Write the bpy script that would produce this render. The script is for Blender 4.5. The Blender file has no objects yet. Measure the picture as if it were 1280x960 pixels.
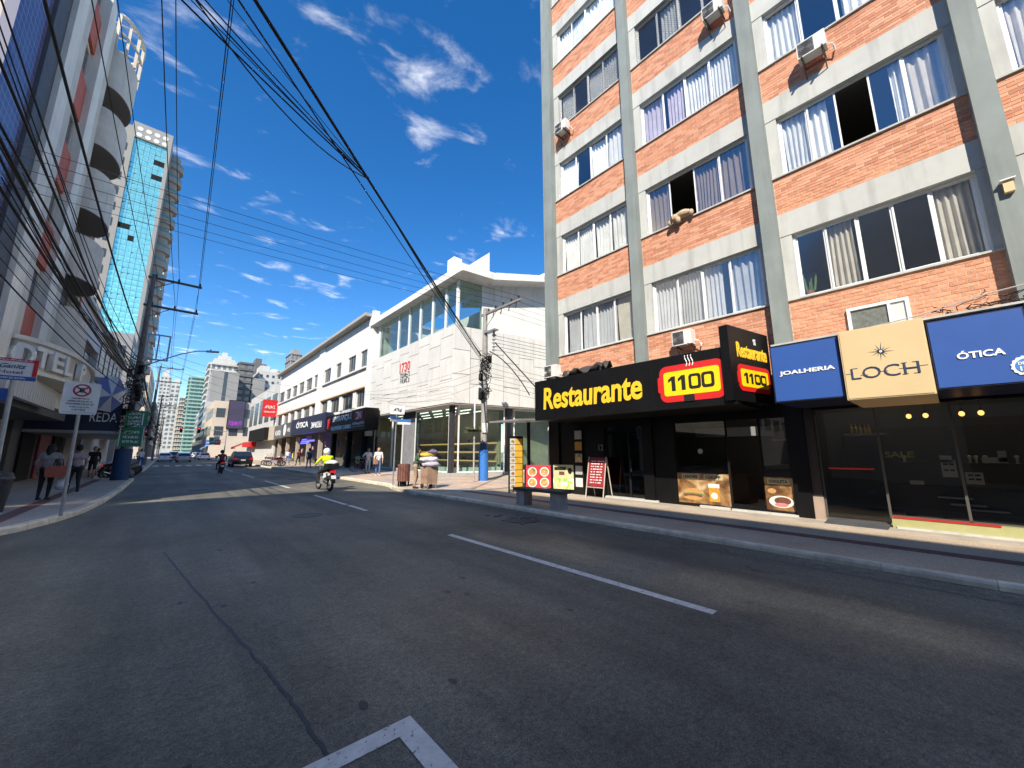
import bpy, bmesh, math, random
import numpy as np
from mathutils import Vector, Matrix
random.seed(7)
R = math.radians
S = bpy.context.scene
COL = S.collection

# ------------------------------------------------------------------ camera
cam_d = bpy.data.cameras.new('camera'); cam = bpy.data.objects.new('camera', cam_d); COL.objects.link(cam)
cam_d.sensor_width = 36.0; cam_d.lens = 36.0 * 480 / 1280; cam_d.clip_start = 0.05; cam_d.clip_end = 3000
cam.location = (0, 0, 1.6); cam.rotation_euler = (R(90 + 10.04), 0, R(-41.55))
S.camera = cam

# ------------------------------------------------------------------ sun, sky, exposure
SUN_EL = R(40.0); SUN_H = Vector((0.80, 0.60, 0)).normalized()          # heading the light travels
sd = bpy.data.lights.new('sun', 'SUN'); sd.energy = 3.4; sd.angle = R(0.53); sd.color = (1.0, 0.985, 0.96)
sun = bpy.data.objects.new('sun', sd); COL.objects.link(sun); sun.location = (-60, -45, 70)
ldir = Vector((SUN_H.x * math.cos(SUN_EL), SUN_H.y * math.cos(SUN_EL), -math.sin(SUN_EL)))
sun.rotation_euler = ldir.to_track_quat('-Z', 'Y').to_euler()
W = bpy.data.worlds.new('World'); S.world = W; W.use_nodes = True
nt = W.node_tree; N = nt.nodes; L = nt.links; N.clear()
out = N.new('ShaderNodeOutputWorld'); bg = N.new('ShaderNodeBackground'); bg.inputs[1].default_value = 0.118
sky = N.new('ShaderNodeTexSky'); sky.sky_type = 'NISHITA'; sky.sun_disc = False
sky.sun_elevation = SUN_EL; sky.sun_rotation = math.atan2(-SUN_H.x, -SUN_H.y)
sky.altitude = 300; sky.air_density = 0.95; sky.dust_density = 0.02; sky.ozone_density = 4.0
tc = N.new('ShaderNodeTexCoord'); sep = N.new('ShaderNodeSeparateXYZ'); L.new(tc.outputs['Generated'], sep.inputs[0])
zc = N.new('ShaderNodeMath'); zc.operation = 'MAXIMUM'; zc.inputs[1].default_value = 0.06; L.new(sep.outputs[2], zc.inputs[0])
dx = N.new('ShaderNodeMath'); dx.operation = 'DIVIDE'; L.new(sep.outputs[0], dx.inputs[0]); L.new(zc.outputs[0], dx.inputs[1])
dy = N.new('ShaderNodeMath'); dy.operation = 'DIVIDE'; L.new(sep.outputs[1], dy.inputs[0]); L.new(zc.outputs[0], dy.inputs[1])
cx = N.new('ShaderNodeCombineXYZ'); L.new(dx.outputs[0], cx.inputs[0]); L.new(dy.outputs[0], cx.inputs[1])
n1 = N.new('ShaderNodeTexNoise'); n1.inputs['Scale'].default_value = 4.6; n1.inputs['Detail'].default_value = 9; n1.inputs['Roughness'].default_value = 0.57
n1.inputs['Distortion'].default_value = 0.35
n2 = N.new('ShaderNodeTexNoise'); n2.inputs['Scale'].default_value = 1.5; n2.inputs['Detail'].default_value = 3
mp = N.new('ShaderNodeMapping'); mp.inputs['Location'].default_value = (9.1, 9.9, 0); mp.inputs['Rotation'].default_value = (0, 0, 0.6); mp.inputs['Scale'].default_value = (1.0, 1.35, 1)
L.new(cx.outputs[0], mp.inputs[0]); L.new(mp.outputs[0], n1.inputs[0]); L.new(mp.outputs[0], n2.inputs[0])
ad = N.new('ShaderNodeMath'); ad.operation = 'MULTIPLY_ADD'; ad.inputs[1].default_value = 0.55
L.new(n2.outputs[0], ad.inputs[0]); L.new(n1.outputs[0], ad.inputs[2])
cr = N.new('ShaderNodeMapRange'); cr.interpolation_type = 'SMOOTHSTEP'
cr.inputs[1].default_value = 0.83; cr.inputs[2].default_value = 1.2; cr.inputs[3].default_value = 0.0; cr.inputs[4].default_value = 0.8
L.new(ad.outputs[0], cr.inputs[0])
hs = N.new('ShaderNodeHueSaturation'); hs.inputs['Hue'].default_value = .506; hs.inputs['Saturation'].default_value = 1.32; hs.inputs['Value'].default_value = 1.0
L.new(sky.outputs[0], hs.inputs['Color'])
mx = N.new('ShaderNodeMix'); mx.data_type = 'RGBA'; mx.inputs['B'].default_value = (7.2, 7.6, 8.2, 1)
zm = N.new('ShaderNodeMapRange'); zm.inputs[1].default_value = .06; zm.inputs[2].default_value = .22; L.new(sep.outputs[2], zm.inputs[0])
zx = N.new('ShaderNodeMath'); zx.operation = 'MULTIPLY'; L.new(cr.outputs[0], zx.inputs[0]); L.new(zm.outputs[0], zx.inputs[1]); L.new(zx.outputs[0], mx.inputs['Factor']); L.new(hs.outputs[0], mx.inputs['A']); L.new(mx.outputs['Result'], bg.inputs[0]); L.new(bg.outputs[0], out.inputs[0])
S.view_settings.view_transform = 'Standard'; S.view_settings.look = 'None'; S.view_settings.gamma = 1.0
S.view_settings.exposure = 1.12; S.view_settings.use_curve_mapping = False
S.view_settings.use_white_balance = True; S.view_settings.white_balance_temperature = 7400; S.view_settings.white_balance_tint = 10
S.render.engine = 'CYCLES'
S.cycles.max_bounces = 6; S.cycles.transparent_max_bounces = 12; S.cycles.caustics_reflective = True; S.cycles.blur_glossy = 0.0; S.cycles.sample_clamp_indirect = 60.0; S.cycles.caustics_refractive = False
S.cycles.use_denoising = True

# ------------------------------------------------------------------ materials
MATS = {}
def mat(name, col, rough=0.7, metal=0.0, var=0.0, vscale=3.0, bump=0.0, bscale=40.0, spec=0.5, emit=None, estr=0.0, col2=None, dirt=0.0, coat=0.0, bdist=0.01):
    """procedural principled: colour broken up by noise (var / col2), streaky dirt, fine bump"""
    if name in MATS: return MATS[name]
    m = bpy.data.materials.new(name); m.use_nodes = True; nt = m.node_tree; N = nt.nodes; L = nt.links
    b = N['Principled BSDF']; b.inputs['Roughness'].default_value = rough; b.inputs['Metallic'].default_value = metal
    b.inputs['Specular IOR Level'].default_value = spec; b.inputs['Coat Weight'].default_value = coat
    c = (*col, 1)
    tc = N.new('ShaderNodeTexCoord')
    if var > 0 or col2:
        n = N.new('ShaderNodeTexNoise'); n.inputs['Scale'].default_value = vscale; n.inputs['Detail'].default_value = 6; n.inputs['Roughness'].default_value = 0.65
        L.new(tc.outputs['Object'], n.inputs[0])
        mr = N.new('ShaderNodeMapRange'); mr.inputs[1].default_value = 0.3; mr.inputs[2].default_value = 0.7; L.new(n.outputs[0], mr.inputs[0])
        mx = N.new('ShaderNodeMix'); mx.data_type = 'RGBA'
        if col2: A, B = c, (*col2, 1)
        else: A = (*[max(0, v * (1 - var)) for v in col], 1); B = (*[min(1, v * (1 + var)) for v in col], 1)
        mx.inputs['A'].default_value = A; mx.inputs['B'].default_value = B; L.new(mr.outputs[0], mx.inputs['Factor'])
        src = mx.outputs['Result']
        if dirt > 0:
            mpp = N.new('ShaderNodeMapping'); mpp.inputs['Scale'].default_value = (2.2, 2.2, 0.25); L.new(tc.outputs['Object'], mpp.inputs[0])
            n3 = N.new('ShaderNodeTexNoise'); n3.inputs['Scale'].default_value = 1.6; n3.inputs['Detail'].default_value = 7; L.new(mpp.outputs[0], n3.inputs[0])
            m3 = N.new('ShaderNodeMapRange'); m3.inputs[1].default_value = 0.5; m3.inputs[2].default_value = 0.78; m3.inputs[4].default_value = dirt; L.new(n3.outputs[0], m3.inputs[0])
            mx2 = N.new('ShaderNodeMix'); mx2.data_type = 'RGBA'; mx2.inputs['B'].default_value = (col[0] * .35, col[1] * .33, col[2] * .3, 1)
            L.new(m3.outputs[0], mx2.inputs['Factor']); L.new(src, mx2.inputs['A']); src = mx2.outputs['Result']
        L.new(src, b.inputs['Base Color'])
    else: b.inputs['Base Color'].default_value = c
    if bump > 0:
        n2 = N.new('ShaderNodeTexNoise'); n2.inputs['Scale'].default_value = bscale; n2.inputs['Detail'].default_value = 4; L.new(tc.outputs['Object'], n2.inputs[0])
        bp = N.new('ShaderNodeBump'); bp.inputs['Strength'].default_value = bump; bp.inputs['Distance'].default_value = bdist
        L.new(n2.outputs[0], bp.inputs['Height']); L.new(bp.outputs[0], b.inputs['Normal'])
    if emit: b.inputs['Emission Color'].default_value = (*emit, 1); b.inputs['Emission Strength'].default_value = estr
    MATS[name] = m; return m
def glass(name, tint=(.75, .8, .8), refl=0.12, rough=0.0, through=0.9):
    """thin window pane: see-through plus mirror reflection growing at grazing angles"""
    if name in MATS: return MATS[name]
    m = bpy.data.materials.new(name); m.use_nodes = True; nt = m.node_tree; N = nt.nodes; L = nt.links; N.clear()
    o = N.new('ShaderNodeOutputMaterial'); t = N.new('ShaderNodeBsdfTransparent'); t.inputs[0].default_value = (*[v * through for v in tint], 1)
    g = N.new('ShaderNodeBsdfGlossy'); g.inputs[0].default_value = (.95, .97, 1, 1); g.inputs['Roughness'].default_value = rough
    lw = N.new('ShaderNodeLayerWeight'); lw.inputs[0].default_value = .5; pw_ = N.new('ShaderNodeMath'); pw_.operation = 'POWER'; pw_.inputs[1].default_value = 4.2; L.new(lw.outputs['Facing'], pw_.inputs[0])
    ma = N.new('ShaderNodeMath'); ma.operation = 'MULTIPLY_ADD'; ma.inputs[1].default_value = .8; ma.inputs[2].default_value = .03 + refl; ma.use_clamp = True; L.new(pw_.outputs[0], ma.inputs[0])
    mx = N.new('ShaderNodeMixShader'); L.new(ma.outputs[0], mx.inputs[0]); L.new(t.outputs[0], mx.inputs[1]); L.new(g.outputs[0], mx.inputs[2]); L.new(mx.outputs[0], o.inputs[0])
    MATS[name] = m; return m
def random_tint(m, amount=0.12, hue=0.01):
    """object-random brightness so that alike pieces differ"""
    nt = m.node_tree; N = nt.nodes; L = nt.links; b = N['Principled BSDF']
    oi = N.new('ShaderNodeObjectInfo'); h = N.new('ShaderNodeHueSaturation')
    mr = N.new('ShaderNodeMapRange'); mr.inputs[3].default_value = 1 - amount; mr.inputs[4].default_value = 1 + amount; L.new(oi.outputs['Random'], mr.inputs[0]); L.new(mr.outputs[0], h.inputs['Value'])
    if b.inputs['Base Color'].links: L.new(b.inputs['Base Color'].links[0].from_socket, h.inputs['Color'])
    else: h.inputs['Color'].default_value = b.inputs['Base Color'].default_value
    L.new(h.outputs[0], b.inputs['Base Color']); return m

M = {}
def asphalt():
    m = bpy.data.materials.new('asphalt'); m.use_nodes = True; nt = m.node_tree; N = nt.nodes; L = nt.links; b = N['Principled BSDF']
    tc = N.new('ShaderNodeTexCoord')
    def noise(scale, det, lo, hi, a, bb, vec=None, rough=.6):
        n = N.new('ShaderNodeTexNoise'); n.inputs['Scale'].default_value = scale; n.inputs['Detail'].default_value = det; n.inputs['Roughness'].default_value = rough
        L.new(vec or tc.outputs['Object'], n.inputs[0])
        r = N.new('ShaderNodeMapRange'); r.inputs[1].default_value = lo; r.inputs[2].default_value = hi; r.inputs[3].default_value = a; r.inputs[4].default_value = bb
        L.new(n.outputs[0], r.inputs[0]); return r.outputs[0], n
    mp = N.new('ShaderNodeMapping'); mp.inputs['Scale'].default_value = (1.0, 0.09, 1); L.new(tc.outputs['Object'], mp.inputs[0])
    big, _ = noise(0.22, 6, .32, .68, .62, 1.42); streak, _ = noise(1.1, 5, .35, .65, .72, 1.28, mp.outputs[0]); fine, fn = noise(85, 3, .3, .7, .5, 1.6); mid, _ = noise(6, 7, .3, .7, .8, 1.2, rough=.75)
    v = N.new('ShaderNodeTexVoronoi'); v.inputs['Scale'].default_value = 150; L.new(tc.outputs['Object'], v.inputs[0])
    sp = N.new('ShaderNodeMapRange'); sp.inputs[1].default_value = 0.0; sp.inputs[2].default_value = 0.25; sp.inputs[3].default_value = 1.5; sp.inputs[4].default_value = 1.0; L.new(v.outputs['Distance'], sp.inputs[0])
    def mul(a, c):
        q = N.new('ShaderNodeMath'); q.operation = 'MULTIPLY'; L.new(a, q.inputs[0]); L.new(c, q.inputs[1]); return q.outputs[0]
    grain, _ = noise(24, 6, .32, .68, .62, 1.42, rough=.8)
    val = mul(mul(mul(mul(big, streak), mul(fine, mid)), sp.outputs[0]), grain)
    mx = N.new('ShaderNodeMix'); mx.data_type = 'RGBA'; mx.blend_type = 'MULTIPLY'; mx.inputs['Factor'].default_value = 1; mx.inputs['A'].default_value = (.118, .110, .086, 1)
    cb = N.new('ShaderNodeCombineColor'); [L.new(val, cb.inputs[i]) for i in range(3)]; L.new(cb.outputs[0], mx.inputs['B']); L.new(mx.outputs['Result'], b.inputs['Base Color'])
    b.inputs['Roughness'].default_value = .72; b.inputs['Specular IOR Level'].default_value = .35
    bp = N.new('ShaderNodeBump'); bp.inputs['Strength'].default_value = .6; bp.inputs['Distance'].default_value = .006; L.new(fn.outputs[0], bp.inputs['Height']); L.new(bp.outputs[0], b.inputs['Normal'])
    return m
M['asphalt'] = asphalt()
def stonepave(name, a, bcol, scale=14, bump=.7, joint=(.12, .1, .09)):
    """small irregular stone setts laid in mortar (each far too small to pick apart)"""
    m = bpy.data.materials.new(name); m.use_nodes = True; nt = m.node_tree; N = nt.nodes; L = nt.links; b = N['Principled BSDF']; tc = N.new('ShaderNodeTexCoord')
    v = N.new('ShaderNodeTexVoronoi'); v.feature = 'DISTANCE_TO_EDGE'; v.inputs['Scale'].default_value = scale; L.new(tc.outputs['Object'], v.inputs[0])
    c = N.new('ShaderNodeTexVoronoi'); c.inputs['Scale'].default_value = scale; L.new(tc.outputs['Object'], c.inputs[0])
    n = N.new('ShaderNodeTexNoise'); n.inputs['Scale'].default_value = .9; n.inputs['Detail'].default_value = 7; L.new(tc.outputs['Object'], n.inputs[0])
    bw = N.new('ShaderNodeRGBToBW'); L.new(c.outputs['Color'], bw.inputs[0])
    av = N.new('ShaderNodeMath'); av.operation = 'MULTIPLY_ADD'; av.inputs[1].default_value = .55; L.new(bw.outputs[0], av.inputs[0])
    ns = N.new('ShaderNodeMapRange'); ns.inputs[1].default_value = .3; ns.inputs[2].default_value = .7; ns.inputs[3].default_value = -.1; ns.inputs[4].default_value = .55; L.new(n.outputs[0], ns.inputs[0]); L.new(ns.outputs[0], av.inputs[2])
    mx = N.new('ShaderNodeMix'); mx.data_type = 'RGBA'; mx.inputs['A'].default_value = (*a, 1); mx.inputs['B'].default_value = (*bcol, 1); L.new(av.outputs[0], mx.inputs['Factor'])
    j = N.new('ShaderNodeMapRange'); j.inputs[1].default_value = 0.02; j.inputs[2].default_value = .1; j.inputs[3].default_value = .7; j.inputs[4].default_value = 0; L.new(v.outputs['Distance'], j.inputs[0])
    m2 = N.new('ShaderNodeMix'); m2.data_type = 'RGBA'; m2.inputs['B'].default_value = (*joint, 1); L.new(j.outputs[0], m2.inputs['Factor']); L.new(mx.outputs['Result'], m2.inputs['A']); L.new(m2.outputs['Result'], b.inputs['Base Color'])
    b.inputs['Roughness'].default_value = .8
    bp = N.new('ShaderNodeBump'); bp.inputs['Strength'].default_value = bump; bp.inputs['Distance'].default_value = .006; L.new(v.outputs['Distance'], bp.inputs['Height']); L.new(bp.outputs[0], b.inputs['Normal'])
    return m
M['setts'] = stonepave('setts', (.40, .305, .21), (.60, .48, .35), 38, .5, (.22, .17, .12))
M['setts_left'] = stonepave('setts_left', (.34, .28, .22), (.48, .41, .34), 26, .4, (.2, .17, .14))
M['redstrip'] = mat('red_brown_tiles', (.15, .065, .055), .8, var=.3, vscale=8, bump=.4)
M['slab_pink'] = random_tint(mat('pink_slabs', (.50, .36, .27), .8, var=.18, vscale=2.5, bump=.25, bscale=60), .1)
M['slab_grey'] = random_tint(mat('grey_slabs', (.40, .35, .30), .8, var=.18, vscale=2.5, bump=.25, bscale=60), .1)
M['kerb'] = random_tint(mat('kerb_concrete', (.64, .57, .44), .85, var=.25, vscale=5, bump=.6, bscale=30, dirt=.5), .12)
def worn_paint():
    m = mat('road_paint', (.70, .69, .64), .7, col2=(.50, .49, .46), vscale=9, bump=.3); N = m.node_tree.nodes; L = m.node_tree.links; b = N['Principled BSDF']; tc = N.new('ShaderNodeTexCoord')
    n = N.new('ShaderNodeTexNoise'); n.inputs['Scale'].default_value = 26; n.inputs['Detail'].default_value = 8; n.inputs['Roughness'].default_value = .7; L.new(tc.outputs['Object'], n.inputs[0])
    r = N.new('ShaderNodeMapRange'); r.inputs[1].default_value = .36; r.inputs[2].default_value = .42; L.new(n.outputs[0], r.inputs[0]); L.new(r.outputs[0], b.inputs['Alpha']); return m
M['paint'] = worn_paint()
M['tar'] = mat('tar', (.016, .016, .017), .55, var=.3)
M['concrete'] = mat('concrete', (.33, .31, .28), .85, var=.2, vscale=4, bump=.4, bscale=30, dirt=.5)
M['white'] = mat('white_render', (.70, .69, .65), .8, var=.08, vscale=1.2, dirt=.35)
M['brick'] = random_tint(mat('brick_clay', (.60, .265, .15), .85, var=.25, vscale=11, bump=.5, bscale=70), .16)
def brickmix():
    m = mat('brick_clay_mix', (.48, .165, .07), .85); nt = m.node_tree; N = nt.nodes; L = nt.links; b = N['Principled BSDF']
    g = N.new('ShaderNodeNewGeometry'); cr = N.new('ShaderNodeValToRGB'); e = cr.color_ramp.elements
    e[0].position = 0; e[0].color = (.46, .185, .105, 1); e[1].position = 1; e[1].color = (.69, .345, .215, 1)
    q = cr.color_ramp.elements.new(.5); q.color = (.60, .265, .15, 1)
    L.new(g.outputs['Random Per Island'], cr.inputs[0]); L.new(cr.outputs[0], b.inputs['Base Color']); return m
M['brickmix'] = brickmix()
M['mortar'] = mat('mortar', (.58, .46, .36), .9, var=.15, vscale=20)
M['pillar'] = mat('pillar_paint', (.215, .245, .23), .75, var=.12, vscale=1.0, dirt=.45)
M['band'] = mat('band_paint', (.47, .475, .44), .8, var=.08, vscale=1.4, dirt=.45)
M['alu'] = mat('white_aluminium', (.72, .72, .70), .45, var=.04)
M['greyalu'] = mat('grey_aluminium', (.36, .37, .37), .4, metal=.4, var=.05)
M['black'] = mat('black_panel', (.005, .005, .0055), .45, var=.3, vscale=2, spec=.22)
M['blackmatt'] = mat('black_matt', (.008, .008, .008), .8, spec=.25)
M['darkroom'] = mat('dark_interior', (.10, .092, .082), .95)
M['rubber'] = mat('rubber', (.015, .015, .015), .85)
M['steel'] = mat('galvanised_steel', (.35, .36, .36), .45, metal=.6, var=.15, vscale=6)
M['cable'] = mat('black_cable', (.009, .009, .01), .75)
M['chrome'] = mat('chrome', (.6, .6, .6), .2, metal=1)
M['win'] = glass('window_glass', (.98, .99, .985), .09, rough=.15, through=.985)
M['windark'] = glass('dark_glass', (.30, .32, .33), .02)
M['shopglass'] = glass('shop_glass', (.82, .84, .84), .0)
M['boutiqueglass'] = glass('boutique_glass', (.80, .90, .87), .04, through=.95)
M['yellow'] = mat('sign_yellow', (.88, .52, .03), .5)
M['yellow2'] = mat('sign_yellow_flat', (.92, .60, .01), .5, var=.03)
M['red'] = mat('sign_red', (.60, .015, .015), .5, var=.05)
M['blue'] = mat('sign_blue', (.022, .085, .31), .45, var=.06, vscale=1.5)
M['bluepaint'] = mat('pole_blue_paint', (.022, .15, .46), .6, var=.15, vscale=5, dirt=.3)
M['bluedark'] = mat('pole_navy_paint', (.012, .05, .12), .6, var=.15, vscale=5)
M['tan'] = mat('sign_tan', (.62, .46, .25), .55, var=.05, vscale=1.2)
M['navy'] = mat('sign_navy', (.012, .018, .05), .4)
M['ltext'] = mat('letter_white', (.80, .80, .78), .5)
M['btext'] = mat('letter_black', (.012, .011, .010), .5)
M['pink'] = mat('skin', (.42, .24, .16), .6)
M['brown'] = mat('skin_brown', (.22, .115, .07), .6)

# ------------------------------------------------------------------ mesh helpers
class MB:
    def __init__(s): s.v = []; s.f = []; s.mi = []; s.m = 0
    def _add(s, vs, fs):
        o = len(s.v); s.v += [tuple(p) for p in vs]; s.f += [tuple(i + o for i in f) for f in fs]; s.mi += [s.m] * len(fs); return s
    def box(s, x0, y0, z0, x1, y1, z1):
        x0, x1 = min(x0, x1), max(x0, x1); y0, y1 = min(y0, y1), max(y0, y1); z0, z1 = min(z0, z1), max(z0, z1)
        return s._add([(x0, y0, z0), (x1, y0, z0), (x1, y1, z0), (x0, y1, z0), (x0, y0, z1), (x1, y0, z1), (x1, y1, z1), (x0, y1, z1)],
                      [(0, 3, 2, 1), (4, 5, 6, 7), (0, 1, 5, 4), (1, 2, 6, 5), (2, 3, 7, 6), (3, 0, 4, 7)])
    def obox(s, c, size, rz=0, rx=0, ry=0):
        m = Matrix.Translation(c) @ Matrix.Rotation(rz, 4, 'Z') @ Matrix.Rotation(ry, 4, 'Y') @ Matrix.Rotation(rx, 4, 'X')
        h = [v / 2 for v in size]
        vs = [m @ Vector((x * h[0], y * h[1], z * h[2])) for z in (-1, 1) for x, y in ((-1, -1), (1, -1), (1, 1), (-1, 1))]
        return s._add(vs, [(0, 3, 2, 1), (4, 5, 6, 7), (0, 1, 5, 4), (1, 2, 6, 5), (2, 3, 7, 6), (3, 0, 4, 7)])
    def cyl(s, a, b, r0, r1=None, n=12):
        r1 = r0 if r1 is None else r1; a = Vector(a); b = Vector(b); d = (b - a).normalized(); q = d.to_track_quat('Z', 'Y').to_matrix()
        vs = []
        for c, r in ((a, r0), (b, r1)):
            vs += [c + q @ Vector((r * math.cos(2 * math.pi * i / n), r * math.sin(2 * math.pi * i / n), 0)) for i in range(n)]
        return s._add(vs, [(i, (i + 1) % n, n + (i + 1) % n, n + i) for i in range(n)] + [tuple(range(n))[::-1], tuple(range(n, 2 * n))])
    def tube(s, pts, r, n=6):
        pts = [Vector(p) for p in pts]; vs = []; k = len(pts); rr = r if isinstance(r, (list, tuple)) else [r] * k
        for i, p in enumerate(pts):
            d = (pts[min(i + 1, k - 1)] - pts[max(i - 1, 0)]).normalized()
            u = d.cross(Vector((0, 0, 1)));  u = u.normalized() if u.length > 1e-4 else Vector((1, 0, 0)); w = u.cross(d)
            vs += [p + (u * math.cos(2 * math.pi * j / n) + w * math.sin(2 * math.pi * j / n)) * rr[i] for j in range(n)]
        fs = [(i * n + j, i * n + (j + 1) % n, (i + 1) * n + (j + 1) % n, (i + 1) * n + j) for i in range(k - 1) for j in range(n)]
        return s._add(vs, fs + [tuple(range(n))[::-1], tuple(range((k - 1) * n, k * n))])
    def lathe(s, c, prof, n=16):
        vs = [(c[0] + r * math.cos(2 * math.pi * j / n), c[1] + r * math.sin(2 * math.pi * j / n), c[2] + z) for r, z in prof for j in range(n)]; k = len(prof)
        fs = [(i * n + j, i * n + (j + 1) % n, (i + 1) * n + (j + 1) % n, (i + 1) * n + j) for i in range(k - 1) for j in range(n)]
        return s._add(vs, fs + [tuple(range(n))[::-1], tuple(range((k - 1) * n, k * n))])
    def ell(s, c, r, n=12, m=8):
        return s.lathe((0, 0, 0), [(max(.001, math.cos(-math.pi / 2 + math.pi * i / m)), math.sin(-math.pi / 2 + math.pi * i / m)) for i in range(m + 1)], n)._last(c, r, n * (m + 1))
    def _last(s, c, r, k):
        for i in range(len(s.v) - k, len(s.v)): p = s.v[i]; s.v[i] = (c[0] + p[0] * r[0], c[1] + p[1] * r[1], c[2] + p[2] * r[2])
        return s
    def prism(s, poly, z0, z1):
        """horizontal polygon (counter-clockwise) pulled up from z0 to z1"""
        n = len(poly); vs = [(x, y, z0) for x, y in poly] + [(x, y, z1) for x, y in poly]
        return s._add(vs, [tuple(range(n))[::-1], tuple(range(n, 2 * n))] + [(i, (i + 1) % n, n + (i + 1) % n, n + i) for i in range(n)])
    def prism_x(s, poly, x0, x1):
        """polygon in (y,z) pulled along x"""
        n = len(poly); vs = [(x0, y, z) for y, z in poly] + [(x1, y, z) for y, z in poly]
        return s._add(vs, [tuple(range(n))[::-1], tuple(range(n, 2 * n))] + [(i, (i + 1) % n, n + (i + 1) % n, n + i) for i in range(n)])
    def prism_y(s, poly, y0, y1):
        n = len(poly); vs = [(x, y0, z) for x, z in poly] + [(x, y1, z) for x, z in poly]
        return s._add(vs, [tuple(range(n))[::-1], tuple(range(n, 2 * n))] + [(i, (i + 1) % n, n + (i + 1) % n, n + i) for i in range(n)])
    def sheet(s, rows):
        """grid of points, rows of equal length"""
        k = len(rows); n = len(rows[0])
        return s._add([p for r in rows for p in r], [(i * n + j, i * n + j + 1, (i + 1) * n + j + 1, (i + 1) * n + j) for i in range(k - 1) for j in range(n - 1)])
    def quad(s, a, b, c, d): return s._add([a, b, c, d], [(0, 1, 2, 3)])
    def xform(s, mtx, start=0):
        for i in range(start, len(s.v)): s.v[i] = tuple(mtx @ Vector(s.v[i]))
        return s
    def mesh(s, name, mats, smooth=False, fix=True):
        me = bpy.data.meshes.new(name); me.from_pydata(s.v, [], s.f)
        for m in (mats if isinstance(mats, (list, tuple)) else [mats]): me.materials.append(m)
        if len(set(s.mi)) > 1 or (s.mi and s.mi[0]): me.polygons.foreach_set('material_index', s.mi)
        if fix:
            bm = bmesh.new(); bm.from_mesh(me); bmesh.ops.recalc_face_normals(bm, faces=bm.faces); bm.to_mesh(me); bm.free()
        if smooth:
            me.polygons.foreach_set('use_smooth', [True] * len(me.polygons))
            if smooth is not True: me.set_sharp_from_angle(angle=R(smooth))
        me.update(); return me
    def build(s, name, mats, parent=None, smooth=False, fix=True): return put(name, s.mesh(name, mats, smooth, fix), parent)
def put(name, me, parent=None, loc=None, rz=0):
    o = bpy.data.objects.new(name, me); COL.objects.link(o)
    if loc is not None: o.location = loc
    if rz: o.rotation_euler.z = rz
    if parent is not None:
        o.parent = parent
        if parent.type == 'EMPTY' and parent.get('_l') is not None: o.matrix_parent_inverse = Matrix.Translation(-Vector(parent['_l']))
    return o
def tag(o, label, cat, group=None):
    o['label'] = label; o['category'] = cat
    if group: o['group'] = group
    return o
def thing(name, label, cat, loc=(0, 0, 0), group=None):
    o = bpy.data.objects.new(name, None); COL.objects.link(o); o.empty_display_size = .2; o.location = loc; o['_l'] = tuple(float(v) for v in loc); return tag(o, label, cat, group)
def struct(o): o['kind'] = 'structure'; return o
def stuff(o): o['kind'] = 'stuff'; return o
def copy_tree(o, label, loc, rz=0, group=None):
    def rec(a, par):
        c = a.copy(); COL.objects.link(c)
        if par is not None: c.parent = par; c.matrix_parent_inverse = a.matrix_parent_inverse.copy()
        for ch in a.children: rec(ch, c)
        return c
    r = rec(o, None); r['label'] = label; r.location = loc; r.rotation_euler.z = rz
    if group: r['group'] = group
    return r
FACE = {'-x': ((0, -1, 0), (0, 0, 1), (-1, 0, 0)), '+x': ((0, 1, 0), (0, 0, 1), (1, 0, 0)), '-y': ((1, 0, 0), (0, 0, 1), (0, -1, 0)), '+y': ((-1, 0, 0), (0, 0, 1), (0, 1, 0))}
def frame_of(face):
    if isinstance(face, str): return [Vector(v) for v in FACE[face]]
    u = Vector((face[0], face[1], 0)).normalized(); z = Vector((0, 0, 1)); return [u, z, u.cross(z)]
def text(s, c, w, h, face, material, parent, name='lettering', ext=.012, bold=0.0, shear=0.0):
    """lettering fitted to width w and height h, centred on c, lying on a surface that faces `face`"""
    cu = bpy.data.curves.new('t', 'FONT'); cu.body = s; cu.extrude = .02; cu.offset = bold; cu.shear = shear; cu.resolution_u = 3
    o = bpy.data.objects.new('t', cu); COL.objects.link(o); dg = bpy.context.evaluated_depsgraph_get(); me = bpy.data.meshes.new_from_object(o.evaluated_get(dg))
    bpy.data.objects.remove(o); bpy.data.curves.remove(cu)
    co = np.empty(len(me.vertices) * 3); me.vertices.foreach_get('co', co); co = co.reshape(-1, 3)
    lo = co.min(0); hi = co.max(0); mid = (lo + hi) / 2
    u, v, n = [np.array(a) for a in frame_of(face)]
    q = (co - mid) / np.maximum(hi - lo, 1e-6)
    P = np.array(c) + np.outer(q[:, 0] * w, u) + np.outer(q[:, 1] * h, v) + np.outer((q[:, 2] + .5) * ext, n)
    me.vertices.foreach_set('co', P.ravel()); me.materials.clear(); me.materials.append(material); me.update(); me.name = name
    return put(name, me, parent)
def disc_poly(c, r, face, n=24, rr=None, a0=0, a1=2 * math.pi):
    u, v, _ = frame_of(face); rr = rr or r; c = Vector(c)
    return [c + u * math.cos(a0 + (a1 - a0) * i / n) * r + v * math.sin(a0 + (a1 - a0) * i / n) * rr for i in range(n)]
def plate(poly3, face, t):
    """flat plate: polygon of 3-D points on a face, thickness t outwards"""
    n = frame_of(face)[2]; b = MB(); k = len(poly3)
    b._add([*poly3, *[p + n * t for p in poly3]], [tuple(range(k))[::-1], tuple(range(k, 2 * k))] + [(i, (i + 1) % k, k + (i + 1) % k, k + i) for i in range(k)]); return b
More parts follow.
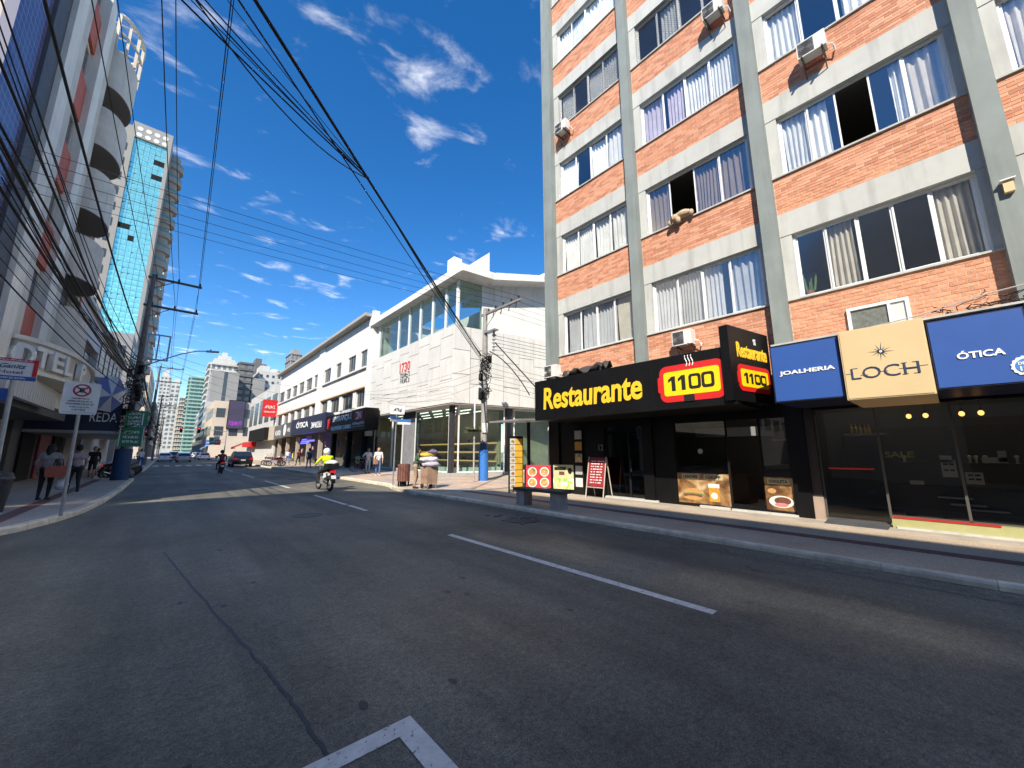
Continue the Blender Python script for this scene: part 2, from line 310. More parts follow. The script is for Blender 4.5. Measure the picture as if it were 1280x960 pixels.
def rrect(c, w, h, r, face, n=5):
    u, v, _ = frame_of(face); c = Vector(c); P = []
    for sx, sy, a in ((1, 1, 0), (-1, 1, 90), (-1, -1, 180), (1, -1, 270)):
        for i in range(n + 1):
            t = R(a + 90 * i / n); P.append(c + u * (sx * (w / 2 - r) + r * math.cos(t)) + v * (sy * (h / 2 - r) + r * math.sin(t)))
    return P
def scribble(par, c, w, h, n, face, material, seed=0, ext=.008, name='lettering'):
    """a row of n letter-like marks, for print too blurred to read"""
    u, v, nn = frame_of(face); c = Vector(c); rnd = random.Random(seed); b = MB(); cw = w / n
    for i in range(n):
        o = c + u * (-w / 2 + cw * (i + .5)); a = cw * .36; hh = h / 2; t = min(cw * .2, h * .22)
        st = rnd.sample([((-a, -hh), (-a, hh)), ((a, -hh), (a, hh)), ((-a, hh), (a, hh)), ((-a, -hh), (a, -hh)), ((-a, 0), (a, 0)), ((-a, -hh), (a, hh)), ((-a, hh), (a, -hh))], 3)
        for k, (p, q) in enumerate(st):
            p = o + u * p[0] + v * p[1]; q = o + u * q[0] + v * q[1]; d = (q - p).normalized(); s_ = d.cross(nn) * t / 2; e = nn * (ext + k * .0004)
            b._add([p - s_, q - s_, q + s_, p + s_, p - s_ + e, q - s_ + e, q + s_ + e, p + s_ + e], [(4, 5, 6, 7), (0, 1, 5, 4), (1, 2, 6, 5), (2, 3, 7, 6), (3, 0, 4, 7)])
    return b.build(name, material, par)
# ================================================================== ground, road, pavements
g = MB(); g.quad((-1500, -1500, -.03), (1500, -1500, -.03), (1500, 1500, -.03), (-1500, 1500, -.03)); struct(g.build('ground', M['concrete'], fix=False))
b = MB(); b.quad((-90, -90, 0), (8.3, -90, 0), (8.3, 700, 0), (-90, 700, 0)); ROAD = struct(b.build('road', M['asphalt'], fix=False))
def stripe(pts, w, z=.004, name='road_marking', m=None):
    b = MB(); pts = [Vector((x, y, z)) for x, y in pts]; L_, R_ = [], []
    for i, p in enumerate(pts):
        d = (pts[min(i + 1, len(pts) - 1)] - pts[max(0, i - 1)]).normalized(); n = Vector((-d.y, d.x, 0)) * w / 2; L_.append(p + n); R_.append(p - n)
    b.sheet([R_, L_]); return struct(b.build(name, m or M['paint'], ROAD, fix=False))
for y0, y1 in ((1.8, 6.75), (10.95, 12.4), (12.6, 16.1), (20.0, 25.9), (29.5, 34.9), (40.2, 46), (50, 55.5)): stripe([(4.33, y0), (4.35, y1)], .125)
stripe([(-1.1, 2.36), (1.31, 2.36)], .125); stripe([(1.245, 2.297), (1.245, -3)], .13)          # parking box corner
for i in range(8): stripe([(-.75 + i * .98, 59.2), (-.75 + i * .98, 63.0)], .5)
stripe([(-4.2, 10.55), (-2.5, 11.35)], .1)
b = MB(); b._add([(6.98, -6, .002), (7.27, -6, .055), (7.27, 13.4, .055), (6.98, 13.4, .002)], [(0, 1, 2, 3)]); struct(b.build('gutter', M['asphalt'], ROAD, fix=False))
stripe([(6.97, -8), (6.97, 8), (6.98, 14)], .05, m=mat('worn_edge_line', (.16, .155, .14), .8, col2=(.075, .075, .07), vscale=6))
sm = [(.10, 9.6)]; yy = 9.3
ctrl = [(.16, 8.7), (.36, 6.89), (.60, 4.77), (.78, 3.33), (.82, 2.76), (.84, 2.3), (.87, 1.5)]
pts = []
for (x0, y0), (x1, y1) in zip(ctrl, ctrl[1:]):
    for k in range(8): t = k / 8; pts.append((x0 + (x1 - x0) * t + random.uniform(-.012, .012), y0 + (y1 - y0) * t))
stripe(pts, .022, .003, 'tar_seam', M['tar'])
b = MB(); b.lathe((6.55, 7.0, .0), [(.42, 0), (.42, .012), (.36, .014), (.34, .006), (.01, .006)], 24); struct(b.build('manhole_cover', mat('cast_iron', (.05, .048, .045), .6, metal=.5, var=.3, vscale=12), ROAD))
b = MB()
for i in range(26):   # crumbled patch of asphalt and stones beside the drain
    x = 6.6 + random.gauss(0, .22); y = 7.5 + random.gauss(0, .35); r = random.uniform(.02, .06); b.ell((x, y, .012), (r * 1.4, r, r * .35), 6, 4)
stuff(b.build('rubble', mat('rubble_grey', (.16, .155, .15), .9, var=.4, vscale=20), ROAD))
rnd = random.Random(77); b = MB()
for i in range(70):      # dried tar and oil drips
    x = rnd.uniform(.2, 6.8); y = rnd.uniform(1.5, 16); r = rnd.uniform(.015, .05); n = 9; b._add([(x + r * rnd.uniform(.6, 1.2) * math.cos(k * 2 * math.pi / n), y + r * rnd.uniform(1.0, 2.2) * math.sin(k * 2 * math.pi / n), .0025) for k in range(n)], [tuple(range(n))])
stuff(b.build('oil_spots', M['tar'], ROAD, fix=False))
b = MB()
for i in range(110):     # grit and leaves swept against the kerbs
    x = 6.95 - abs(rnd.gauss(0, .14)); y = rnd.uniform(-1, 20); s_ = rnd.uniform(.008, .03); b.obox((x, y, .006), (s_, s_ * rnd.uniform(.5, 1.5), .008), rnd.uniform(0, 3), rnd.uniform(-.3, .3))
stuff(b.build('gutter_grit', mat('grit', (.25, .21, .16), .9, var=.4, vscale=30), ROAD))
for i, (x, y) in enumerate(((2.9, 11.2), (1.2, 21.5), (5.9, 26))):
    b = MB(); b.lathe((x, y, .0), [(.36, 0), (.36, .006), (.31, .008), (.29, .003), (.01, .003)], 24); struct(b.build('manhole_cover', MATS['cast_iron'], ROAD))
# --- kerbs laid stone by stone, pavement sheets behind them
def kerb(name, path, side, n_single, w=.17, h=.135, lift=0):
    """path ordered; side=+1 puts the stone to the left of the direction of travel"""
    P = [Vector((x, y, 0)) for x, y in path]; seg = []
    for a, c in zip(P, P[1:]):
        L_ = (c - a).length; k = max(1, round(L_ / 1.0))
        for i in range(k): seg.append((a + (c - a) * (i / k), a + (c - a) * ((i + 1) / k)))
    par = None
    for i, (a, c) in enumerate(seg[:n_single]):
        d = (c - a).normalized(); n = Vector((-d.y, d.x, 0)) * side; g_ = d * .0025; hh = h + random.uniform(-.004, .004); ch = .03
        sec = [(0.0, -.02), (0.0, hh - ch), (ch * .6, hh), (w, hh), (w, -.02)]
        b = MB(); vs = [(a + g_) + n * (u + 0) + Vector((0, 0, z)) for u, z in sec] + [(c - g_) + n * u + Vector((0, 0, z)) for u, z in sec]; k = 5
        b._add(vs, [tuple(range(k))[::-1], tuple(range(k, 2 * k))] + [(j, (j + 1) % k, k + (j + 1) % k, k + j) for j in range(k)])
        if par is None: par = struct(b.build(name, M['kerb']))
        else: b.build('kerb_stone', M['kerb'], par)
    b = MB()
    for a, c in seg[n_single:]:
        d = (c - a).normalized(); n = Vector((-d.y, d.x, 0)) * side
        b._add([a, c, c + n * w, a + n * w, *[q + Vector((0, 0, h)) for q in (a, c, c + n * w, a + n * w)]], [(4, 5, 6, 7), (0, 1, 5, 4), (2, 3, 7, 6)])
    if b.v: b.build('kerb_run', M['kerb'], par)
    return par
kr = [(7.25, -6), (7.25, 13.5), (7.33, 15), (7.5, 16.3), (7.85, 17.4), (8.0, 18.2), (8.0, 23.5), (8.0, 60), (8.0, 400)]
kerb('kerb_right', kr, -1, 60)
kl = [(-30, 9.7), (-9, 9.9), (-6.5, 10.05), (-4.8, 10.4), (-3.5, 11.0), (-2.6, 11.8), (-2.05, 12.8), (-1.7, 14), (-1.45, 15.6), (-1.3, 18), (-1.2, 23), (-1.2, 31), (-1.7, 31.9), (-2.9, 32.6), (-2.9, 42), (-1.9, 43.1), (-1.2, 43.8), (-1.2, 57), (-1.2, 400)]
kerb('kerb_left', kl[1:], 1, 60)
poly = [(x + .168, y) for x, y in kr] ; pv = [(x, y) for x, y in poly] + [(60, 400), (60, -6)]
b = MB(); b.prism([(7.25 + .168, -6), (60, -6), (60, 400), (8.168, 400), (8.168, 18.2), (8.02, 17.4), (7.67, 16.3), (7.5, 15), (7.418, 13.5)], -.02, .13); PAVR = struct(b.build('pavement_right', M['setts']))
off = []
P = [Vector((x, y, 0)) for x, y in kl]
for i, p in enumerate(P):
    d = (P[min(i + 1, len(P) - 1)] - P[max(0, i - 1)]).normalized(); off.append((p.x - d.y * .168, p.y + d.x * .168))
b = MB(); b.prism(off + [(-30, 400)], -.02, .13); PAVL = struct(b.build('pavement_left', M['setts_left']))
b = MB(); b.box(8.56, -6, .13, 8.86, 12.6, .1345); struct(b.build('paving_strip', M['redstrip'], PAVR))
b = MB(); b.box(-2.75, 13.5, .13, -2.45, 31, .1345); struct(b.build('paving_strip', M['redstrip'], PAVL))
b = MB(); b.box(10.15, -6, .13, 11.02, 10.3, .136); struct(b.build('paving_strip', mat('smooth_cement', (.42, .36, .29), .8, var=.18, vscale=2, bump=.3), PAVR))
for i in range(4):
    for j in range(18):
        x0 = 8.25 + i * 1.22; y0 = 12.9 + j * 1.22; b = MB(); b.box(x0, y0, .12, x0 + 1.2, y0 + 1.2, .14 + random.uniform(-.002, .003))
        b.build('paving_slab', M['slab_pink'] if (i + j * 2) % 5 else M['slab_grey'], PAVR)

# ================================================================== brick apartment block (right)
BX = 11.1
BLD = thing('apartment_building', 'six-storey orange brick apartment block with grey pillars above the restaurant', 'building', (15, 2, 0))
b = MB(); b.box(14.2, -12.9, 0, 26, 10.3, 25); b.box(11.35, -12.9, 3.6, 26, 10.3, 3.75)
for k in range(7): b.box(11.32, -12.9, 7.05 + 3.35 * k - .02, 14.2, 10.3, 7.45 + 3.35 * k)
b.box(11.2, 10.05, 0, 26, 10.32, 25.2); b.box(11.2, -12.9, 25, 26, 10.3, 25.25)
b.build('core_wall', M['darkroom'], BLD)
b = MB(); b.box(11.12, 10.322, .1, 26, 10.43, 25.2); b.build('side_wall', M['white'], BLD)
PIL = [(9.72, 10.22), (5.98, 6.31), (2.2, 2.54), (-1.46, -1.13), (-5.1, -4.77)]
for y0, y1 in PIL:
    b = MB(); b.box(10.85, y0, 3.4 if y1 < 9 else 4.3, 11.4, y1, 25.6); b.build('pillar', M['pillar'], BLD)
    if y1 > 2: b = MB(); b.box(10.95, y0, .1, 11.4, y1, 3.4); b.build('shop_pier', M['black'], BLD)
COLS = {'a': (6.31, 9.72), 'b': (2.54, 5.98), 'c': (-1.13, 2.2), 'd': (-4.77, -1.46)}
BL, BH, BJ = .232, .0675, .0125
brick_me = MB().box(0, 0, 0, .034, BL, BH).mesh('brick', M['brick']); half_me = MB().box(0, 0, 0, .034, BL / 2, BH).mesh('brick_half', M['brick'])
loose = MB(); loose_count = 0
def brick_panel(y0, y1, z0, z1, single=0):
    global loose
    b = MB(); b.box(11.1065, y0, z0, 11.3, y1, z1); pan = b.build('brick_panel', M['mortar'], BLD); n = 0; row = 0
    rows = int(round((z1 - z0) / (BH + BJ))); st = (z1 - z0) / rows
    order = []
    for r_ in range(rows):
        y = y0 + BJ; first = True
        while y < y1 - .05:
            ln = BL / 2 if (first and r_ % 2) else BL
            ln = min(ln, y1 - BJ - y); order.append((r_, y, ln)); y += ln + BJ; first = False
    for r_, y, ln in order:
        z = z0 + r_ * st + BJ * .5; dxx = random.uniform(-.003, .003); full = abs(ln - BL) < 1e-4; half = abs(ln - BL / 2) < 1e-4
        if n < single and (full or half) and z > 3.95:
            put('brick', brick_me if full else half_me, pan, (11.1 + dxx, y, z)); n += 1
        elif z > 3.5:
            loose.box(11.1 + dxx, y, z, 11.134, y + ln, z + BH)
    return n
got = 0
for k in range(6):
    for c, (y0, y1) in COLS.items():
        zw = 5.28 + 3.35 * k
        if k == 0: got += brick_panel(y0, y1, 3.5, zw - .02, 230 if c == 'c' else 0)
        else:
            got += brick_panel(y0, y1, 4.25 + 3.35 * k + 0.0, zw - .02, 70 if (c == 'c' and k == 1) else 0)
        b = MB(); b.box(11.085, y0, 6.98 + 3.35 * k, 11.32, y1, 7.595 + 3.35 * k); b.build('concrete_band', M['band'], BLD)
        b = MB(); b.box(11.05, y0 + .0, zw - .02, 11.33, y1, zw + .022); b.build('window_sill', M['band'], BLD)
        b = MB(); b.box(11.1, y1 - .24, zw + .022, 11.33, y1, 6.98 + 3.35 * k); b.build('window_jamb', M['band'], BLD)
        b = MB(); b.box(11.105, y0, zw + .022, 11.33, y0 + .12, 6.98 + 3.35 * k); b.build('window_jamb', M['band'], BLD)
stuff(loose.build('brickwork', M['brickmix'], BLD))
def curtain_mat(n, col): return random_tint(mat('curtain_' + n, col, .9, var=.12, vscale=2.5), .13)
CUR = {'w': curtain_mat('white', (.82, .82, .80)), 'l': curtain_mat('lilac', (.62, .56, .66)), 'g': curtain_mat('grey', (.50, .51, .53)), 'b': curtain_mat('brown', (.26, .20, .15)),
       'k': curtain_mat('beige', (.60, .56, .50)), 'n': curtain_mat('blind', (.70, .65, .55))}
def curtain(y0, y1, z0, z1, key, par, x=11.36, seed=0):
    rnd = random.Random(seed); n = max(8, int((y1 - y0) / .018)); b = MB(); rows = []; ph = rnd.uniform(0, 6); fr = rnd.uniform(5.5, 11.5); y0 += rnd.uniform(0, .14) * (rnd.random() < .5); y1 -= rnd.uniform(0, .12) * (rnd.random() < .4); zs = [z0 + (z1 - z0) * t for t in (0, .35, .8, .96, 1)]
    for zi, z in enumerate(zs):
        row = []
        for i in range(n + 1):
            t = i / n; y = y0 + (y1 - y0) * t; a = (.05, .048, .042, .03, .02)[zi]
            if key == 'n': a = .002
            yy = y + (1 - (z - z0) / (z1 - z0)) * .03 * math.sin(7 * y + ph * 3); row.append((x + a * math.sin(ph + fr * (y - y0) * 2 * math.pi + .7 * math.sin(3.1 * y + ph)) + .02 * math.sin(5 * y + z * 2), yy, z))
        rows.append(row)
    b.sheet(rows); return b.build('curtain', CUR[key], par, smooth=True, fix=False)
def window(c, k, spec, net=False, wid=None, z0=None):
    """four sliding lights; spec letters: curtain key, '-' dark room, 'o' slid open, lower-case pairs allowed"""
    y0, y1 = COLS[c]; z0 = 5.3 + 3.35 * k; z1 = 6.98 + 3.35 * k; ya, yb = y0 + .12, y1 - .24; t = .045
    b = MB(); X = 11.2
    b.box(X, ya, z0, X + .07, yb, z0 + t); b.box(X, ya, z1 - t, X + .07, yb, z1); b.box(X, ya, z0 + t, X + .07, ya + t, z1 - t); b.box(X, yb - t, z0 + t, X + .07, yb, z1 - t)
    w = b.build('window', M['alu'], BLD); n = len(spec); W_ = (yb - ya - 2 * t) / n
    for i, s_ in enumerate(spec):      # from the far (+y) side to the near side, as read from the street
        hi = yb - t - i * W_; lo = hi - W_; st = .028; XX = X + (.012 if i % 2 else .034)
        if s_ != 'o':
            b = MB(); b.box(XX, lo, z0 + t, XX + .022, lo + st * 1.3, z1 - t); b.box(XX, hi - st * 1.3, z0 + t, XX + .022, hi, z1 - t); b.box(XX, lo + st * 1.3, z0 + t, XX + .022, hi - st * 1.3, z0 + t + st); b.box(XX, lo + st * 1.3, z1 - t - st, XX + .022, hi - st * 1.3, z1 - t); b.build('sash', M['alu'], w)
            b = MB(); b.box(XX + .008, lo + st, z0 + t + st * .5, XX + .012, hi - st, z1 - t - st * .5); b.build('pane', M['win'], w)
        if s_ in CUR: curtain(lo - .02, hi + .02, z0 + .03, z1 - .03, s_, w, seed=hash((c, k, i)) % 1000 if False else (ord(c) * 31 + k * 7 + i))
        elif s_ in 'KWLGBN': curtain(lo + W_ * .35, hi + .02, z0 + .03, z1 - .03, s_.lower(), w, seed=ord(c) + k * 5 + i)
        elif s_ in '1': curtain(lo - .02, lo + W_ * .5, z0 + .03, z1 - .03, 'w', w, seed=ord(c) + k * 5 + i)
    if net:
        b = MB(); H = z1 - z0; Wd = yb - ya; p = .075; n = int((H + Wd) / p)
        for i in range(1, n):
            s0 = i * p; a0 = (ya + max(0, s0 - H), z0 + min(s0, H)); a1 = (ya + min(s0, Wd), z0 + max(0, s0 - Wd))
            if abs(a0[1] - a1[1]) < .02: continue
            b.tube([(11.17, a0[0], a0[1]), (11.17, a1[0], a1[1])], .0042, 3); b.tube([(11.168, ya + yb - a0[0], a0[1]), (11.168, ya + yb - a1[0], a1[1])], .0042, 3)
        b.build('safety_net', mat('net_cord', (.05, .05, .05), .8), w)
    return w
WIN = {('a', 0): 'gggn', ('b', 0): 'ggGg', ('c', 0): '-k--k', ('d', 0): 'kk--', ('a', 1): 'wwww', ('b', 1): 'bobb', ('c', 1): 'wWo1k', ('d', 1): 'kggk',
       ('a', 2): 'w-ww', ('b', 2): 'llww', ('c', 2): 'w-ww', ('d', 2): 'wgg-', ('a', 3): 'w-ww', ('b', 3): '-w--', ('c', 3): '-ww-', ('d', 3): 'ww--',
       ('a', 4): 'wwww', ('b', 4): 'w--w', ('c', 4): 'ww-w', ('d', 4): 'w--w', ('a', 5): 'w--w', ('b', 5): 'ww--', ('c', 5): '-ww-', ('d', 5): 'ww--'}
for (c, k), sp in WIN.items(): window(c, k, sp, net=(c, k) in (('a', 3), ('b', 3)))
# small metal window half hidden behind the tan sign
b = MB(); b.box(11.03, .18, 4.08, 11.12, .24, 4.75); b.box(11.03, 1.1, 4.08, 11.12, 1.16, 4.75); b.box(11.03, .24, 4.69, 11.12, 1.1, 4.75); b.box(11.035, .46, 4.08, 11.12, .51, 4.69); b.box(11.03, .24, 4.08, 11.12, 1.1, 4.13)
w = b.build('utility_window', M['alu'], BLD); b = MB(); b.box(11.07, .5, 4.12, 11.085, 1.11, 4.7); b.build('pane', mat('dusty_pane', (.14, .15, .13), .4, var=.3, vscale=12), w)
b = MB(); b.box(11.065, .23, 4.12, 11.08, .47, 4.7); b.build('pane', mat('frosted_pane', (.55, .56, .52), .6, var=.1), w)

# --- air conditioners, teddy, plant
def aircon(label, y, z, x=10.68, w=.56, h=.43, turned=False):
    t = thing('air_conditioner', label, 'air conditioner', (11, y, z), 'wall air conditioners on the brick block')
    b = MB(); b.box(x, y - w / 2, z, x + .27, y + w / 2, z + h); b.build('casing', mat('ac_casing', (.66, .65, .60), .5, var=.08, dirt=.3), t)
    b = MB(); b.box(x - .004, y - w * .1, z + .03, x - .001, y + w * .46, z + h - .03); b.build('grille_panel', mat('ac_grille', (.05, .05, .048), .6), t)
    b = MB()
    for r_ in (.15, .11, .07, .03): b.tube([(x - .012, y + .1 + r_ * math.cos(a / 12 * 2 * math.pi), z + h / 2 + r_ * math.sin(a / 12 * 2 * math.pi)) for a in range(13)], .005, 4)
    b.build('fan_grille', M['steel'], t)
    b = MB()
    for yy in (y - .2, y + .2): b.box(x - .06, yy - .02, z - .045, 11.1, yy + .02, z - .004); b.tube([(x + .02, yy, z - .03), (11.1, yy, z - .36)], .014, 4)
    b.build('bracket', mat('rusty_bracket', (.12, .085, .06), .8, var=.4, vscale=9), t)
    b = MB(); b.tube([(x + .2, y - w / 2 - .01, z + .12), (x + .22, y - w / 2 - .09, z + .1), (x + .3, y - w / 2 - .12, z - .05), (11.08, y - w / 2 - .1, z + .05)], .02, 6); b.build('hose', M['alu'], t)
    return t
aircon('white air conditioner on a rusty bracket below the third-row window beside the tall pillar', 1.0, 11.25)
aircon('topmost white air conditioner cut by the picture edge on the brick block', 3.05, 14.5)
aircon('white air conditioner on brackets by the far corner pillar, high up', 9.05, 14.72, w=.6)
aircon('white air conditioner on the brick just above the yellow 1100 emblem', 4.72, 4.62)
aircon('air conditioner resting above the far end of the black restaurant sign', 9.0, 4.18, x=9.75)
t = thing('air_duct_hood', 'crumpled dark metal hood lying on top of the restaurant sign', 'vent hood', (10.0, 7.7, 3.99))
b = MB(); rows = [[(9.7 + .6 * i / 6, 6.8 + 1.6 * j / 12, 4.2 + .12 * math.sin(i * 1.7 + j) + (.16 if i > 2 else 0) * (1 - j / 16)) for j in range(13)] for i in range(7)]; b.sheet(rows); o = b.build('crumpled_sheet', mat('dark_sheet', (.05, .045, .04), .6, var=.4, vscale=5), t, smooth=True)
o.modifiers.new('thick', 'SOLIDIFY').thickness = .012
b = MB(); b.box(9.8, 6.9, 3.99, 9.84, 6.94, 4.27); b.box(9.8, 8.2, 3.99, 9.84, 8.24, 4.27); b.build('prop', M['steel'], t)
t = thing('teddy_bear', 'beige teddy bear hanging over the sill of the open brown-curtained window', 'teddy bear', (11.0, 4.5, 8.65))
b = MB(); yb, zb = 4.62, 8.74
b.ell((11.02, yb - .1, zb + .04), (.16, .24, .13), 14, 9); b.ell((10.93, yb + .14, zb - .02), (.12, .13, .12), 14, 9); b.ell((10.86, yb + .17, zb - .06), (.06, .06, .05), 10, 6)
for q in ((.95, .23, .06), (.95, .05, .09)): b.ell((10 + q[0], yb + q[1], zb + q[2]), (.035, .045, .045), 8, 6)
for q in ((10.93, yb + .28, zb - .12), (10.92, yb + .02, zb - .14), (10.97, yb - .36, zb - .03)): b.ell(q, (.07, .075, .1), 10, 7)
o = b.build('plush_body', mat('plush', (.47, .36, .23), .95, var=.2, vscale=30, bump=.8, bscale=120), t, smooth=True)
r_ = o.modifiers.new('fuse', 'REMESH'); r_.mode = 'VOXEL'; r_.voxel_size = .014; r_.use_smooth_shade = True
b = MB(); b.ell((10.805, yb + .17, zb - .045), (.02, .026, .02), 8, 5); b.ell((10.83, yb + .12, zb + .02), (.014, .014, .014), 6, 4); b.ell((10.83, yb + .2, zb + .02), (.014, .014, .014), 6, 4); b.build('nose', M['btext'], t)
t = thing('potted_plant', 'snake plant with upright green leaves behind the first-floor window', 'plant', (11.38, 1.82, 5.33))
b = MB(); b.lathe((11.38, 1.8, 5.33), [(.07, 0), (.1, .14), (.105, .16)], 12); b.build('pot', mat('clay_pot', (.3, .13, .07), .8), t)
for i in range(7):
    a = i * .9; h = .3 + .06 * (i % 4); lx, ly = .07 * math.cos(a), .1 * math.sin(a); b = MB(); rows = []
    for t_ in (0, .3, .6, .85, 1): w_ = .028 * (1 - .85 * t_ ** 2); rows.append([(11.36 + lx * (1 + t_), 1.8 + ly * (1 + t_ * .8) - w_, 5.48 + h * t_), (11.345 + lx * (1 + t_), 1.8 + ly * (1 + t_ * .8), 5.48 + h * t_), (11.36 + lx * (1 + t_), 1.8 + ly * (1 + t_ * .8) + w_, 5.48 + h * t_)])
    b.sheet(rows); b.build('leaf', mat('snake_leaf', (.10, .17, .045), .5, var=.4, vscale=18), t, smooth=True)
t = thing('wall_lamp_box', 'small beige box lamp fixed to the pillar at the picture edge', 'lamp', (10.85, -1.3, 6.3))
b = MB(); b.box(10.76, -1.36, 6.2, 10.85, -1.24, 6.42); b.build('housing', M['tan'], t)
b = MB(); b.box(10.72, -1.39, 6.42, 10.86, -1.21, 6.44); b.build('cap', M['alu'], t)
# ================================================================== shop signs and shop fronts under the brick block
def food_mat(name, base, seed=0, blobs=((.5, .25, .08), (.12, .2, .05), (.75, .62, .45)), scale=3.0):
    """printed food picture: soft blotches of the dish's colours"""
    if name in MATS: return MATS[name]
    m = bpy.data.materials.new(name); m.use_nodes = True; N = m.node_tree.nodes; L = m.node_tree.links; b = N['Principled BSDF']; tc = N.new('ShaderNodeTexCoord')
    n = N.new('ShaderNodeTexNoise'); n.inputs['Scale'].default_value = scale; n.inputs['Detail'].default_value = 3; n.inputs['Distortion'].default_value = .8; mp = N.new('ShaderNodeMapping'); mp.inputs['Location'].default_value = (seed * 3.7, seed * 1.3, seed)
    L.new(tc.outputs['Object'], mp.inputs[0]); L.new(mp.outputs[0], n.inputs[0]); cr = N.new('ShaderNodeValToRGB'); e = cr.color_ramp.elements
    e[0].position = .36; e[0].color = (*blobs[1], 1); e[1].position = .66; e[1].color = (*blobs[2], 1); q = e.new(.45); q.color = (*base, 1); q = e.new(.54); q.color = (*blobs[0], 1)
    L.new(n.outputs[0], cr.inputs[0]); L.new(cr.outputs[0], b.inputs['Base Color']); b.inputs['Roughness'].default_value = .45; MATS[name] = m; return m
def emblem(c, w, h, face, par, steam=True):
    u, v, n = frame_of(face); c = Vector(c)
    o = plate(rrect(c, w, h, h * .2, face), face, .012).build('emblem_border', M['red'], par)
    plate(rrect(c - u * w * .5, h * .12, h * .45, h * .055, face), face, .011).build('emblem_tab', M['red'], par)
    plate(rrect(c + n * .0125, w * .86, h * .66, h * .08, face), face, .006).build('emblem_field', M['yellow2'], o)
    dw, dh = w * .165, h * .40; bar = dw * .27; zc = c + n * .0195
    for i, ch in enumerate('1100'):
        o2 = zc + u * (w * (-.285 + .16 * i + (.03 if i > 1 else 0) + (.035 if i > 2 else 0)))
        if ch == '1':
            P = [(-.1, -.5), (.28, -.5), (.28, .5), (-.06, .5), (-.42, .30), (-.42, .10), (-.1, .24)]; plate([o2 + u * x * dw + v * y * dh for x, y in P], face, .005).build('digit', M['btext'], o)
        else:
            q = plate(rrect(o2, dw * 1.12, dh, dh * .2, face), face, .005).build('digit', M['btext'], o); plate(rrect(o2 + n * .0055, dw * 1.12 - bar * 2, dh - bar * 2, dh * .09, face), face, .003).build('digit_counter', M['yellow2'], o)
    if steam:
        b = MB()
        for i in (-1, 0, 1):
            P = [c + u * (i * .075 + .022 * math.sin(t * 5.5)) * (w / 1.6) + v * (h * .42 + h * .3 * t) + n * .024 for t in [k / 8 for k in range(9)]]
            b.tube(P, .012 * w / 1.6, 5)
        b.build('steam', M['ltext'], o)
SG = thing('restaurant_sign', 'long black Restaurante 1100 fascia sign with yellow lettering', 'sign', (10.6, 6.8, 2.75))
b = MB(); b.box(9.3, 3.0, 2.65, 11.08, 9.3, 3.99); b.build('sign_box', M['black'], SG)
for y in (4.97, 6.93, 9.03): b = MB(); b.box(9.294, y - .004, 2.66, 9.3, y + .004, 3.98); b.build('panel_joint', M['blackmatt'], SG)
text('Restaurante', (9.298, 7.07, 3.35), 3.63, .73, '-x', M['yellow'], SG, bold=.025, shear=.06)
emblem((9.299, 3.97, 3.28), 1.56, .92, '-x', SG)
b = MB(); b.box(9.27, 3.9, 2.81, 9.3, 4.15, 2.97); b.build('sticker', M['btext'], SG)
PS = thing('projecting_sign', 'black blade sign with yellow Restaurante over a small 1100 emblem', 'sign', (9.2, 3.05, 2.73))
u = Vector((1.75, -.33, 0)).normalized(); nn = u.cross(Vector((0, 0, 1))); A = Vector((9.2, 3.02, 0)); Bv = A + u * 1.74
b = MB(); q = -nn * .2; b.prism([(A.x, A.y), (Bv.x, Bv.y), (Bv.x + q.x, Bv.y + q.y), (A.x + q.x, A.y + q.y)], 2.73, 4.46); b.build('sign_box', M['black'], PS)
f = (u.x, u.y); mid = A + u * .93
text('Restaurante', mid + nn * .004 + Vector((0, 0, 3.92)), 1.3, .36, f, M['yellow'], PS, bold=.025, shear=.05); emblem(mid + nn * .005 + Vector((0, 0, 3.27)), 1.35, .62, f, PS, False)
b = MB()
for i in (-1, 0, 1): b.tube([mid + u * (.15 + i * .04 + .012 * math.sin(t)) + nn * .012 + Vector((0, 0, 4.12 + t * .02)) for t in range(8)], .007, 4)
b.build('steam', M['ltext'], PS)
def panel_sign(name, label, x, y0, y1, z0, z1, m, cat='sign'):
    t = thing(name, label, cat, (x, (y0 + y1) / 2, z0)); b = MB(); b.box(x, y0, z0, 11.06, y1, z1); b.build('sign_box', M['navy'] if m is M['blue'] else m, t)
    b = MB(); b.box(x - .012, y0 + .02, z0 + .02, x - .001, y1 - .02, z1 - .02); b.build('sign_face', m, t); return t
t = panel_sign('jewellery_sign', 'blue JOALHERIA sign panel next to the tan star panel', 9.3, 1.158, 2.28, 2.603, 3.77, M['blue']); text('JOALHERIA', (9.286, 1.705, 3.177), .895, .105, '-x', M['ltext'], t, bold=.03)
t = panel_sign('optician_sign', 'blue ÓTICA sign panel with a white rosette at the picture edge', 9.3, -0.985, 0.018, 2.603, 3.743, M['blue']); text('ÓTICA', (9.286, -0.492, 3.114), .485, .132, '-x', M['ltext'], t, bold=.03)
c = Vector((9.287, -0.898, 2.849)); P = [c + Vector((0, math.cos(a * math.pi / 16) * (.155 if a % 2 else .14), math.sin(a * math.pi / 16) * (.155 if a % 2 else .14))) for a in range(32)][::-1]
o = plate(P, '-x', .01).build('rosette', M['ltext'], t); plate(disc_poly(c + Vector((-.0105, 0, 0)), .11, '-x'), '-x', .005).build('rosette_centre', mat('rosette_blue', (.03, .22, .55), .5), o)
text('DESDE', c + Vector((-.017, 0, .04)), .16, .045, '-x', M['ltext'], o, bold=.03, ext=.004); text('19', c + Vector((-.017, .03, -.04)), .08, .07, '-x', M['ltext'], o, bold=.03, ext=.004)
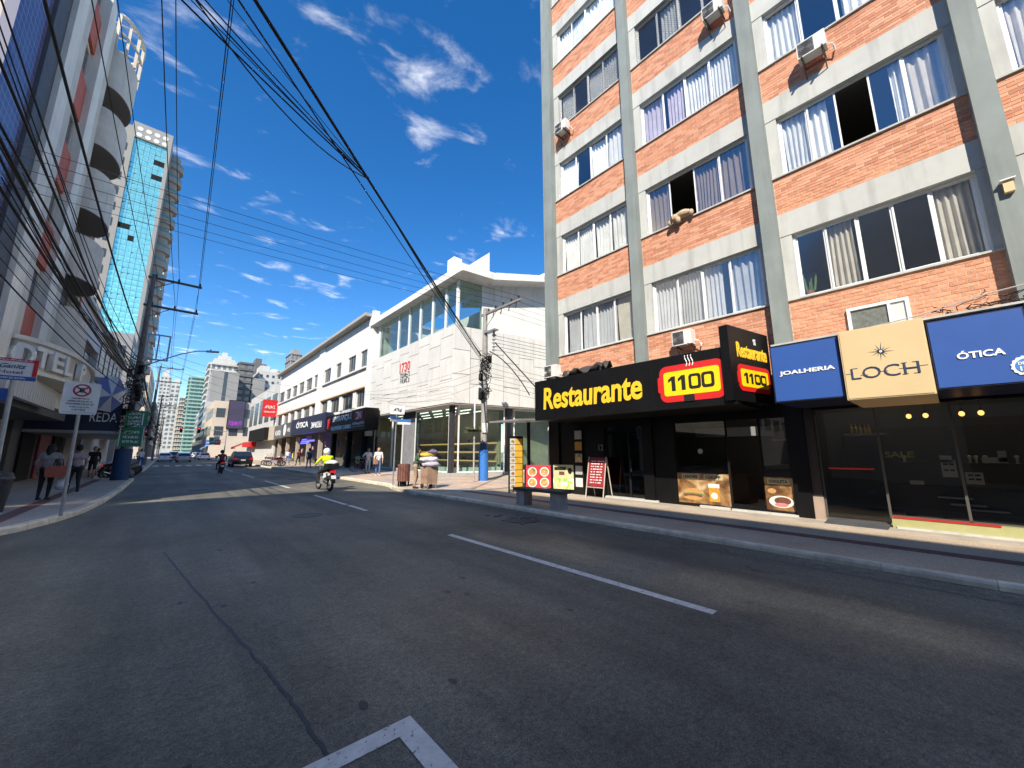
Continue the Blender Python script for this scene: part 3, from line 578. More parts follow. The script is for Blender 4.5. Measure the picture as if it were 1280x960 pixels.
b = MB(); b.prism_x([(-.85, 2.72), (-.9, 2.62), (-.93, 2.65), (-.96, 2.61), (-.95, 2.74)], 9.276, 9.286); b.build('rosette_ribbon', MATS['rosette_blue'], o)
t = panel_sign('jeweller_emblem_sign', 'tan LOCH sign panel with a many-pointed star', 9.2, .036, 1.14, 2.53, 3.815, M['tan'])
gt = mat('letter_steel_blue', (.06, .085, .15), .35, metal=.4)
text('LOCH', (9.187, .60, 2.995), .865, .2, '-x', gt, t, bold=-.008)
b = MB()
for y, z in ((1.06, 3.0), (.86, 2.955), (.60, 2.985), (.36, 3.0), (.12, 3.01)): b.box(9.181, y - .05, z, 9.1872, y + .05, z + .005)
for y in (.97, .21, .345): b.box(9.18, y - .035, 2.896, 9.1872, y + .035, 2.903); b.box(9.18, y - .035, 3.088, 9.1872, y + .035, 3.095)
b.build('serif_line', gt, t)
b = MB(); c = Vector((0, .60, 3.34))
for i in range(12):
    a = i * math.pi / 6 + .1; l = (.18, .11, .145)[i % 3]; d = Vector((0, math.cos(a), math.sin(a))); e = Vector((0, -d.z, d.y)) * .011; X = Vector((9.1872, 0, 0))
    b._add([c + X + e, c + X - e, c + X + d * l, c + X + Vector((-.014, 0, 0))], [(0, 2, 3), (1, 3, 2), (0, 3, 1)])
b.build('star', gt, t); plate(disc_poly((9.1865, .60, 3.34), .02, '-x', 10), '-x', .012).build('star_core', M['ltext'], t)
t = panel_sign('edge_sign', 'dark navy sign box at the picture edge after the blue optician panel', 9.35, -3.6, -1.0, 2.6, 3.79, M['navy'])
# white ledge behind the signs with a snarl of wires
b = MB(); b.box(9.34, -3.6, 3.80, 11.08, 2.26, 3.835); b.build('sign_ledge', M['band'], BLD)
WT = thing('wire_tangle', 'snarl of loose black wires on the ledge above the ÓTICA sign', 'wires', (10.7, -.6, 4.07)); b = MB(); rnd = random.Random(3)
for i in range(26):
    y = rnd.uniform(-1.6, .15); p = Vector((rnd.uniform(10.5, 10.9), y, 4.2)); P = [p.copy()]
    for k in range(9): p = p + Vector((rnd.uniform(-.05, .05), rnd.uniform(-.16, .12), rnd.uniform(-.06, .075))); p.z = min(max(p.z, 4.12), 4.5); p.x = min(max(p.x, 10.45), 11.0); P.append(p.copy())
    b.tube(P, rnd.choice((.006, .008, .011)), 4)
b.build('wire_mass', M['cable'], WT, smooth=True)
b = MB(); b.tube([(10.65, 2.1, 4.1), (10.6, 1.0, 4.12), (10.6, .1, 4.2), (10.62, -.8, 4.38), (10.64, -2, 4.5)], .012, 5); b.build('drop_wire', mat('grey_cable', (.35, .34, .32), .7), WT)

# ---- restaurant front
b = MB(); b.box(11.02, 2.54, 2.42, 11.2, 9.72, 2.76); b.box(11.02, 5.32, .13, 11.12, 5.98, 2.42); b.box(11.03, 3.16, .13, 11.1, 3.9, .3); b.box(11.02, 7.75, .13, 11.14, 9.72, 2.42); b.build('restaurant_front', M['black'], BLD)
SF = [('-', 3.9, 5.32), ('-', 2.54, 3.16)]
for i, (_, y0, y1) in enumerate(SF):
    b = MB(); b.box(11.04, y0, .2, 11.09, y0 + .04, 2.42); b.box(11.04, y1 - .04, .2, 11.09, y1, 2.42); b.box(11.04, y0, .16, 11.09, y1, .2); o = b.build('shop_window', M['blackmatt'], BLD)
    b = MB(); b.box(11.06, y0 + .04, .2, 11.066, y1 - .04, 2.42); b.build('pane', M['shopglass'], o)
b = MB(); b.box(10.93, 3.95, .13, 11.02, 4.7, .19); b.box(10.93, 5.9, .13, 11.12, 7.72, .19); b.box(10.93, 2.5, .13, 11.02, 3.9, .18); b.build('doorstep', M['band'], BLD)
b = MB(); b.box(11.1, 5.98, .13, 11.16, 6.06, 2.42); b.box(11.1, 6.84, .13, 11.16, 6.9, 2.42); b.box(11.1, 7.68, .13, 11.16, 7.75, 2.42); o = b.build('door', M['blackmatt'], BLD)
for y0, y1 in ((6.06, 6.84), (6.9, 7.68)): b = MB(); b.box(11.12, y0, .19, 11.126, y1, 2.4); b.build('pane', M['windark'], o)
b = MB(); b.tube([(11.08, 6.8, 1.0), (11.06, 6.8, 1.05), (11.06, 6.8, 1.3), (11.08, 6.8, 1.35)], .012, 6); b.build('handle', M['chrome'], o)
text('12', (11.015, 7.88, 1.75), .18, .2, '-x', mat('letter_grey', (.3, .3, .3), .5), BLD)
def poster(name, label, y0, y1, z0, z1, x, m, cap, cat='poster'):
    t = thing(name, label, cat, (x, (y0 + y1) / 2, z0)); b = MB(); b.box(x - .012, y0, z0, x, y1, z1); b.build('print', m, t); return t
wood = food_mat('poster_brown', (.22, .11, .04), 1, ((.35, .2, .08), (.10, .045, .02), (.55, .40, .24)), 2.2)
cream = mat('poster_cream', (.50, .42, .24), .6, var=.1)
def blob(par, c, ry, rz, m, x, name='picture'): return plate(disc_poly((x, c[0], c[1]), ry, '-x', 18, rz), '-x', .003).build(name, m, par)
bun = mat('print_bun', (.50, .27, .10), .6, var=.2, vscale=14); green = mat('print_green', (.10, .20, .04), .6, var=.4, vscale=20); meat = mat('print_meat', (.15, .05, .025), .6, var=.4, vscale=16); plw = mat('print_plate', (.70, .68, .62), .5); beer = mat('print_beer', (.55, .27, .04), .5, var=.2, vscale=8)
t = poster('snack_poster', 'brown LANCHES and CHOPP poster with burger and beer mug under the emblem', 3.94, 5.3, .22, 1.02, 11.035, wood, None)
for s_, y in (('LANCHES', 4.93), ('CHOPP', 4.33)):
    b = MB(); b.box(11.018, y - .24, .86, 11.0225, y + .24, 1.0); o = b.build('caption_plate', cream, t); text(s_, (11.0175, y, .93), .38, .085, '-x', M['btext'], o, bold=.03, ext=.004)
for c, a, h, m in (((4.9, .52), .25, .10, bun), ((4.9, .46), .28, .035, green), ((4.9, .42), .26, .04, meat), ((4.9, .36), .25, .055, bun)): blob(t, c, a, h, m, 11.0225 - .0008 * (c[1] < .5) - .0016 * (c[1] < .45) - .0024 * (c[1] < .4))
b = MB(); b.box(11.017, 4.2, .3, 11.0225, 4.46, .66); b.build('mug_picture', beer, t); b = MB(); b.box(11.016, 4.19, .66, 11.0225, 4.47, .76); b.build('foam_picture', plw, t); plate(disc_poly((11.0165, 4.33, .45), .085, '-x', 16), '-x', .003).build('mug_badge', plw, t)
t = poster('chop_poster', 'brown CHOLETA poster with a plated steak near the tan pilaster', 2.56, 3.14, .24, 1.0, 11.035, wood, None)
b = MB(); b.box(11.018, 2.62, .84, 11.0225, 3.08, .97); o = b.build('caption_plate', cream, t); text('CHOLETA', (11.0175, 2.85, .905), .38, .075, '-x', M['btext'], o, bold=.03, ext=.004)
blob(t, (2.83, .44), .25, .14, plw, 11.0225); blob(t, (2.8, .46), .17, .09, meat, 11.019); blob(t, (2.83, .37), .14, .045, mat('print_pink', (.6, .2, .2), .5), 11.0158); blob(t, (3.0, .68), .09, .06, bun, 11.0225)
# shelves with bottles and a flue inside the dark restaurant (seen through the glass)
b = MB(); b.box(12.2, 3.0, 2.05, 12.5, 5.2, 2.3); b.build('air_duct', M['greyalu'], BLD)
b = MB(); b.box(12.0, 2.6, 1.9, 12.3, 3.15, 1.93)
for i in range(9): b.box(12.05, 2.62 + i * .058, 1.93, 12.25, 2.66 + i * .058, 2.3)
b.build('book_shelf', mat('spines', (.35, .22, .15), .8, col2=(.5, .45, .35), vscale=14), BLD)
b = MB(); b.box(11.14, 4.86, 1.5, 11.145, 4.98, 1.74); plate(disc_poly((11.055, 4.62, 1.62), .07, '-x', 14), '-x', .002).build('door_sticker', M['greyalu'], BLD)
for y in (6.4, 4.4, 8.4): b = MB(); b.box(12.6, y - .4, .13, 13.3, y + .4, .9); b.box(12.55, y - .45, .9, 13.35, y + .45, .94); b.build('dining_table', mat('dark_wood', (.05, .03, .02), .6), BLD)
# ---- tan pilaster and jeweller's shop front
b = MB(); b.box(10.98, 2.02, .13, 11.1, 2.2, .62); b.build('pilaster_base', mat('pilaster_stone', (.36, .27, .21), .8, var=.15), BLD); b = MB(); b.box(10.99, 2.02, .62, 11.1, 2.2, 2.7); b.build('pilaster', mat('pilaster_dark', (.03, .022, .018), .6), BLD)
b = MB(); b.box(11.0, -6, 2.55, 11.15, 2.02, 2.7); o = b.build('shop_front_beam', M['black'], BLD)
SHY = [(1.0, 1.98), (-.05, .96), (-1.1, -.09), (-2.2, -1.14), (-3.3, -2.24)]
for i, (y0, y1) in enumerate(SHY):
    z0 = .2 if i == 0 else .36; b = MB(); b.box(11.06, y0 - .04, z0, 11.1, y0, 2.55); b.box(11.06, y0, z0 - .03, 11.1, y1, z0)
    if i == 0: b.box(11.06, y1, z0, 11.1, y1 + .03, 2.55)
    o = b.build('shop_window', mat('brown_steel', (.10, .095, .085), .5, metal=.3), BLD); b = MB(); b.box(11.078, y0, z0, 11.084, y1, 2.55); b.build('pane', M['shopglass'], o)
b = MB(); b.box(10.86, -6, .13, 11.06, .96, .33); b.build('plinth', mat('olive_plinth', (.36, .35, .16), .7, var=.1), BLD); b = MB(); b.box(10.8, -6, .13, 10.86, .9, .17); b.build('plinth_edge', M['band'], BLD)
b = MB(); b.box(10.84, -.4, .331, 11.05, .95, .337); b.build('red_trim', M['red'], BLD)
b = MB(); b.prism_y([(10.45, .138), (11.0, .138), (11.0, .19)], 1.0, 1.97); struct(b.build('door_ramp', mat('grey_ramp', (.07, .075, .08), .7, var=.2), BLD))
b = MB(); b.tube([(11.03, 1.12, 1.25), (11.03, 1.86, 1.25)], .02, 6); b.build('red_bar', M['red'], BLD)
text('SALE', (11.115, .72, 1.55), .42, .12, '-x', mat('letter_gold', (.42, .42, .08), .5), BLD, bold=.02)
bulb = mat('warm_bulb', (.9, .6, .3), .4, emit=(1, .52, .16), estr=1.6); spot = mat('cool_spot', (.9, .9, .9), .4, emit=(1, .97, .9), estr=14.0)
for y in (.50, .26, -.22, -.46):
    t = thing('pendant_lamp', 'round amber pendant bulb glowing inside the jeweller shop window', 'lamp', (11.45, y, 2.33), 'pendant bulbs in the jeweller window'); b = MB(); b.ell((11.45, y, 2.33), (.042, .042, .05), 12, 8); b.build('bulb', bulb, t, smooth=True); b = MB(); b.cyl((11.45, y, 2.39), (11.45, y, 3.58), .005, n=5); b.build('flex', M['cable'], t); b = MB(); b.cyl((11.45, y, 2.385), (11.45, y, 2.43), .02, n=8); b.build('holder', M['blackmatt'], t)
b = MB()
for i in range(6): b.box(12.2 + .25 * i, 1.75 - i * .13, 3.52, 12.28 + .25 * i, 1.85 - i * .13, 3.55)
b.box(11.6, .35, 3.52, 11.66, .8, 3.55); b.box(11.9, -.6, 3.52, 11.96, -.2, 3.55); b.box(11.6, -1.2, 3.52, 11.66, -.8, 3.55); b.build('ceiling_spot', spot, BLD)
case = mat('display_case', (.05, .045, .04), .5); card = mat('display_card', (.42, .42, .38), .6)
b = MB(); b.box(11.5, -3, .2, 11.9, .8, .9); b.box(11.55, -3, 1.36, 11.85, .8, 1.39); b.box(13.6, -6, .2, 14.1, 1.9, 2.2); b.build('display_counter', case, BLD)
for y, z, w_, h_ in ((.08, 1.12, .2, .33), (-.22, 1.0, .22, .22), (-1.35, 1.05, .24, .26), (.1, 1.4, .16, .13), (-.5, 1.4, .3, .1), (-.6, 1.42, .1, .2), (.55, .95, .2, .08)):
    b = MB(); b.box(11.42, y - w_ / 2, z, 11.44, y + w_ / 2, z + h_); o = b.build('display_card', card, BLD)
    if h_ > .2:
        for k in (.35, .7): b = MB(); b.box(11.412, y - w_ * .35, z + h_ * k, 11.42, y - .01, z + h_ * k + .03); b.box(11.412, y + .01, z + h_ * k, 11.42, y + w_ * .35, z + h_ * k + .03); b.build('spectacles', M['btext'], o)
for y, z in ((.1, .72), (-.05, .6), (-.3, .52)): b = MB(); b.box(11.35, y - .25, z, 11.6, y + .2, z + .02); b.build('display_shelf', M['greyalu'], BLD)
for i in range(14):
    y = random.uniform(-2.5, .8); b = MB(); b.lathe((11.6, y, 1.39), [(.03, 0), (.012, .03), (.02, .09), (.035, .13), (.01, .15)], 8); b.build('jewellery_bust', card, BLD)
b = MB()
for i in range(5): b.lathe((12.4 + .2 * i, 1.55 - .06 * i, 2.05), [(.03, 0), (.03, .13), (.01, .17), (.01, .24)], 8)
b.build('trophy_row', mat('gold', (.5, .35, .1), .3, metal=.8), BLD); b = MB(); b.box(12.3, 1.0, 2.0, 13.4, 1.7, 2.03); b.build('wall_shelf', M['greyalu'], BLD)

# ---- terrace boards beside the restaurant
t = thing('awning', 'thin grey awning jutting out over the yellow menu board', 'awning', (10.2, 11, 2.7)); b = MB(); b._add([(9.35, 10.22, 2.72), (11.4, 10.22, 2.84), (11.4, 11.9, 2.84), (9.35, 11.9, 2.72), (9.35, 10.22, 2.78), (11.4, 10.22, 2.92), (11.4, 11.9, 2.92), (9.35, 11.9, 2.78)], [(0, 3, 2, 1), (4, 5, 6, 7), (0, 1, 5, 4), (1, 2, 6, 5), (2, 3, 7, 6), (3, 0, 4, 7)]); b.build('canopy', M['greyalu'], t)
b = MB(); b.box(11.3, 11.7, .13, 11.4, 11.8, 2.84); b.build('post', M['blackmatt'], t)
t = thing('menu_board', 'tall yellow and white menu board with rows of dish pictures by the bench', 'menu board', (9.6, 10.9, .13))
b = MB(); b.box(9.55, 10.93, .13, 9.585, 10.98, 2.2); b.box(10.22, 10.93, .13, 10.255, 10.98, 2.2); b.box(9.585, 10.94, .2, 10.22, 10.97, 2.2); b.build('frame', M['blackmatt'], t)
for i in range(8):
    z = .24 + i * .235; b = MB(); b.box(9.59, 10.925, z, 9.84, 10.94, z + .215); o = b.build('menu_picture', plw, t); plate(disc_poly((9.72, 10.924, z + .1), .085, '-y', 14, .06), '-y', .003).build('dish', food_mat('dish%d' % (i % 3), (.3, .15, .06), i, scale=9), o)
    b = MB(); b.box(9.845, 10.925, z, 10.215, 10.94, z + .215); b.build('menu_row', mat('menu_yellow', (.78, .46, .06), .5, var=.08), t)
def board(name, label, a, bb, z0, z1, m, cat='board'):
    a = Vector((*a, 0)); bb = Vector((*bb, 0)); u = (bb - a).normalized(); n = u.cross(Vector((0, 0, 1))); t = thing(name, label, cat, (a.x, a.y, .13)); b = MB(); q = n * -.04; b.prism([(a.x, a.y), (bb.x, bb.y), (bb.x + q.x, bb.y + q.y), (a.x + q.x, a.y + q.y)], z0, z1); b.build('panel', m, t)
    b = MB()
    for p in (a, bb): b.box(p.x - .02, p.y - .02, .13, p.x + .02, p.y + .02, z1 + .03)
    b.build('post', M['blackmatt'], t); return t, u, n, a, (bb - a).length
t, u, n, a, l = board('pizza_board', 'red board printed with four round pizzas behind the bench', (10.0, 10.55), (10.72, 9.9), .3, 1.12, mat('board_red', (.52, .03, .045), .5, var=.12))
for i in range(2):
    for j in range(2):
        c = a + u * (l * (.27 + .46 * i)) + Vector((0, 0, .5 + .38 * j)) + n * .002; o = plate(disc_poly(c, .17, (u.x, u.y)), (u.x, u.y), .004).build('plate_picture', plw, t); plate(disc_poly(c + n * .0045, .135, (u.x, u.y)), (u.x, u.y), .003).build('pizza', food_mat('pizza%d' % (i + j), (.55, .3, .08), i * 3 + j, ((.6, .15, .05), (.15, .2, .05), (.75, .6, .3)), 12), o)
t, u, n, a, l = board('coffee_board', 'green and cream board with a dark header behind the bench', (10.75, 9.86), (11.0, 9.05), .28, 1.14, mat('board_cream', (.52, .50, .28), .5, var=.1))
for z0, z1, s0, s1, m in ((.95, 1.06, .08, .62, M['btext']), (.3, .66, .02, .98, food_mat('salad', (.55, .65, .2), 4, ((.75, .72, .5), (.25, .45, .08), (.8, .8, .7)), 5)), (.78, .9, .3, .55, meat)):
    p = a + u * l * s0 + n * .001; q = a + u * l * s1 + n * .001; b = MB(); b.prism([(p.x, p.y), (q.x, q.y), (q.x + n.x * .006, q.y + n.y * .006), (p.x + n.x * .006, p.y + n.y * .006)][::-1], z0, z1); b.build('print', m, t)
plate(disc_poly(a + u * l * .8 + n * .002 + Vector((0, 0, .93)), .09, (u.x, u.y), 6, .12), (u.x, u.y), .006).build('crest', M['btext'], t)
t = thing('picture_post', 'black post carrying a column of small square food pictures', 'post', (10.97, 8.85, .13)); b = MB(); b.box(10.97, 8.62, .13, 11.01, 9.0, 2.4); b.build('post', M['blackmatt'], t)
for i, z in enumerate((.4, .82, 1.24, 1.66, 2.05)): b = MB(); b.box(10.955, 8.66, z, 10.97, 8.96, z + .3); b.build('food_picture', (plw, card, food_mat('pp2', (.6, .5, .3), 5, scale=7), beer, card)[i], t)
t = thing('menu_easel', 'dark red chalkboard easel with white handwriting by the restaurant door', 'easel', (10.55, 7.8, .13)); ez = mat('easel_red', (.30, .022, .03), .6, var=.15)
b = MB(); b._add([(10.5, 8.12, .5), (10.5, 7.48, .5), (10.68, 7.48, 1.42), (10.68, 8.12, 1.42), (10.53, 8.12, .5), (10.53, 7.48, .5), (10.71, 7.48, 1.42), (10.71, 8.12, 1.42)], [(0, 1, 2, 3), (4, 7, 6, 5), (0, 4, 5, 1), (1, 5, 6, 2), (2, 6, 7, 3), (3, 7, 4, 0)]); b.build('board', ez, t)
b = MB()
for y in (8.14, 7.46): b.tube([(10.43, y, .13), (10.69, y, 1.44)], .018, 5); b.tube([(10.95, y, .13), (10.69, y, 1.44)], .018, 5)
b.tube([(10.49, 8.14, .47), (10.49, 7.46, .47)], .018, 5); b.build('easel_leg', mat('pale_wood', (.5, .42, .34), .7), t)
rnd = random.Random(9); b = MB()
for i in range(9):
    z = .62 + i * .085; x = 10.5 + (z - .5) * .1957 - .004; y = 8.02
    while y > 7.6: w_ = rnd.uniform(.04, .13); b.obox((x, y - w_ / 2, z), (.003, w_, .03)); y -= w_ + rnd.uniform(.02, .06)
stuff(b.build('handwriting', M['ltext'], t))
b = MB(); b.box(11.3, 9.45, 1.15, 11.34, 9.5, 2.18); b.box(11.3, 10.1, 1.15, 11.34, 10.04, 2.18); b.box(11.3, 9.5, 2.12, 11.34, 10.04, 2.18); b.build('kitchen_window', M['alu'], BLD)
# ---- bench
t = thing('bench', 'dark slab bench on two concrete blocks at the kerb before the menu boards', 'bench', (7.85, 7.65, .13))
b = MB(); b.box(7.62, 6.72, .53, 8.02, 8.56, .6); b.build('seat', mat('bench_slab', (.07, .062, .055), .7, var=.25, vscale=5, bump=.3), t)
for y in (6.82, 8.14): b = MB(); b.box(7.66, y, .13, 7.98, y + .32, .53); b.build('leg', M['concrete'], t)

# ================================================================== white corner boutique (panels below, glass storey above)
BT = thing('boutique_building', 'white panelled corner shop 1730 with a glazed upper storey', 'building', (16, 27, 0))
PX, PY = 13.0, 20.4; su = Vector((math.sin(R(101)), math.cos(R(101)), 0)); sn = su.cross(Vector((0, 0, 1)))
Z0, Z1 = 4.65, 9.75
def sp(u_, inset=0, z=0): p = Vector((PX, PY, 0)) + su * u_ - sn * inset; return (p.x, p.y, z)
back = [(27, 34.2)]; e = sp(14, .05)
b = MB(); b.prism([(13.05, 34.2), (13.05, sp(0, .05)[1]), e[:2], (27, 34.2)], Z0 + .02, Z1); b.build('backing_wall', mat('panel_joint_grey', (.24, .24, .235), .9), BT)
pm = random_tint(mat('white_panel', (.60, .59, .555), .7, var=.06, vscale=1.5, dirt=.18), .05)
ncol = 9; cw = (34.2 - PY) / ncol
for i in range(ncol):
    y0 = PY + i * cw; zz = [Z0, Z0 + (1.0 if i % 2 else 1.55), Z0 + (2.6 if i % 2 else 3.0), Z0 + (4.05 if i % 2 else 4.45), Z1]
    for a, c in zip(zz, zz[1:]): b = MB(); b.box(PX, y0 + .018, a + .018, PX + .05, y0 + cw - .018, c - .018); b.build('wall_panel', pm, BT)
cw = 1.25
for i in range(9):
    zz = [Z0, Z0 + (1.3 if i % 2 else 1.9), Z0 + (3.0 if i % 2 else 3.5), Z1]
    for a, c in zip(zz, zz[1:]):
        p, q, r_, s_ = sp(i * cw + .018 + (.05 if i == 0 else 0)), sp((i + 1) * cw - .018), sp((i + 1) * cw - .018, .05), sp(i * cw + .018, .05); b = MB(); b.prism([p[:2], q[:2], r_[:2], s_[:2]], a + .018, c - .018); b.build('wall_panel', pm, BT)
text('1730', (12.998, 27.1, 8.05), 1.75, .75, '-x', M['red'], BT, bold=.02); scribble(BT, (12.998, 27.05, 7.40), 1.6, .34, 5, '-x', M['btext'], 4); scribble(BT, (12.998, 27.05, 6.98), 1.6, .34, 6, '-x', M['btext'], 5)
# upper glazed storey
gx = 13.38; wm = M['white']
mull = [33.2, 29.3, 27.4, 25.6, 23.75, 21.95, 20.55]
for y in mull: b = MB(); b.box(gx - .06, y - .1, Z1, gx + .1, y + .1, 13.0); b.build('mullion', M['alu'], BT)
for y0, y1 in zip(mull[1:], mull): b = MB(); b.box(gx, y0 + .1, Z1, gx + .02, y1 - .1, 13.0); b.build('glass_panel', M['boutiqueglass'], BT)
c0 = Vector((gx, 20.5, 0)); pa = c0 + su * .12; pb = c0 + su * 1.75
b = MB(); b.prism([(pa.x, pa.y), (pb.x, pb.y), (pb.x - sn.x * .02, pb.y - sn.y * .02), (pa.x - sn.x * .02, pa.y - sn.y * .02)], Z1, 13.0); b.build('glass_panel', M['boutiqueglass'], BT)
p1 = c0 + su * 1.75; p2 = c0 + su * 2.0
b = MB(); b.prism([(p1.x, p1.y), (p2.x, p2.y), (p2.x - sn.x * .3, p2.y - sn.y * .3), (p1.x - sn.x * .3, p1.y - sn.y * .3)], Z1, 13.2); b.build('column', wm, BT)
p3 = c0 + su * 13.5 + sn * .0
q2 = p2 - sn * .3; q3 = p3 - sn * .3; b = MB(); b._add([(p2.x, p2.y, Z1), (p3.x, p3.y, Z1), (q3.x, q3.y, Z1), (q2.x, q2.y, Z1), (p2.x, p2.y, 13.15), (p3.x, p3.y, 15.35), (q3.x, q3.y, 15.35), (q2.x, q2.y, 13.15)], [(0, 3, 2, 1), (4, 5, 6, 7), (0, 1, 5, 4), (1, 2, 6, 5), (2, 3, 7, 6), (3, 0, 4, 7)]); b.build('upper_side_wall', wm, BT)
b = MB(); b.box(13.4, 33.3, Z1, 27, 34.2, 13.1); b.box(18, 21, Z1, 18.2, 33.3, 13); b.build('upper_inner_wall', M['white'], BT)
b = MB(); b.prism([(13.06, 34.2), (13.06, sp(0, .06)[1]), sp(14, .06)[:2], (27, 34.2)], Z1 + .001, Z1 + .02); b.build('upper_floor', M['concrete'], BT)
ep = c0 + su * 2.1 + sn * 1.25; ec = Vector((12.75, 19.15, 0)); ew = p3 + sn * 1.05
b = MB(); b.prism([(12.75, 34.2), (ec.x, ec.y), (ep.x + .1, ep.y + .0), (16.6, 34.2)], 13.02, 13.5); b.build('roof_slab', M['white'], BT)
# rising side roof edge
e0 = ep + Vector((.1, 0, 0)); e1 = p3 + sn * 1.15
b = MB(); b._add([(e0.x, e0.y, 13.05), (e1.x, e1.y, 15.3), (e1.x - sn.x * 6, e1.y - sn.y * 6, 15.3), (e0.x - sn.x * 6, e0.y - sn.y * 6, 13.05), (e0.x, e0.y, 13.55), (e1.x, e1.y, 15.75), (e1.x - sn.x * 6, e1.y - sn.y * 6, 15.75), (e0.x - sn.x * 6, e0.y - sn.y * 6, 13.55)], [(0, 3, 2, 1), (4, 5, 6, 7), (0, 1, 5, 4), (1, 2, 6, 5), (2, 3, 7, 6), (3, 0, 4, 7)]); b.build('side_roof', M['white'], BT)
b = MB(); b._add([(14.6, 20.2, 13.5), (15.6, 20.0, 13.5), (15.6, 20.0, 15.6), (14.6, 24, 13.5), (15.6, 24, 13.5), (15.6, 24, 15.6)], [(0, 1, 2), (3, 5, 4), (0, 3, 4, 1), (1, 4, 5, 2), (0, 2, 5, 3)]); b.build('parapet_fin', mat('weathered_white', (.62, .60, .55), .85, var=.15, dirt=.7), BT)
b = MB(); b._add([(21.3, 20.5, 13.5), (25, 19.7, 13.5), (24.4, 20, 18.0), (21.3, 26, 13.5), (25, 26, 13.5), (24.4, 26, 18.0)], [(0, 1, 2), (3, 5, 4), (0, 3, 4, 1), (1, 4, 5, 2), (0, 2, 5, 3)]); b.build('roof_gable', M['white'], BT)
b = MB(); b.box(14.1, 22.4, 13.5, 15.0, 23.6, 14.7); b.box(14.0, 24.0, 13.5, 14.9, 25.2, 14.5); b.box(14.3, 22.6, 14.7, 15.0, 23.5, 15.9); o = b.build('rooftop_unit', M['white'], BT)
b = MB(); b.box(14.09, 22.5, 13.8, 14.1, 23.4, 14.6); b.box(13.99, 24.1, 13.75, 14.0, 25.1, 14.4); b.build('grille', M['greyalu'], o)
# ground floor: set-back glass, dark columns, warm shelves
GX = 13.5; gy = 20.95
b = MB(); b.prism([(GX - .02, 34.2), (GX - .02, 20.6), sp(14, .5)[:2], (27, 34.2)], .13, .30); b.build('shop_plinth', mat('plinth_grey', (.35, .35, .34), .7, var=.1), BT)
b = MB(); b.box(GX, 33.6, .3, GX + .3, 34.15, 4.66); b.box(GX - .03, 21.0, .3, GX + .2, 21.35, 4.66); q = sp(4.3, .45); b.box(q[0], q[1], .3, q[0] + .45, q[1] + .3, 4.66); b.box(GX + .02, 26.1, 3.75, GX + .4, 28.0, 4.66); b.build('column', mat('dark_stone', (.035, .035, .038), .45, var=.2), BT)
b = MB(); b.box(GX - .05, 26.1, .3, GX + .35, 27.75, 3.75); b.build('stone_pier', mat('grey_stone', (.20, .20, .21), .6, var=.2, vscale=3), BT)
for y0, y1 in ((21.4, 26.05), (28.05, 29.9), (29.95, 33.55)):
    b = MB(); b.box(GX + .03, y0, .3, GX + .09, y0 + .09, 4.45); b.box(GX + .03, y1 - .09, .3, GX + .09, y1, 4.45); b.box(GX + .03, y0, .3, GX + .09, y1, .38); b.box(GX + .03, y0, 4.45, GX + .09, y1, 4.66); o = b.build('shop_window', M['alu'], BT)
    b = MB(); b.box(GX + .05, y0 + .09, .38, GX + .06, y1 - .09, 4.45); b.build('pane', M['boutiqueglass'], o)
for u0, u1 in ((.75, 4.2), (4.9, 8.5)):
    p, q = sp(u0, .6), sp(u1, .6); r_ = -sn * .06; b = MB()
    def pr2(ua, ub, za, zb):
        p, q = Vector(sp(ua, .6)), Vector(sp(ub, .6)); b.prism([(p.x, p.y), (q.x, q.y), (q.x + r_.x, q.y + r_.y), (p.x + r_.x, p.y + r_.y)], za, zb)
    pr2(u0, u0 + .09, .3, 4.45); pr2(u1 - .09, u1, .3, 4.45); pr2(u0 + .09, u1 - .09, .3, .38); pr2(u0, u1, 4.45, 4.66); o = b.build('shop_window', M['alu'], BT); b = MB()
    p, q = Vector(sp(u0 + .09, .63)), Vector(sp(u1 - .09, .63)); b.prism([(p.x, p.y), (q.x, q.y), (q.x - sn.x * .01, q.y - sn.y * .01), (p.x - sn.x * .01, p.y - sn.y * .01)], .38, 4.45); b.build('pane', M['boutiqueglass'], o)
b = MB(); b.box(17.8, 21.5, .3, 18, 34, 4.6); b.box(GX + .5, 34.0, .3, 27, 34.15, 4.6); b.box(18, 20.9, .3, 26, 21.0, 4.6); b.build('shop_inner_wall', mat('warm_wall', (.5, .40, .28), .9, var=.2, vscale=1), BT)
warm = mat('shelf_light', (.9, .7, .4), .5, emit=(1, .66, .30), estr=.4)
for z in (1.0, 1.65, 2.3): b = MB(); b.box(17.2, 21.6, z, 17.8, 33, z + .04); o = b.build('display_shelf', mat('shelf_wood', (.3, .2, .1), .7), BT); b = MB(); b.box(17.74, 21.7, z - .1, 17.79, 33, z - .01); b.build('shelf_light', warm, o)
for i in range(40): y = random.uniform(21.8, 32.6); z = random.choice((1.04, 1.69, 2.34)); b = MB(); b.obox((17.45, y, z + .09), (.14, .3, .16), random.uniform(-.3, .3)); b.build('merchandise', random.choice((M['btext'], M['brown'], card, meat)), BT)
for i in range(9):
    u_ = .7 + i * .42; p = sp(u_, 1.2); b = MB(); b.obox((p[0], p[1], .46), (.3, .3, .3), .3 * i); b.build('floor_display', plw, BT); b = MB(); b.ell((p[0], p[1], .69), (.09, .14, .09), 10, 6); b.build('merchandise', (meat, M['brown'], M['btext'])[i % 3], BT)
for i in range(7):
    y = 21.9 + i * .6; b = MB(); b.obox((14.3, y, .46), (.32, .32, .3), .2 * i); b.build('floor_display', plw, BT); b = MB(); b.ell((14.3, y, .69), (.12, .1, .09), 10, 6); b.build('merchandise', (M['brown'], meat, M['btext'])[i % 3], BT)
b = MB()
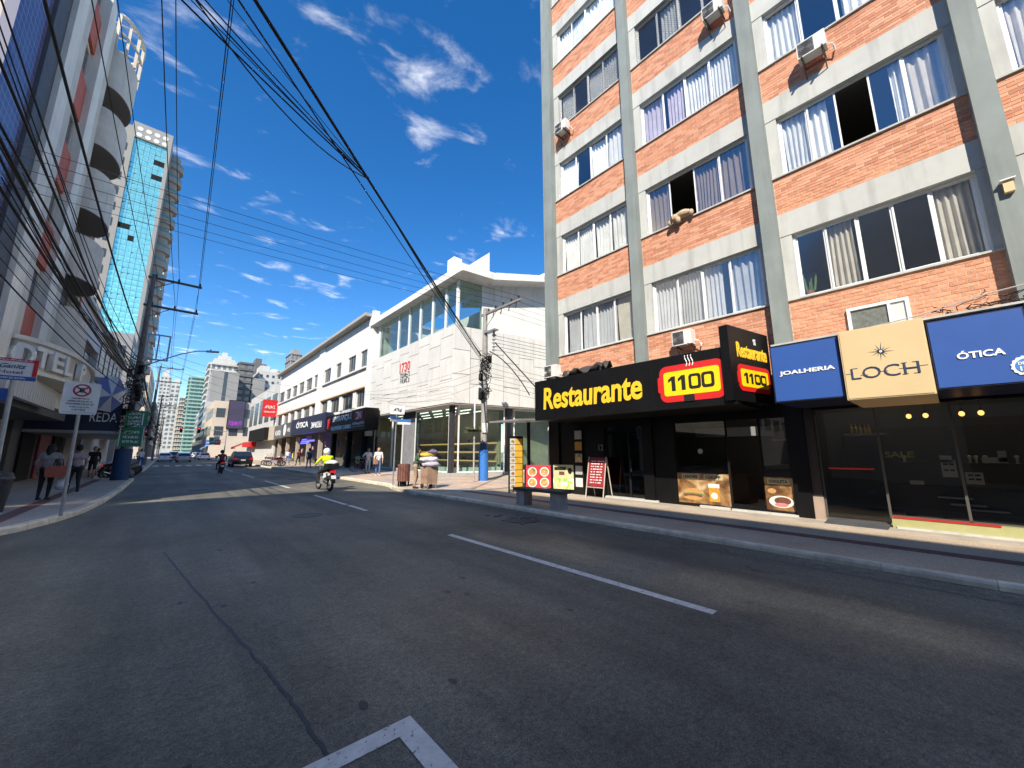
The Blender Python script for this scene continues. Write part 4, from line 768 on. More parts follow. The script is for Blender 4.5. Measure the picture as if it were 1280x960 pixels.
for i in range(3):
    for j in range(6): b.box(14.4 + i * 1.2, 22 + j * 1.9, 4.5, 14.46 + i * 1.2, 23.3 + j * 1.9, 4.55)
b.build('ceiling_light', mat('cool_tube', (.9, .9, .9), .4, emit=(1, .97, .88), estr=1.3), BT)
b = MB(); b.prism([(13.05, 34.2), (13.05, sp(0, .05)[1]), e[:2], (27, 34.2)], 4.58, Z0 + .018); b.build('soffit', mat('soffit_grey', (.42, .41, .39), .85, var=.1), BT)
# ================================================================== long white three-storey building
WB = thing('white_building', 'long white three-storey building with two window rows above black shop signs', 'building', (18, 54, 0))
WX = 13.0
b = MB(); b.box(13.35, 34.3, 5.2, 24, 73, 14.0); b.build('core_wall', mat('white_building_back', (.10, .10, .10), .9), WB)
def rows_between(y0, y1):
    m = M['white']; b = MB()
    for z0, z1 in ((5.2, 5.75), (7.4, 9.45), (11.15, 14.05)): b.box(WX, y0, z0, WX + .35, y1, z1)
    return b.build('facade_wall', m, WB)
rows_between(34.3, 48.4); rows_between(50.6, 73)
for y0, y1 in ((34.3, 34.75), (48.4, 50.6)): b = MB(); b.box(WX - .12, y0, 5.2, WX + .35, y1, 14.1); b.build('pier', M['white'], WB)
b = MB(); b.box(WX - .08, 33.9, 3.0, WX + .5, 34.29, 14.6); b.build('party_wall', M['white'], WB)
b = MB(); b.box(WX - .7, 34.3, 14.06, 24, 73.3, 14.35); b.build('roof_eave', mat('eave_grey', (.36, .33, .29), .85, var=.15), WB)
for z, m in ((9.28, M['white']), (7.42, mat('ledge_ochre', (.60, .42, .25), .8, var=.1))):
    for y0, y1 in ((34.76, 48.39), (50.61, 73)): b = MB(); b.box(WX - .22, y0, z, WX - .002, y1, z + .14); b.build('ledge', m, WB)
UW = [(34.8, 36.7), (37.9, 40.2), (42.2, 44.0), (45.7, 48.2), (50.7, 52.6), (53.3, 56.4), (57.2, 60.1), (61.0, 63.9), (64.8, 68.0), (69, 72.5)]
for z0, z1, wins in ((9.45, 11.15, UW), (5.75, 7.4, [(34.9, 37.2), (38.0, 41.2), (42.0, 45.0), (46, 48.3)] + UW[4:])):
    prev = None
    edges = sorted(wins)
    for i, (y0, y1) in enumerate(edges):
        b = MB(); b.box(WX + .13, y0, z0, WX + .19, y0 + .07, z1); b.box(WX + .13, y1 - .07, z0, WX + .19, y1, z1); b.box(WX + .13, (y0 + y1) / 2 - .03, z0, WX + .19, (y0 + y1) / 2 + .03, z1); b.box(WX + .13, y0, z1 - .07, WX + .19, y1, z1); b.box(WX + .13, y0, z0 + .0, WX + .19, y1, z0 + .06)
        w = b.build('window', M['greyalu'], WB); b = MB(); b.box(WX + .155, y0 + .07, z0 + .06, WX + .165, y1 - .07, z1 - .07); b.build('pane', mat('far_pane', (.035, .04, .045), .12, spec=.8), w)
        if i + 1 < len(edges) and edges[i + 1][0] - y1 < 2.1: b = MB(); b.box(WX - .05, y1 + .02, z0, WX + .35, edges[i + 1][0] - .02, z1); b.build('window_pier', M['white'], WB)
# shops below
def wb_sign(name, label, y0, y1, z0, z1, x, m, words, wm_, side=False):
    t = thing(name, label, 'sign', (x, (y0 + y1) / 2, z0)); b = MB(); b.box(x, y0, z0, WX - .13, y1, z1); b.build('sign_box', m, t)
    for s_, c, w_, h_ in words:
        if isinstance(s_, int): scribble(t, (x - .002, c[0], c[1]), w_, h_, s_, '-x', wm_, seed=s_)
        else: text(s_, (x - .002, c[0], c[1]), w_, h_, '-x', wm_, t, bold=.03, ext=.02)
    return t
t = wb_sign('souvenir_sign', 'black LEMBRANÇA DE BALNEÁRIO CAMBORIÚ souvenir shop sign', 30.9 + 3.5, 43.0, 3.45, 5.25, 12.2, M['black'], [('LEMBRANÇA DE', (38.0, 4.75), 6.2, .62), ('BALNEÁRIO CAMBORIÚ', (38.0, 3.95), 6.6, .5)], M['ltext'])
for yy, zz in ((42.1, 4.4),): plate(rrect((12.198, yy, zz), 1.1, 1.1, .1, '-x'), '-x', .02).build('shop_crest', M['red'], t)
o = plate(rrect((12.35, 34.385, 4.75), .9, .7, .08, '-y'), '-y', .02)
t2 = thing('souvenir_side_sign', 'black side panel with a red crest at the end of the souvenir sign', 'sign', (12.1, 33.2, 3.4)); b = MB(); b.box(11.75, 31.2, 3.4, 12.85, 34.38, 5.2); b.build('sign_box', M['black'], t2)
plate(rrect((11.748, 32.7, 4.65), 1.9, .75, .1, '-x'), '-x', .02).build('shop_crest', M['red'], t2); scribble(t2, (11.725, 32.7, 4.65), 1.2, .5, 2, '-x', M['ltext'], 8); scribble(t2, (11.748, 32.7, 3.98), 2.6, .18, 11, '-x', M['ltext'], 2); b = MB(); b.box(11.74, 31.4, 3.7, 11.75, 34.2, 3.75); b.build('rule_line', M['greyalu'], t2)
wb_sign('optician_shop_sign', 'dark navy ÓTICA sign along the white building', 43.2, 58.2, 3.8, 5.75, 12.1, M['navy'], [('ÓTICA', (52.6, 4.95), 5.6, .85), (8, (46.5, 4.6), 4.2, .6)], M['ltext'])
wb_sign('oval_logo_sign', 'grey sign with a white oval mark past the navy ÓTICA sign', 58.3, 64.0, 3.7, 5.6, 12.2, mat('sign_grey', (.09, .09, .09), .5), [(3, (60.0, 4.6), 1.6, .5)], M['ltext'])
t = S.objects['oval_logo_sign']; plate(disc_poly((12.198, 62.3, 4.65), .75, '-x', 20, .8), '-x', .03).build('oval_mark', M['ltext'], t)
wb_sign('small_grey_sign', 'grey shop sign with a white word at the end of the white building', 64.1, 69.5, 3.6, 5.5, 12.2, mat('sign_grey2', (.13, .13, .13), .5), [(6, (66.8, 4.4), 3.6, .6)], M['ltext'])
wb_sign('beige_sign', 'beige shop sign past the end of the white building', 69.6, 78.5, 3.5, 5.7, 12.2, mat('sign_beige', (.5, .42, .32), .6), [(4, (75, 4.3), 2.4, .5)], M['btext'])
b = MB(); b.box(14.8, 34.3, 0, 15, 73, 5.2); b.box(13.2, 73, 0, 15, 73.2, 5.2); b.box(13.1, 34.3, 5.0, 15, 73, 5.19); b.build('shop_back_wall', M['darkroom'], WB)
for y in (34.6, 38.5, 43.1, 47.9, 52.8, 58.2, 64.0, 69.5): b = MB(); b.box(12.9, y - .22, .13, 13.3, y + .22, 3.6); b.build('shop_pier', mat('pier_tan', (.35, .3, .25), .7) if y > 44 else M['blackmatt'], WB)
rnd = random.Random(5)
for i in range(44):
    y = rnd.uniform(35, 72); b = MB(); z = rnd.uniform(.5, 2.6); w_ = rnd.uniform(.15, .5); b.obox((rnd.uniform(13.2, 14.4), y, z), (.1, w_, rnd.uniform(.3, .8)), rnd.uniform(-.4, .4)); b.build('hanging_goods', rnd.choice([mat('goods_%d' % k, c_, .8) for k, c_ in enumerate(((.5, .45, .4), (.4, .08, .06), (.05, .12, .4), (.55, .5, .12), (.12, .1, .1), (.55, .3, .35)))]), WB)
b = MB()
for i in range(9): b.obox((12.95, 51.2, 2.95 + .07 * math.sin(i)), (.05, 2.6, .05), 0)
for i in range(3): b.obox((12.9, 54.2, 2.7 + i * .22), (.06, 3.4 - .7 * i, .14))
b.build('neon_strip', mat('blue_neon', (.05, .05, .6), .4, emit=(.05, .06, 1.0), estr=2.2), WB)

# ================================================================== generic city block with real window pieces
def city(name, label, x0, x1, y0, y1, h, wall, glass_m, fl, faces, frac=.55, wfrac=.6, slab=None, roof=None, z_base=0, cat='building', group=None, first=3.6, hfrac=None):
    """faces: list of (face, number of window columns). Each window is a piece of its own."""
    t = thing(name, label, cat, ((x0 + x1) / 2, (y0 + y1) / 2, 0), group); b = MB(); b.box(x0, y0, z_base, x1, y1, h); b.build('wall', wall, t)
    fh = (h - first - 1.0) / fl
    for face, nc in faces:
        L_ = (x1 - x0) if face in '-y+y' and face[1] == 'y' else (y1 - y0); cw = L_ / nc; ww = cw * wfrac; wh = fh * (hfrac or frac)
        if face[1] == 'y': me = MB().box(-ww / 2, -.06, 0, ww / 2, .06, wh)
        else: me = MB().box(-.06, -ww / 2, 0, .06, ww / 2, wh)
        me = me.mesh('window', glass_m)
        for k in range(fl):
            z = first + k * fh + fh * .28
            for i in range(nc):
                c = (i + .5) * cw
                loc = {'-y': (x0 + c, y0 - .02, z), '+y': (x0 + c, y1 + .02, z), '-x': (x0 - .02, y0 + c, z), '+x': (x1 + .02, y0 + c, z)}[face]; put('window', me, t, loc)
        if slab:
            for k in range(fl + 1):
                z = first + k * fh; d = slab[0]
                b = MB()
                if face == '-y': b.box(x0 + .2, y0 - d, z - .12, x1 - .2, y0 - .0, z + slab[1])
                elif face == '-x': b.box(x0 - d, y0 + .2, z - .12, x0, y1 - .2, z + slab[1])
                elif face == '+x': b.box(x1, y0 + .2, z - .12, x1 + d, y1 - .2, z + slab[1])
                b.build('balcony', slab[2], t)
    if roof:
        b = MB(); rx0, rx1, rh = roof; b.box(x0 + (x1 - x0) * rx0, y0 + (y1 - y0) * .2, h, x0 + (x1 - x0) * rx1, y1 - (y1 - y0) * .2, h + rh); b.build('roof_house', wall, t)
    return t
fw = mat('far_white', (.50, .495, .47), .8, var=.08, vscale=.2, dirt=.1); fg = mat('far_grey', (.27, .265, .255), .8, var=.08, vscale=.2); fd = mat('far_dark', (.13, .125, .12), .8, var=.1, vscale=.2); fgreen = mat('far_green', (.27, .40, .34), .7, var=.1, vscale=.2); fbe = mat('far_beige', (.55, .46, .36), .8, var=.08, vscale=.3)
gd = mat('far_glass_dark', (.05, .055, .06), .2, spec=.8); gg = mat('far_glass_green', (.10, .22, .19), .15, spec=.8); gm = mat('far_glass_grey', (.16, .17, .17), .3)
# right side, receding
t = city('low_white_building', 'low white building with tall glazing past the long white one', 13, 24, 73.4, 103, 13.2, fw, gd, 1, [('-x', 5)], frac=.62, wfrac=.62, first=5.0)
b = MB(); b.box(11.6, 74, 3.6, 13, 90, 5.6); b.build('shop_canopy', M['blackmatt'], t); b = MB(); b.box(12.0, 90.5, 2.6, 13, 101, 3.6); b.build('red_awning', M['red'], t)
t = thing('red_hanging_sign', 'red square sign hung high on the end of the white building', 'sign', (12, 73.6, 7.4)); b = MB(); b.box(10.9, 73.7, 7.3, 13, 73.9, 10.1); b.build('panel', M['red'], t); scribble(t, (11.95, 73.698, 8.9), 1.5, .45, 5, '-y', M['ltext'], 3); scribble(t, (11.95, 73.698, 8.1), 1.6, .2, 8, '-y', M['ltext'], 4)
t = city('billboard_building', 'beige corner building carrying the purple screen', 9.3, 24, 148, 175, 17.2, fbe, gd, 2, [('-y', 4), ('-x', 5)], first=5, frac=.5)
t2 = thing('video_screen', 'large dark purple advertising screen on the beige corner building', 'screen', (15, 147, 9)); b = MB(); b.box(12.9, 147.2, 8.6, 17.2, 147.9, 17.6); b.build('cabinet', M['blackmatt'], t2); b = MB(); b.box(13.05, 147.15, 8.8, 17.05, 147.2, 17.4); b.build('display', mat('screen_purple', (.03, .025, .045), .4, emit=(.05, .04, .085), estr=.35), t2); scribble(t2, (15, 147.14, 10.4), 3.2, 1.2, 5, '-y', mat('screen_magenta', (.3, .03, .4), .5, emit=(.3, .03, .4), estr=.3), 4)
t = city('white_tower', 'tall white residential tower with stepped crown beyond the screen', 12.6, 25, 262, 285, 50, fw, gm, 13, [('-y', 5), ('-x', 5)], slab=(.9, .9, fw), frac=.6, wfrac=.55)
for a_, c_, z_ in ((.12, .88, 53), (.28, .74, 55.5), (.42, .6, 58)): b = MB(); b.box(12.6 + 12.4 * a_, 262 + 20 * a_, 49.9, 12.6 + 12.4 * c_, 262 + 20 * c_, z_); b.build('crown_step', fw, t)
t = city('grey_blank_building', 'plain grey tower wall with one dark window strip', 12.9, 24.3, 245, 261, 42.5, fg, gd, 9, [('-y', 1)], wfrac=.13, frac=.95)
city('dark_tower', 'dark brown-grey tower block beside the white stepped tower', 24.6, 31.5, 255, 280, 51, fd, gm, 13, [('-y', 2), ('-x', 4)], slab=(.6, .3, fd))
city('grey_slab_building', 'windowless mid-grey slab block between dark and white towers', 31, 37.6, 255, 270, 42.5, fg, gd, 3, [('-x', 1)], wfrac=.1)
t = city('white_block', 'white block with dark square windows behind the white building roof', 35, 47, 262, 285, 48.5, fw, gd, 12, [('-y', 4), ('-x', 4)], wfrac=.42, frac=.42, roof=(.1, .5, 4)); b = MB(); b.cyl((38, 270, 48), (38, 270, 58), .25, .1, 6); b.build('antenna', M['steel'], t); b = MB(); b.lathe((44, 268, 48.4), [(3, 0), (3, 1.6), (2, 2.6), (.2, 3)], 16); b.build('roof_tank', fw, t)
city('stepped_grey_tower', 'unfinished grey tower with antenna behind the white block', 36, 44, 300, 318, 60, fd, gm, 8, [('-y', 3)], roof=(.25, .7, 4))
city('roofline_tower', 'lone grey tower top peeking above the white building roof', 50.5, 56.8, 262, 276, 62, fg, gm, 14, [('-y', 3), ('-x', 3)], roof=(.2, .8, 3), slab=(.5, .2, fd))
city('green_tower', 'pale green tower with stacked balconies at the street end', 8.4, 18.6, 428, 450, 66, fgreen, gg, 19, [('-y', 3), ('-x', 3)], slab=(1.3, 1.0, fgreen), wfrac=.7)
city('slim_white_tower', 'slim pale tower standing over the far end of the street', -3.7, 2.5, 440, 460, 60, fw, gm, 15, [('-y', 2), ('+x', 3)], roof=(.3, .9, 5))
city('pink_stepped_block', 'pinkish block with rows of balconies at the street end', 2.9, 14, 500, 520, 45, mat('far_pink', (.52, .45, .42), .8, var=.08, vscale=.2), gd, 11, [('-y', 4)], slab=(1, .9, fw))
city('pale_far_tower', 'pale hazy tower rising behind the slim white one', -13, -4.6, 520, 540, 78, fw, gm, 20, [('-y', 3)], roof=(.2, .7, 6))
city('cream_far_tower', 'cream tower between the slim white tower and the green one', 3.2, 8.2, 470, 490, 52, fbe, gm, 13, [('-y', 3)], slab=(.8, .8, fw))
city('grey_far_tower', 'grey tower just right of the green balcony tower', 20, 31, 430, 450, 74, fg, gm, 19, [('-y', 4), ('-x', 3)], roof=(.2, .8, 5))
city('hillside_tower', 'tan tower standing behind the dark brown-grey block', 27, 36, 330, 350, 60, fbe, gm, 16, [('-y', 3), ('-x', 3)], roof=(.2, .6, 5), slab=(.7, .4, fw))
city('twin_white_tower', 'white tower rising over the beige corner with the screen', 20, 28, 340, 360, 62, fw, gd, 16, [('-y', 3), ('-x', 3)], slab=(.6, .3, fg))
city('end_block', 'grey block closing the street in the distance', -40, 60, 640, 660, 24, fg, gd, 6, [('-y', 22)])

# ================================================================== hotel on the left
HT = thing('hotel_building', 'grey hotel with curved balconies and red window strips', 'building', (-9, 23, 0))
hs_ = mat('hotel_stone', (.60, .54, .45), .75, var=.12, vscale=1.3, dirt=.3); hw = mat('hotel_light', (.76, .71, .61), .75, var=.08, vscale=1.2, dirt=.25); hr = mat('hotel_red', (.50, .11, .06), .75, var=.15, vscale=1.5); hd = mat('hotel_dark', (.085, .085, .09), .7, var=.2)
tile = bpy.data.materials.new('violet_tiles'); tile.use_nodes = True; N = tile.node_tree.nodes; L = tile.node_tree.links; tcn = N.new('ShaderNodeTexCoord'); sx = N.new('ShaderNodeSeparateXYZ'); cb = N.new('ShaderNodeCombineXYZ'); L.new(tcn.outputs['Object'], sx.inputs[0]); L.new(sx.outputs[1], cb.inputs[0]); L.new(sx.outputs[2], cb.inputs[1])
bt = N.new('ShaderNodeTexBrick'); bt.inputs['Scale'].default_value = 1; bt.offset = 0; bt.inputs['Brick Width'].default_value = .30; bt.inputs['Row Height'].default_value = .26; bt.inputs['Mortar Size'].default_value = .016; bt.inputs['Color1'].default_value = (.065, .05, .14, 1); bt.inputs['Color2'].default_value = (.10, .075, .19, 1); bt.inputs['Mortar'].default_value = (.30, .29, .34, 1)
L.new(cb.outputs[0], bt.inputs[0]); L.new(bt.outputs[0], N['Principled BSDF'].inputs['Base Color']); N['Principled BSDF'].inputs['Roughness'].default_value = .3
HX = -4.3
b = MB(); b.box(-22, 15.3, 3.3, HX - .35, 29.4, 22.2); b.build('core_wall', hs_, HT)
b = MB(); b.box(HX - .35, 15.3, 3.3, HX - .12, 17.45, 22.4); b.build('tile_wall', tile, HT)
b = MB(); b.box(HX - .35, 17.45, 4.2, HX - .02, 18.6, 22.3); b.build('pilaster', hd, HT)
b = MB(); b.box(HX - .35, 18.6, 4.2, HX + .12, 19.7, 22.4); b.build('pilaster', hw, HT); b = MB(); b.box(HX - .35, 19.7, 4.2, HX + .02, 20.9, 22.4); b.build('pilaster', hs_, HT)
b = MB(); b.box(HX - .35, 22.8, 4.2, HX + .1, 23.9, 22.4); b.build('pilaster', hw, HT); b = MB(); b.box(HX - .35, 23.9, 4.2, HX, 25.3, 22.4); b.build('pilaster', hs_, HT)
zf = [5.2 + 3.4 * k for k in range(5)]
for k, z in enumerate(zf):
    b = MB(); b.box(HX - .34, 20.9, z, HX - .1, 22.8, z + 1.7); b.build('red_panel', hr, HT)
    b = MB(); b.box(HX - .30, 20.95, z + 1.72, HX - .2, 21.05, z + 3.35); b.box(HX - .30, 22.65, z + 1.72, HX - .2, 22.75, z + 3.35); b.box(HX - .30, 21.8, z + 1.72, HX - .22, 21.88, z + 3.35); b.box(HX - .3, 21.05, z + 3.2, HX - .2, 22.65, z + 3.36); w = b.build('window', hs_, HT)
    b = MB(); b.box(HX - .27, 21.05, z + 1.72, HX - .25, 22.65, z + 3.2); b.build('pane', mat('hotel_pane', (.06, .065, .07), .15, spec=.8), w)
    if k % 2 == 0: b = MB(); b.box(HX - .22, 21.1, z + 1.75, HX - .21, 21.75, z + 2.6); b.build('pane_blind', hw, w)
# rounded balcony bay: solid parapets, open half-moons between
YC, RB, RA = 26.9, 1.65, .78
def arc(a, bb, n=18, yc=YC): return [(HX + a * math.sin(math.pi * i / n), yc - bb * math.cos(math.pi * i / n)) for i in range(n + 1)]
ptop = [8.0, 11.5, 14.9, 18.2, 21.6]; pbot = [5.3, 9.45, 12.75, 16.15, 19.4]
for z0, z1 in zip(pbot, ptop):
    o_ = arc(RA, RB); i_ = arc(RA - .14, RB - .14); b = MB(); n = len(o_)
    vs = [(x, y, z0) for x, y in o_] + [(x, y, z1) for x, y in o_] + [(x, y, z0) for x, y in i_] + [(x, y, z1) for x, y in i_]
    fs = [(j, j + 1, n + j + 1, n + j) for j in range(n - 1)] + [(2 * n + j, 3 * n + j, 3 * n + j + 1, 2 * n + j + 1) for j in range(n - 1)] + [(n + j, n + j + 1, 3 * n + j + 1, 3 * n + j) for j in range(n - 1)]
    b._add(vs, fs); pb = b.build('balcony_parapet', hs_, HT, smooth=40)
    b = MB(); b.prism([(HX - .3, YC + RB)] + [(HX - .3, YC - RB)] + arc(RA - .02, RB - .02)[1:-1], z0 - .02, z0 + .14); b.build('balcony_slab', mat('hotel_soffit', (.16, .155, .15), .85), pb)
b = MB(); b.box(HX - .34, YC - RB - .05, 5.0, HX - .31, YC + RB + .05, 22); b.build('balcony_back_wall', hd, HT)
for z in pbot: b = MB(); b.box(HX - .30, YC - .8, z + .15, HX - .26, YC + .2, z + 2.3); b.build('balcony_door', mat('hotel_pane', (.06, .065, .07)), HT)
b = MB(); b.box(HX - .35, YC + RB, 4.2, HX + .05, 29.4, 22.4); b.build('end_pilaster', hw, HT); b = MB(); b.box(HX + .05, 28.75, 6, HX + .09, 29.1, 22.2); b.build('red_strip', hr, HT)
# open crown above the bay
b = MB()
for i in range(0, 19, 3): x, y = arc(RA, RB)[i]; b.box(x - .06, y - .06, 21.6, x + .06, y + .06, 23.6)
b.tube([(x, y, 22.6) for x, y in arc(RA, RB)], .06, 5); b.tube([(x, y, 23.6) for x, y in arc(RA, RB)], .09, 5)
for i in range(3): b.tube([(HX - .3, YC - 1 + i, 23.6), (HX + RA * .9, YC - 1 + i, 23.6)], .05, 4)
b.build('pergola', hs_, HT)
# canopy ring with the hotel lettering
YC2, RB2, RA2 = 25.0, 5.2, 1.25
for nm, z0, z1, g_, m in (('letter_band', 4.32, 5.25, 0, hs_), ('band_rim', 5.25, 5.4, .14, hw), ('band_rim', 4.2, 4.32, .14, hw)):
    b = MB(); b.prism([(HX - .3, YC2 + RB2), (HX - .3, YC2 - RB2)] + arc(RA2 + g_, RB2 + g_, 24, YC2)[1:-1], z0, z1); b.build(nm, m, HT, smooth=30)
for ch, dg in (('H', 3), ('O', 14), ('T', 29), ('E', 42), ('L', 53), ('P', 71)):
    th = R(dg); yy = YC2 - RB2 * math.cos(th); x = HX + (RA2 + .04) * math.sin(th); tx, ty = RA2 * math.cos(th), RB2 * math.sin(th)
    text(ch, (x, yy, 4.78), .66, .7, (tx, ty), mat('letter_offwhite', (.78, .76, .70), .6), HT, ext=.16, bold=.03)
b = MB(); b.prism([(-7.5, 29.4), (-7.5, 15.3), (HX + .35, 15.3), (HX + .5, 24), (HX + .35, 29.4)], 3.5, 4.19); b.build('podium_fascia', hw, HT)
pm2 = mat('hotel_corrugated', (.50, .48, .44), .75, var=.08)
for i in range(22): y = 17.4 + i * .3; b = MB(); b.box(HX + .52, y, 3.25, HX + .7, y + .26, 4.1 - .012 * i); b.build('fascia_slat', pm2, HT)
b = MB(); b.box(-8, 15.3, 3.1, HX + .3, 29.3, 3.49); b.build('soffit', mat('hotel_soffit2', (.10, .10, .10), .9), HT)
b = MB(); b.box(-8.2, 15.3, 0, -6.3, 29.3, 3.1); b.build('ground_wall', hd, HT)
for y, m in ((16, hw), (19, hs_), (21.7, hw), (24.4, hs_), (27, hw), (28.7, hs_)): b = MB(); b.box(-6.35, y, .13, -5.9, y + .5, 3.1); b.build('ground_pier', m, HT)
for y in (16.6, 19.6, 22.3, 25, 27.6):
    b = MB(); b.box(-6.29, y, .2, -6.24, y + .06, 3.0); b.box(-6.29, y + 1.8, .2, -6.24, y + 1.86, 3.0); b.box(-6.29, y, 2.95, -6.24, y + 1.86, 3.05); w = b.build('shop_window', M['greyalu'], HT); b = MB(); b.box(-6.27, y + .06, .25, -6.26, y + 1.8, 2.95); b.build('pane', mat('hotel_pane', (.06, .065, .07)), w)
# ---- next shop with navy canopy and flag-coloured awning
RD = thing('navy_canopy_shop', 'shop with navy REDA canopy and white cornice beside the hotel', 'building', (-9, 38, 0))
b = MB(); b.box(-20, 29.45, 0, -5.6, 46, 11.0); b.build('wall', mat('shop_dark', (.07, .065, .065), .6, var=.2), RD); b = MB(); b.box(-20, 29.42, 9.6, -5.2, 46.1, 11.6); b.build('cornice', fw, RD); b = MB(); b.box(-20, 29.4, 11.6, -4.9, 46.2, 11.85); b.build('cornice_cap', fw, RD)
b = MB(); b.box(-5.58, 31, 2.75, -2.15, 46, 4.3); b.build('canopy', M['navy'], RD); b = MB(); b.box(-5.58, 30.96, 2.6, -2.1, 46.02, 2.75); b.build('canopy_edge', M['greyalu'], RD)
text('REDA', (-2.82, 30.995, 3.5), 1.05, .5, '-y', M['ltext'], RD)
b = MB(); b.box(-5.58, 30, 5.6, -5.5, 45.8, 6.6); b.build('red_fascia', mat('shop_red', (.26, .02, .025), .6), RD)
for i in range(5): b = MB(); b.box(-5.59, 30.3 + i * 3.1, 6.8, -5.54, 32.9 + i * 3.1, 9.3); w = b.build('window', M['blackmatt'], RD); b = MB(); b.box(-5.535, 30.45 + i * 3.1, 6.95, -5.525, 32.75 + i * 3.1, 9.15); b.build('pane', gd, w)
b = MB(); b.box(-5.5, 35.2, 7.2, -5.42, 37.2, 8.3); b.build('notice', mat('notice_blue', (.25, .42, .62), .5), RD)
for i in range(4): b = MB(); b.box(-5.59, 31 + i * 3.7, .13, -5.5, 33.6 + i * 3.7, 2.8); b.build('shop_opening', (M['blackmatt'], mat('shop_red', (.26, .02, .025)), M['blackmatt'], mat('pier_tan', (.35, .3, .25)))[i], RD)
t = thing('parasol', 'blue and white panelled parasol hanging folded sideways before the navy canopy', 'parasol', (-2.6, 30.6, 4.2)); cc = Vector((-2.72, 30.2, 4.75)); rim = []
for i in range(8): a = i * math.pi / 4 + .3; rim.append(cc + Vector((.62 * math.cos(a), .25 * math.cos(a), 1.05 * math.sin(a))))
tip = cc + Vector((.15, -.4, -.15))
for i in range(8): b = MB(); b._add([tip, rim[i], rim[(i + 1) % 8]], [(0, 1, 2)]); o = b.build('canopy_panel', (mat('flag_blue', (.16, .22, .46), .8), mat('flag_white', (.72, .72, .74), .8))[i % 2], t); o.modifiers.new('thick', 'SOLIDIFY').thickness = .01
b = MB(); b.tube([tip, cc - Vector((.8, -.6, .4))], .025, 5); b.build('shaft', M['steel'], t)
# ---- row beyond on the left and the mirror-glass tower
city('left_row_block', 'grey-white low block with shopfronts behind the left wooden pole', -18, -5.2, 46.2, 66, 12.5, fw, gd, 2, [('+x', 6), ('-y', 4)], frac=.55, slab=(.5, .2, fg))
city('left_row_tall_block', 'greyish mid-rise block under the glass tower', -20, -5, 70, 93, 17, fg, gd, 4, [('+x', 7), ('-y', 5)], frac=.5)
city('white_balcony_tower', 'white tower with stacked dark balconies behind the leaning wooden pole', -20.5, -9.2, 182, 205, 86, fw, gd, 25, [('+x', 4), ('-y', 2)], slab=(1.0, .7, fw), wfrac=.7)
city('left_far_block', 'beige block further down the left side', -20, -6, 150, 190, 26, fbe, gd, 7, [('+x', 8), ('-y', 3)])
city('left_far_grey_block', 'grey block in the distance on the left side', -20, -5, 195, 300, 20, fg, gd, 5, [('+x', 14)])
city('right_far_block', 'white mid-rise on the right beyond the beige corner', 9.2, 26, 180, 250, 20, fw, gd, 5, [('-x', 12)])
TW = thing('glass_tower', 'tall tower with a turquoise mirror-glass front and curved balconies', 'building', (-10, 105, 0)); tb = mat('tower_beige', (.27, .262, .245), .8, var=.06, vscale=.2)
b = MB(); b.box(-14.6, 95.6, 0, -6.2, 116, 63); b.build('wall', tb, TW); b = MB(); b.box(-11.9, 94.6, 17, -11.4, 95.6, 63.5); b.box(-6.75, 94.6, 17, -6.2, 95.6, 63.5); b.box(-11.4, 94.6, 60.4, -6.75, 95.6, 63.5); b.build('front_frame', tb, TW)
mg = bpy.data.materials.new('turquoise_mirror'); mg.use_nodes = True; p = mg.node_tree.nodes['Principled BSDF']; p.inputs['Base Color'].default_value = (.42, .90, .70, 1); p.inputs['Metallic'].default_value = .72; p.inputs['Roughness'].default_value = .03
nz = mg.node_tree.nodes.new('ShaderNodeTexNoise'); nz.inputs['Scale'].default_value = .35; bpn = mg.node_tree.nodes.new('ShaderNodeBump'); bpn.inputs['Strength'].default_value = .5; bpn.inputs['Distance'].default_value = .5
mg.node_tree.links.new(nz.outputs[0], bpn.inputs['Height']); mg.node_tree.links.new(bpn.outputs[0], p.inputs['Normal'])
nr, nc_ = 42, 6; ph = (60.4 - 17) / nr; pw = (11.4 - 6.75) / nc_; rnd = random.Random(12)
pane_me = [None] * 8
for k in range(8):
    tx, tz = rnd.uniform(-.015, .015), rnd.uniform(-.035, .035); m_ = MB(); m_._add([(.02, -tx, .02), (pw - .02, tx, .02), (pw - .02, tx + tz, ph - .02), (.02, -tx + tz, ph - .02)], [(0, 1, 2, 3)]); pane_me[k] = m_.mesh('mirror_pane', mg, fix=False)
dk = MB().box(.02, -.1, .02, pw - .02, 0, ph - .02).mesh('open_pane', M['blackmatt'])
b = MB(); b.box(-11.4, 95.0, 17, -6.75, 95.5, 60.4); b.build('curtain_wall', mat('tower_joint', (.05, .10, .10), .5), TW)
for r_ in range(nr):
    for c_ in range(nc_):
        op = (r_, c_) in ((38, 5), (38, 4), (35, 5), (35, 4), (24, 0), (24, 1), (22, 2))
        put('open_pane' if op else 'mirror_pane', dk if op else pane_me[rnd.randrange(8)], TW, (-11.4 + c_ * pw, 94.97, 17 + r_ * ph))
for i in range(4):
    for z in (61.0, 62.3): plate(disc_poly((-10.8 + i * 1.2, 94.598, z), .42, '-y', 14), '-y', .04).build('round_opening', mat('tower_hole', (.62, .64, .64), .8), TW)
b = MB(); b.lathe((-6.2, 100, 0), [(1.5, 0), (1.5, 62)], 28); b.build('round_core', tb, TW)
for k in range(19):
    z = 4 + k * 3.05; b = MB(); b.lathe((-6.2, 100, z), [(1.55, 0), (2.15, 0), (2.15, 1.0), (2.05, 1.0), (2.05, .2), (1.55, .2)], 28); o = b.build('balcony', tb, TW, smooth=30); b = MB(); b.lathe((-6.2, 100, z + 1.0), [(2.12, 0), (2.12, .45), (2.09, .45), (2.09, 0)], 28); b.build('balcony_glass', gg, o)
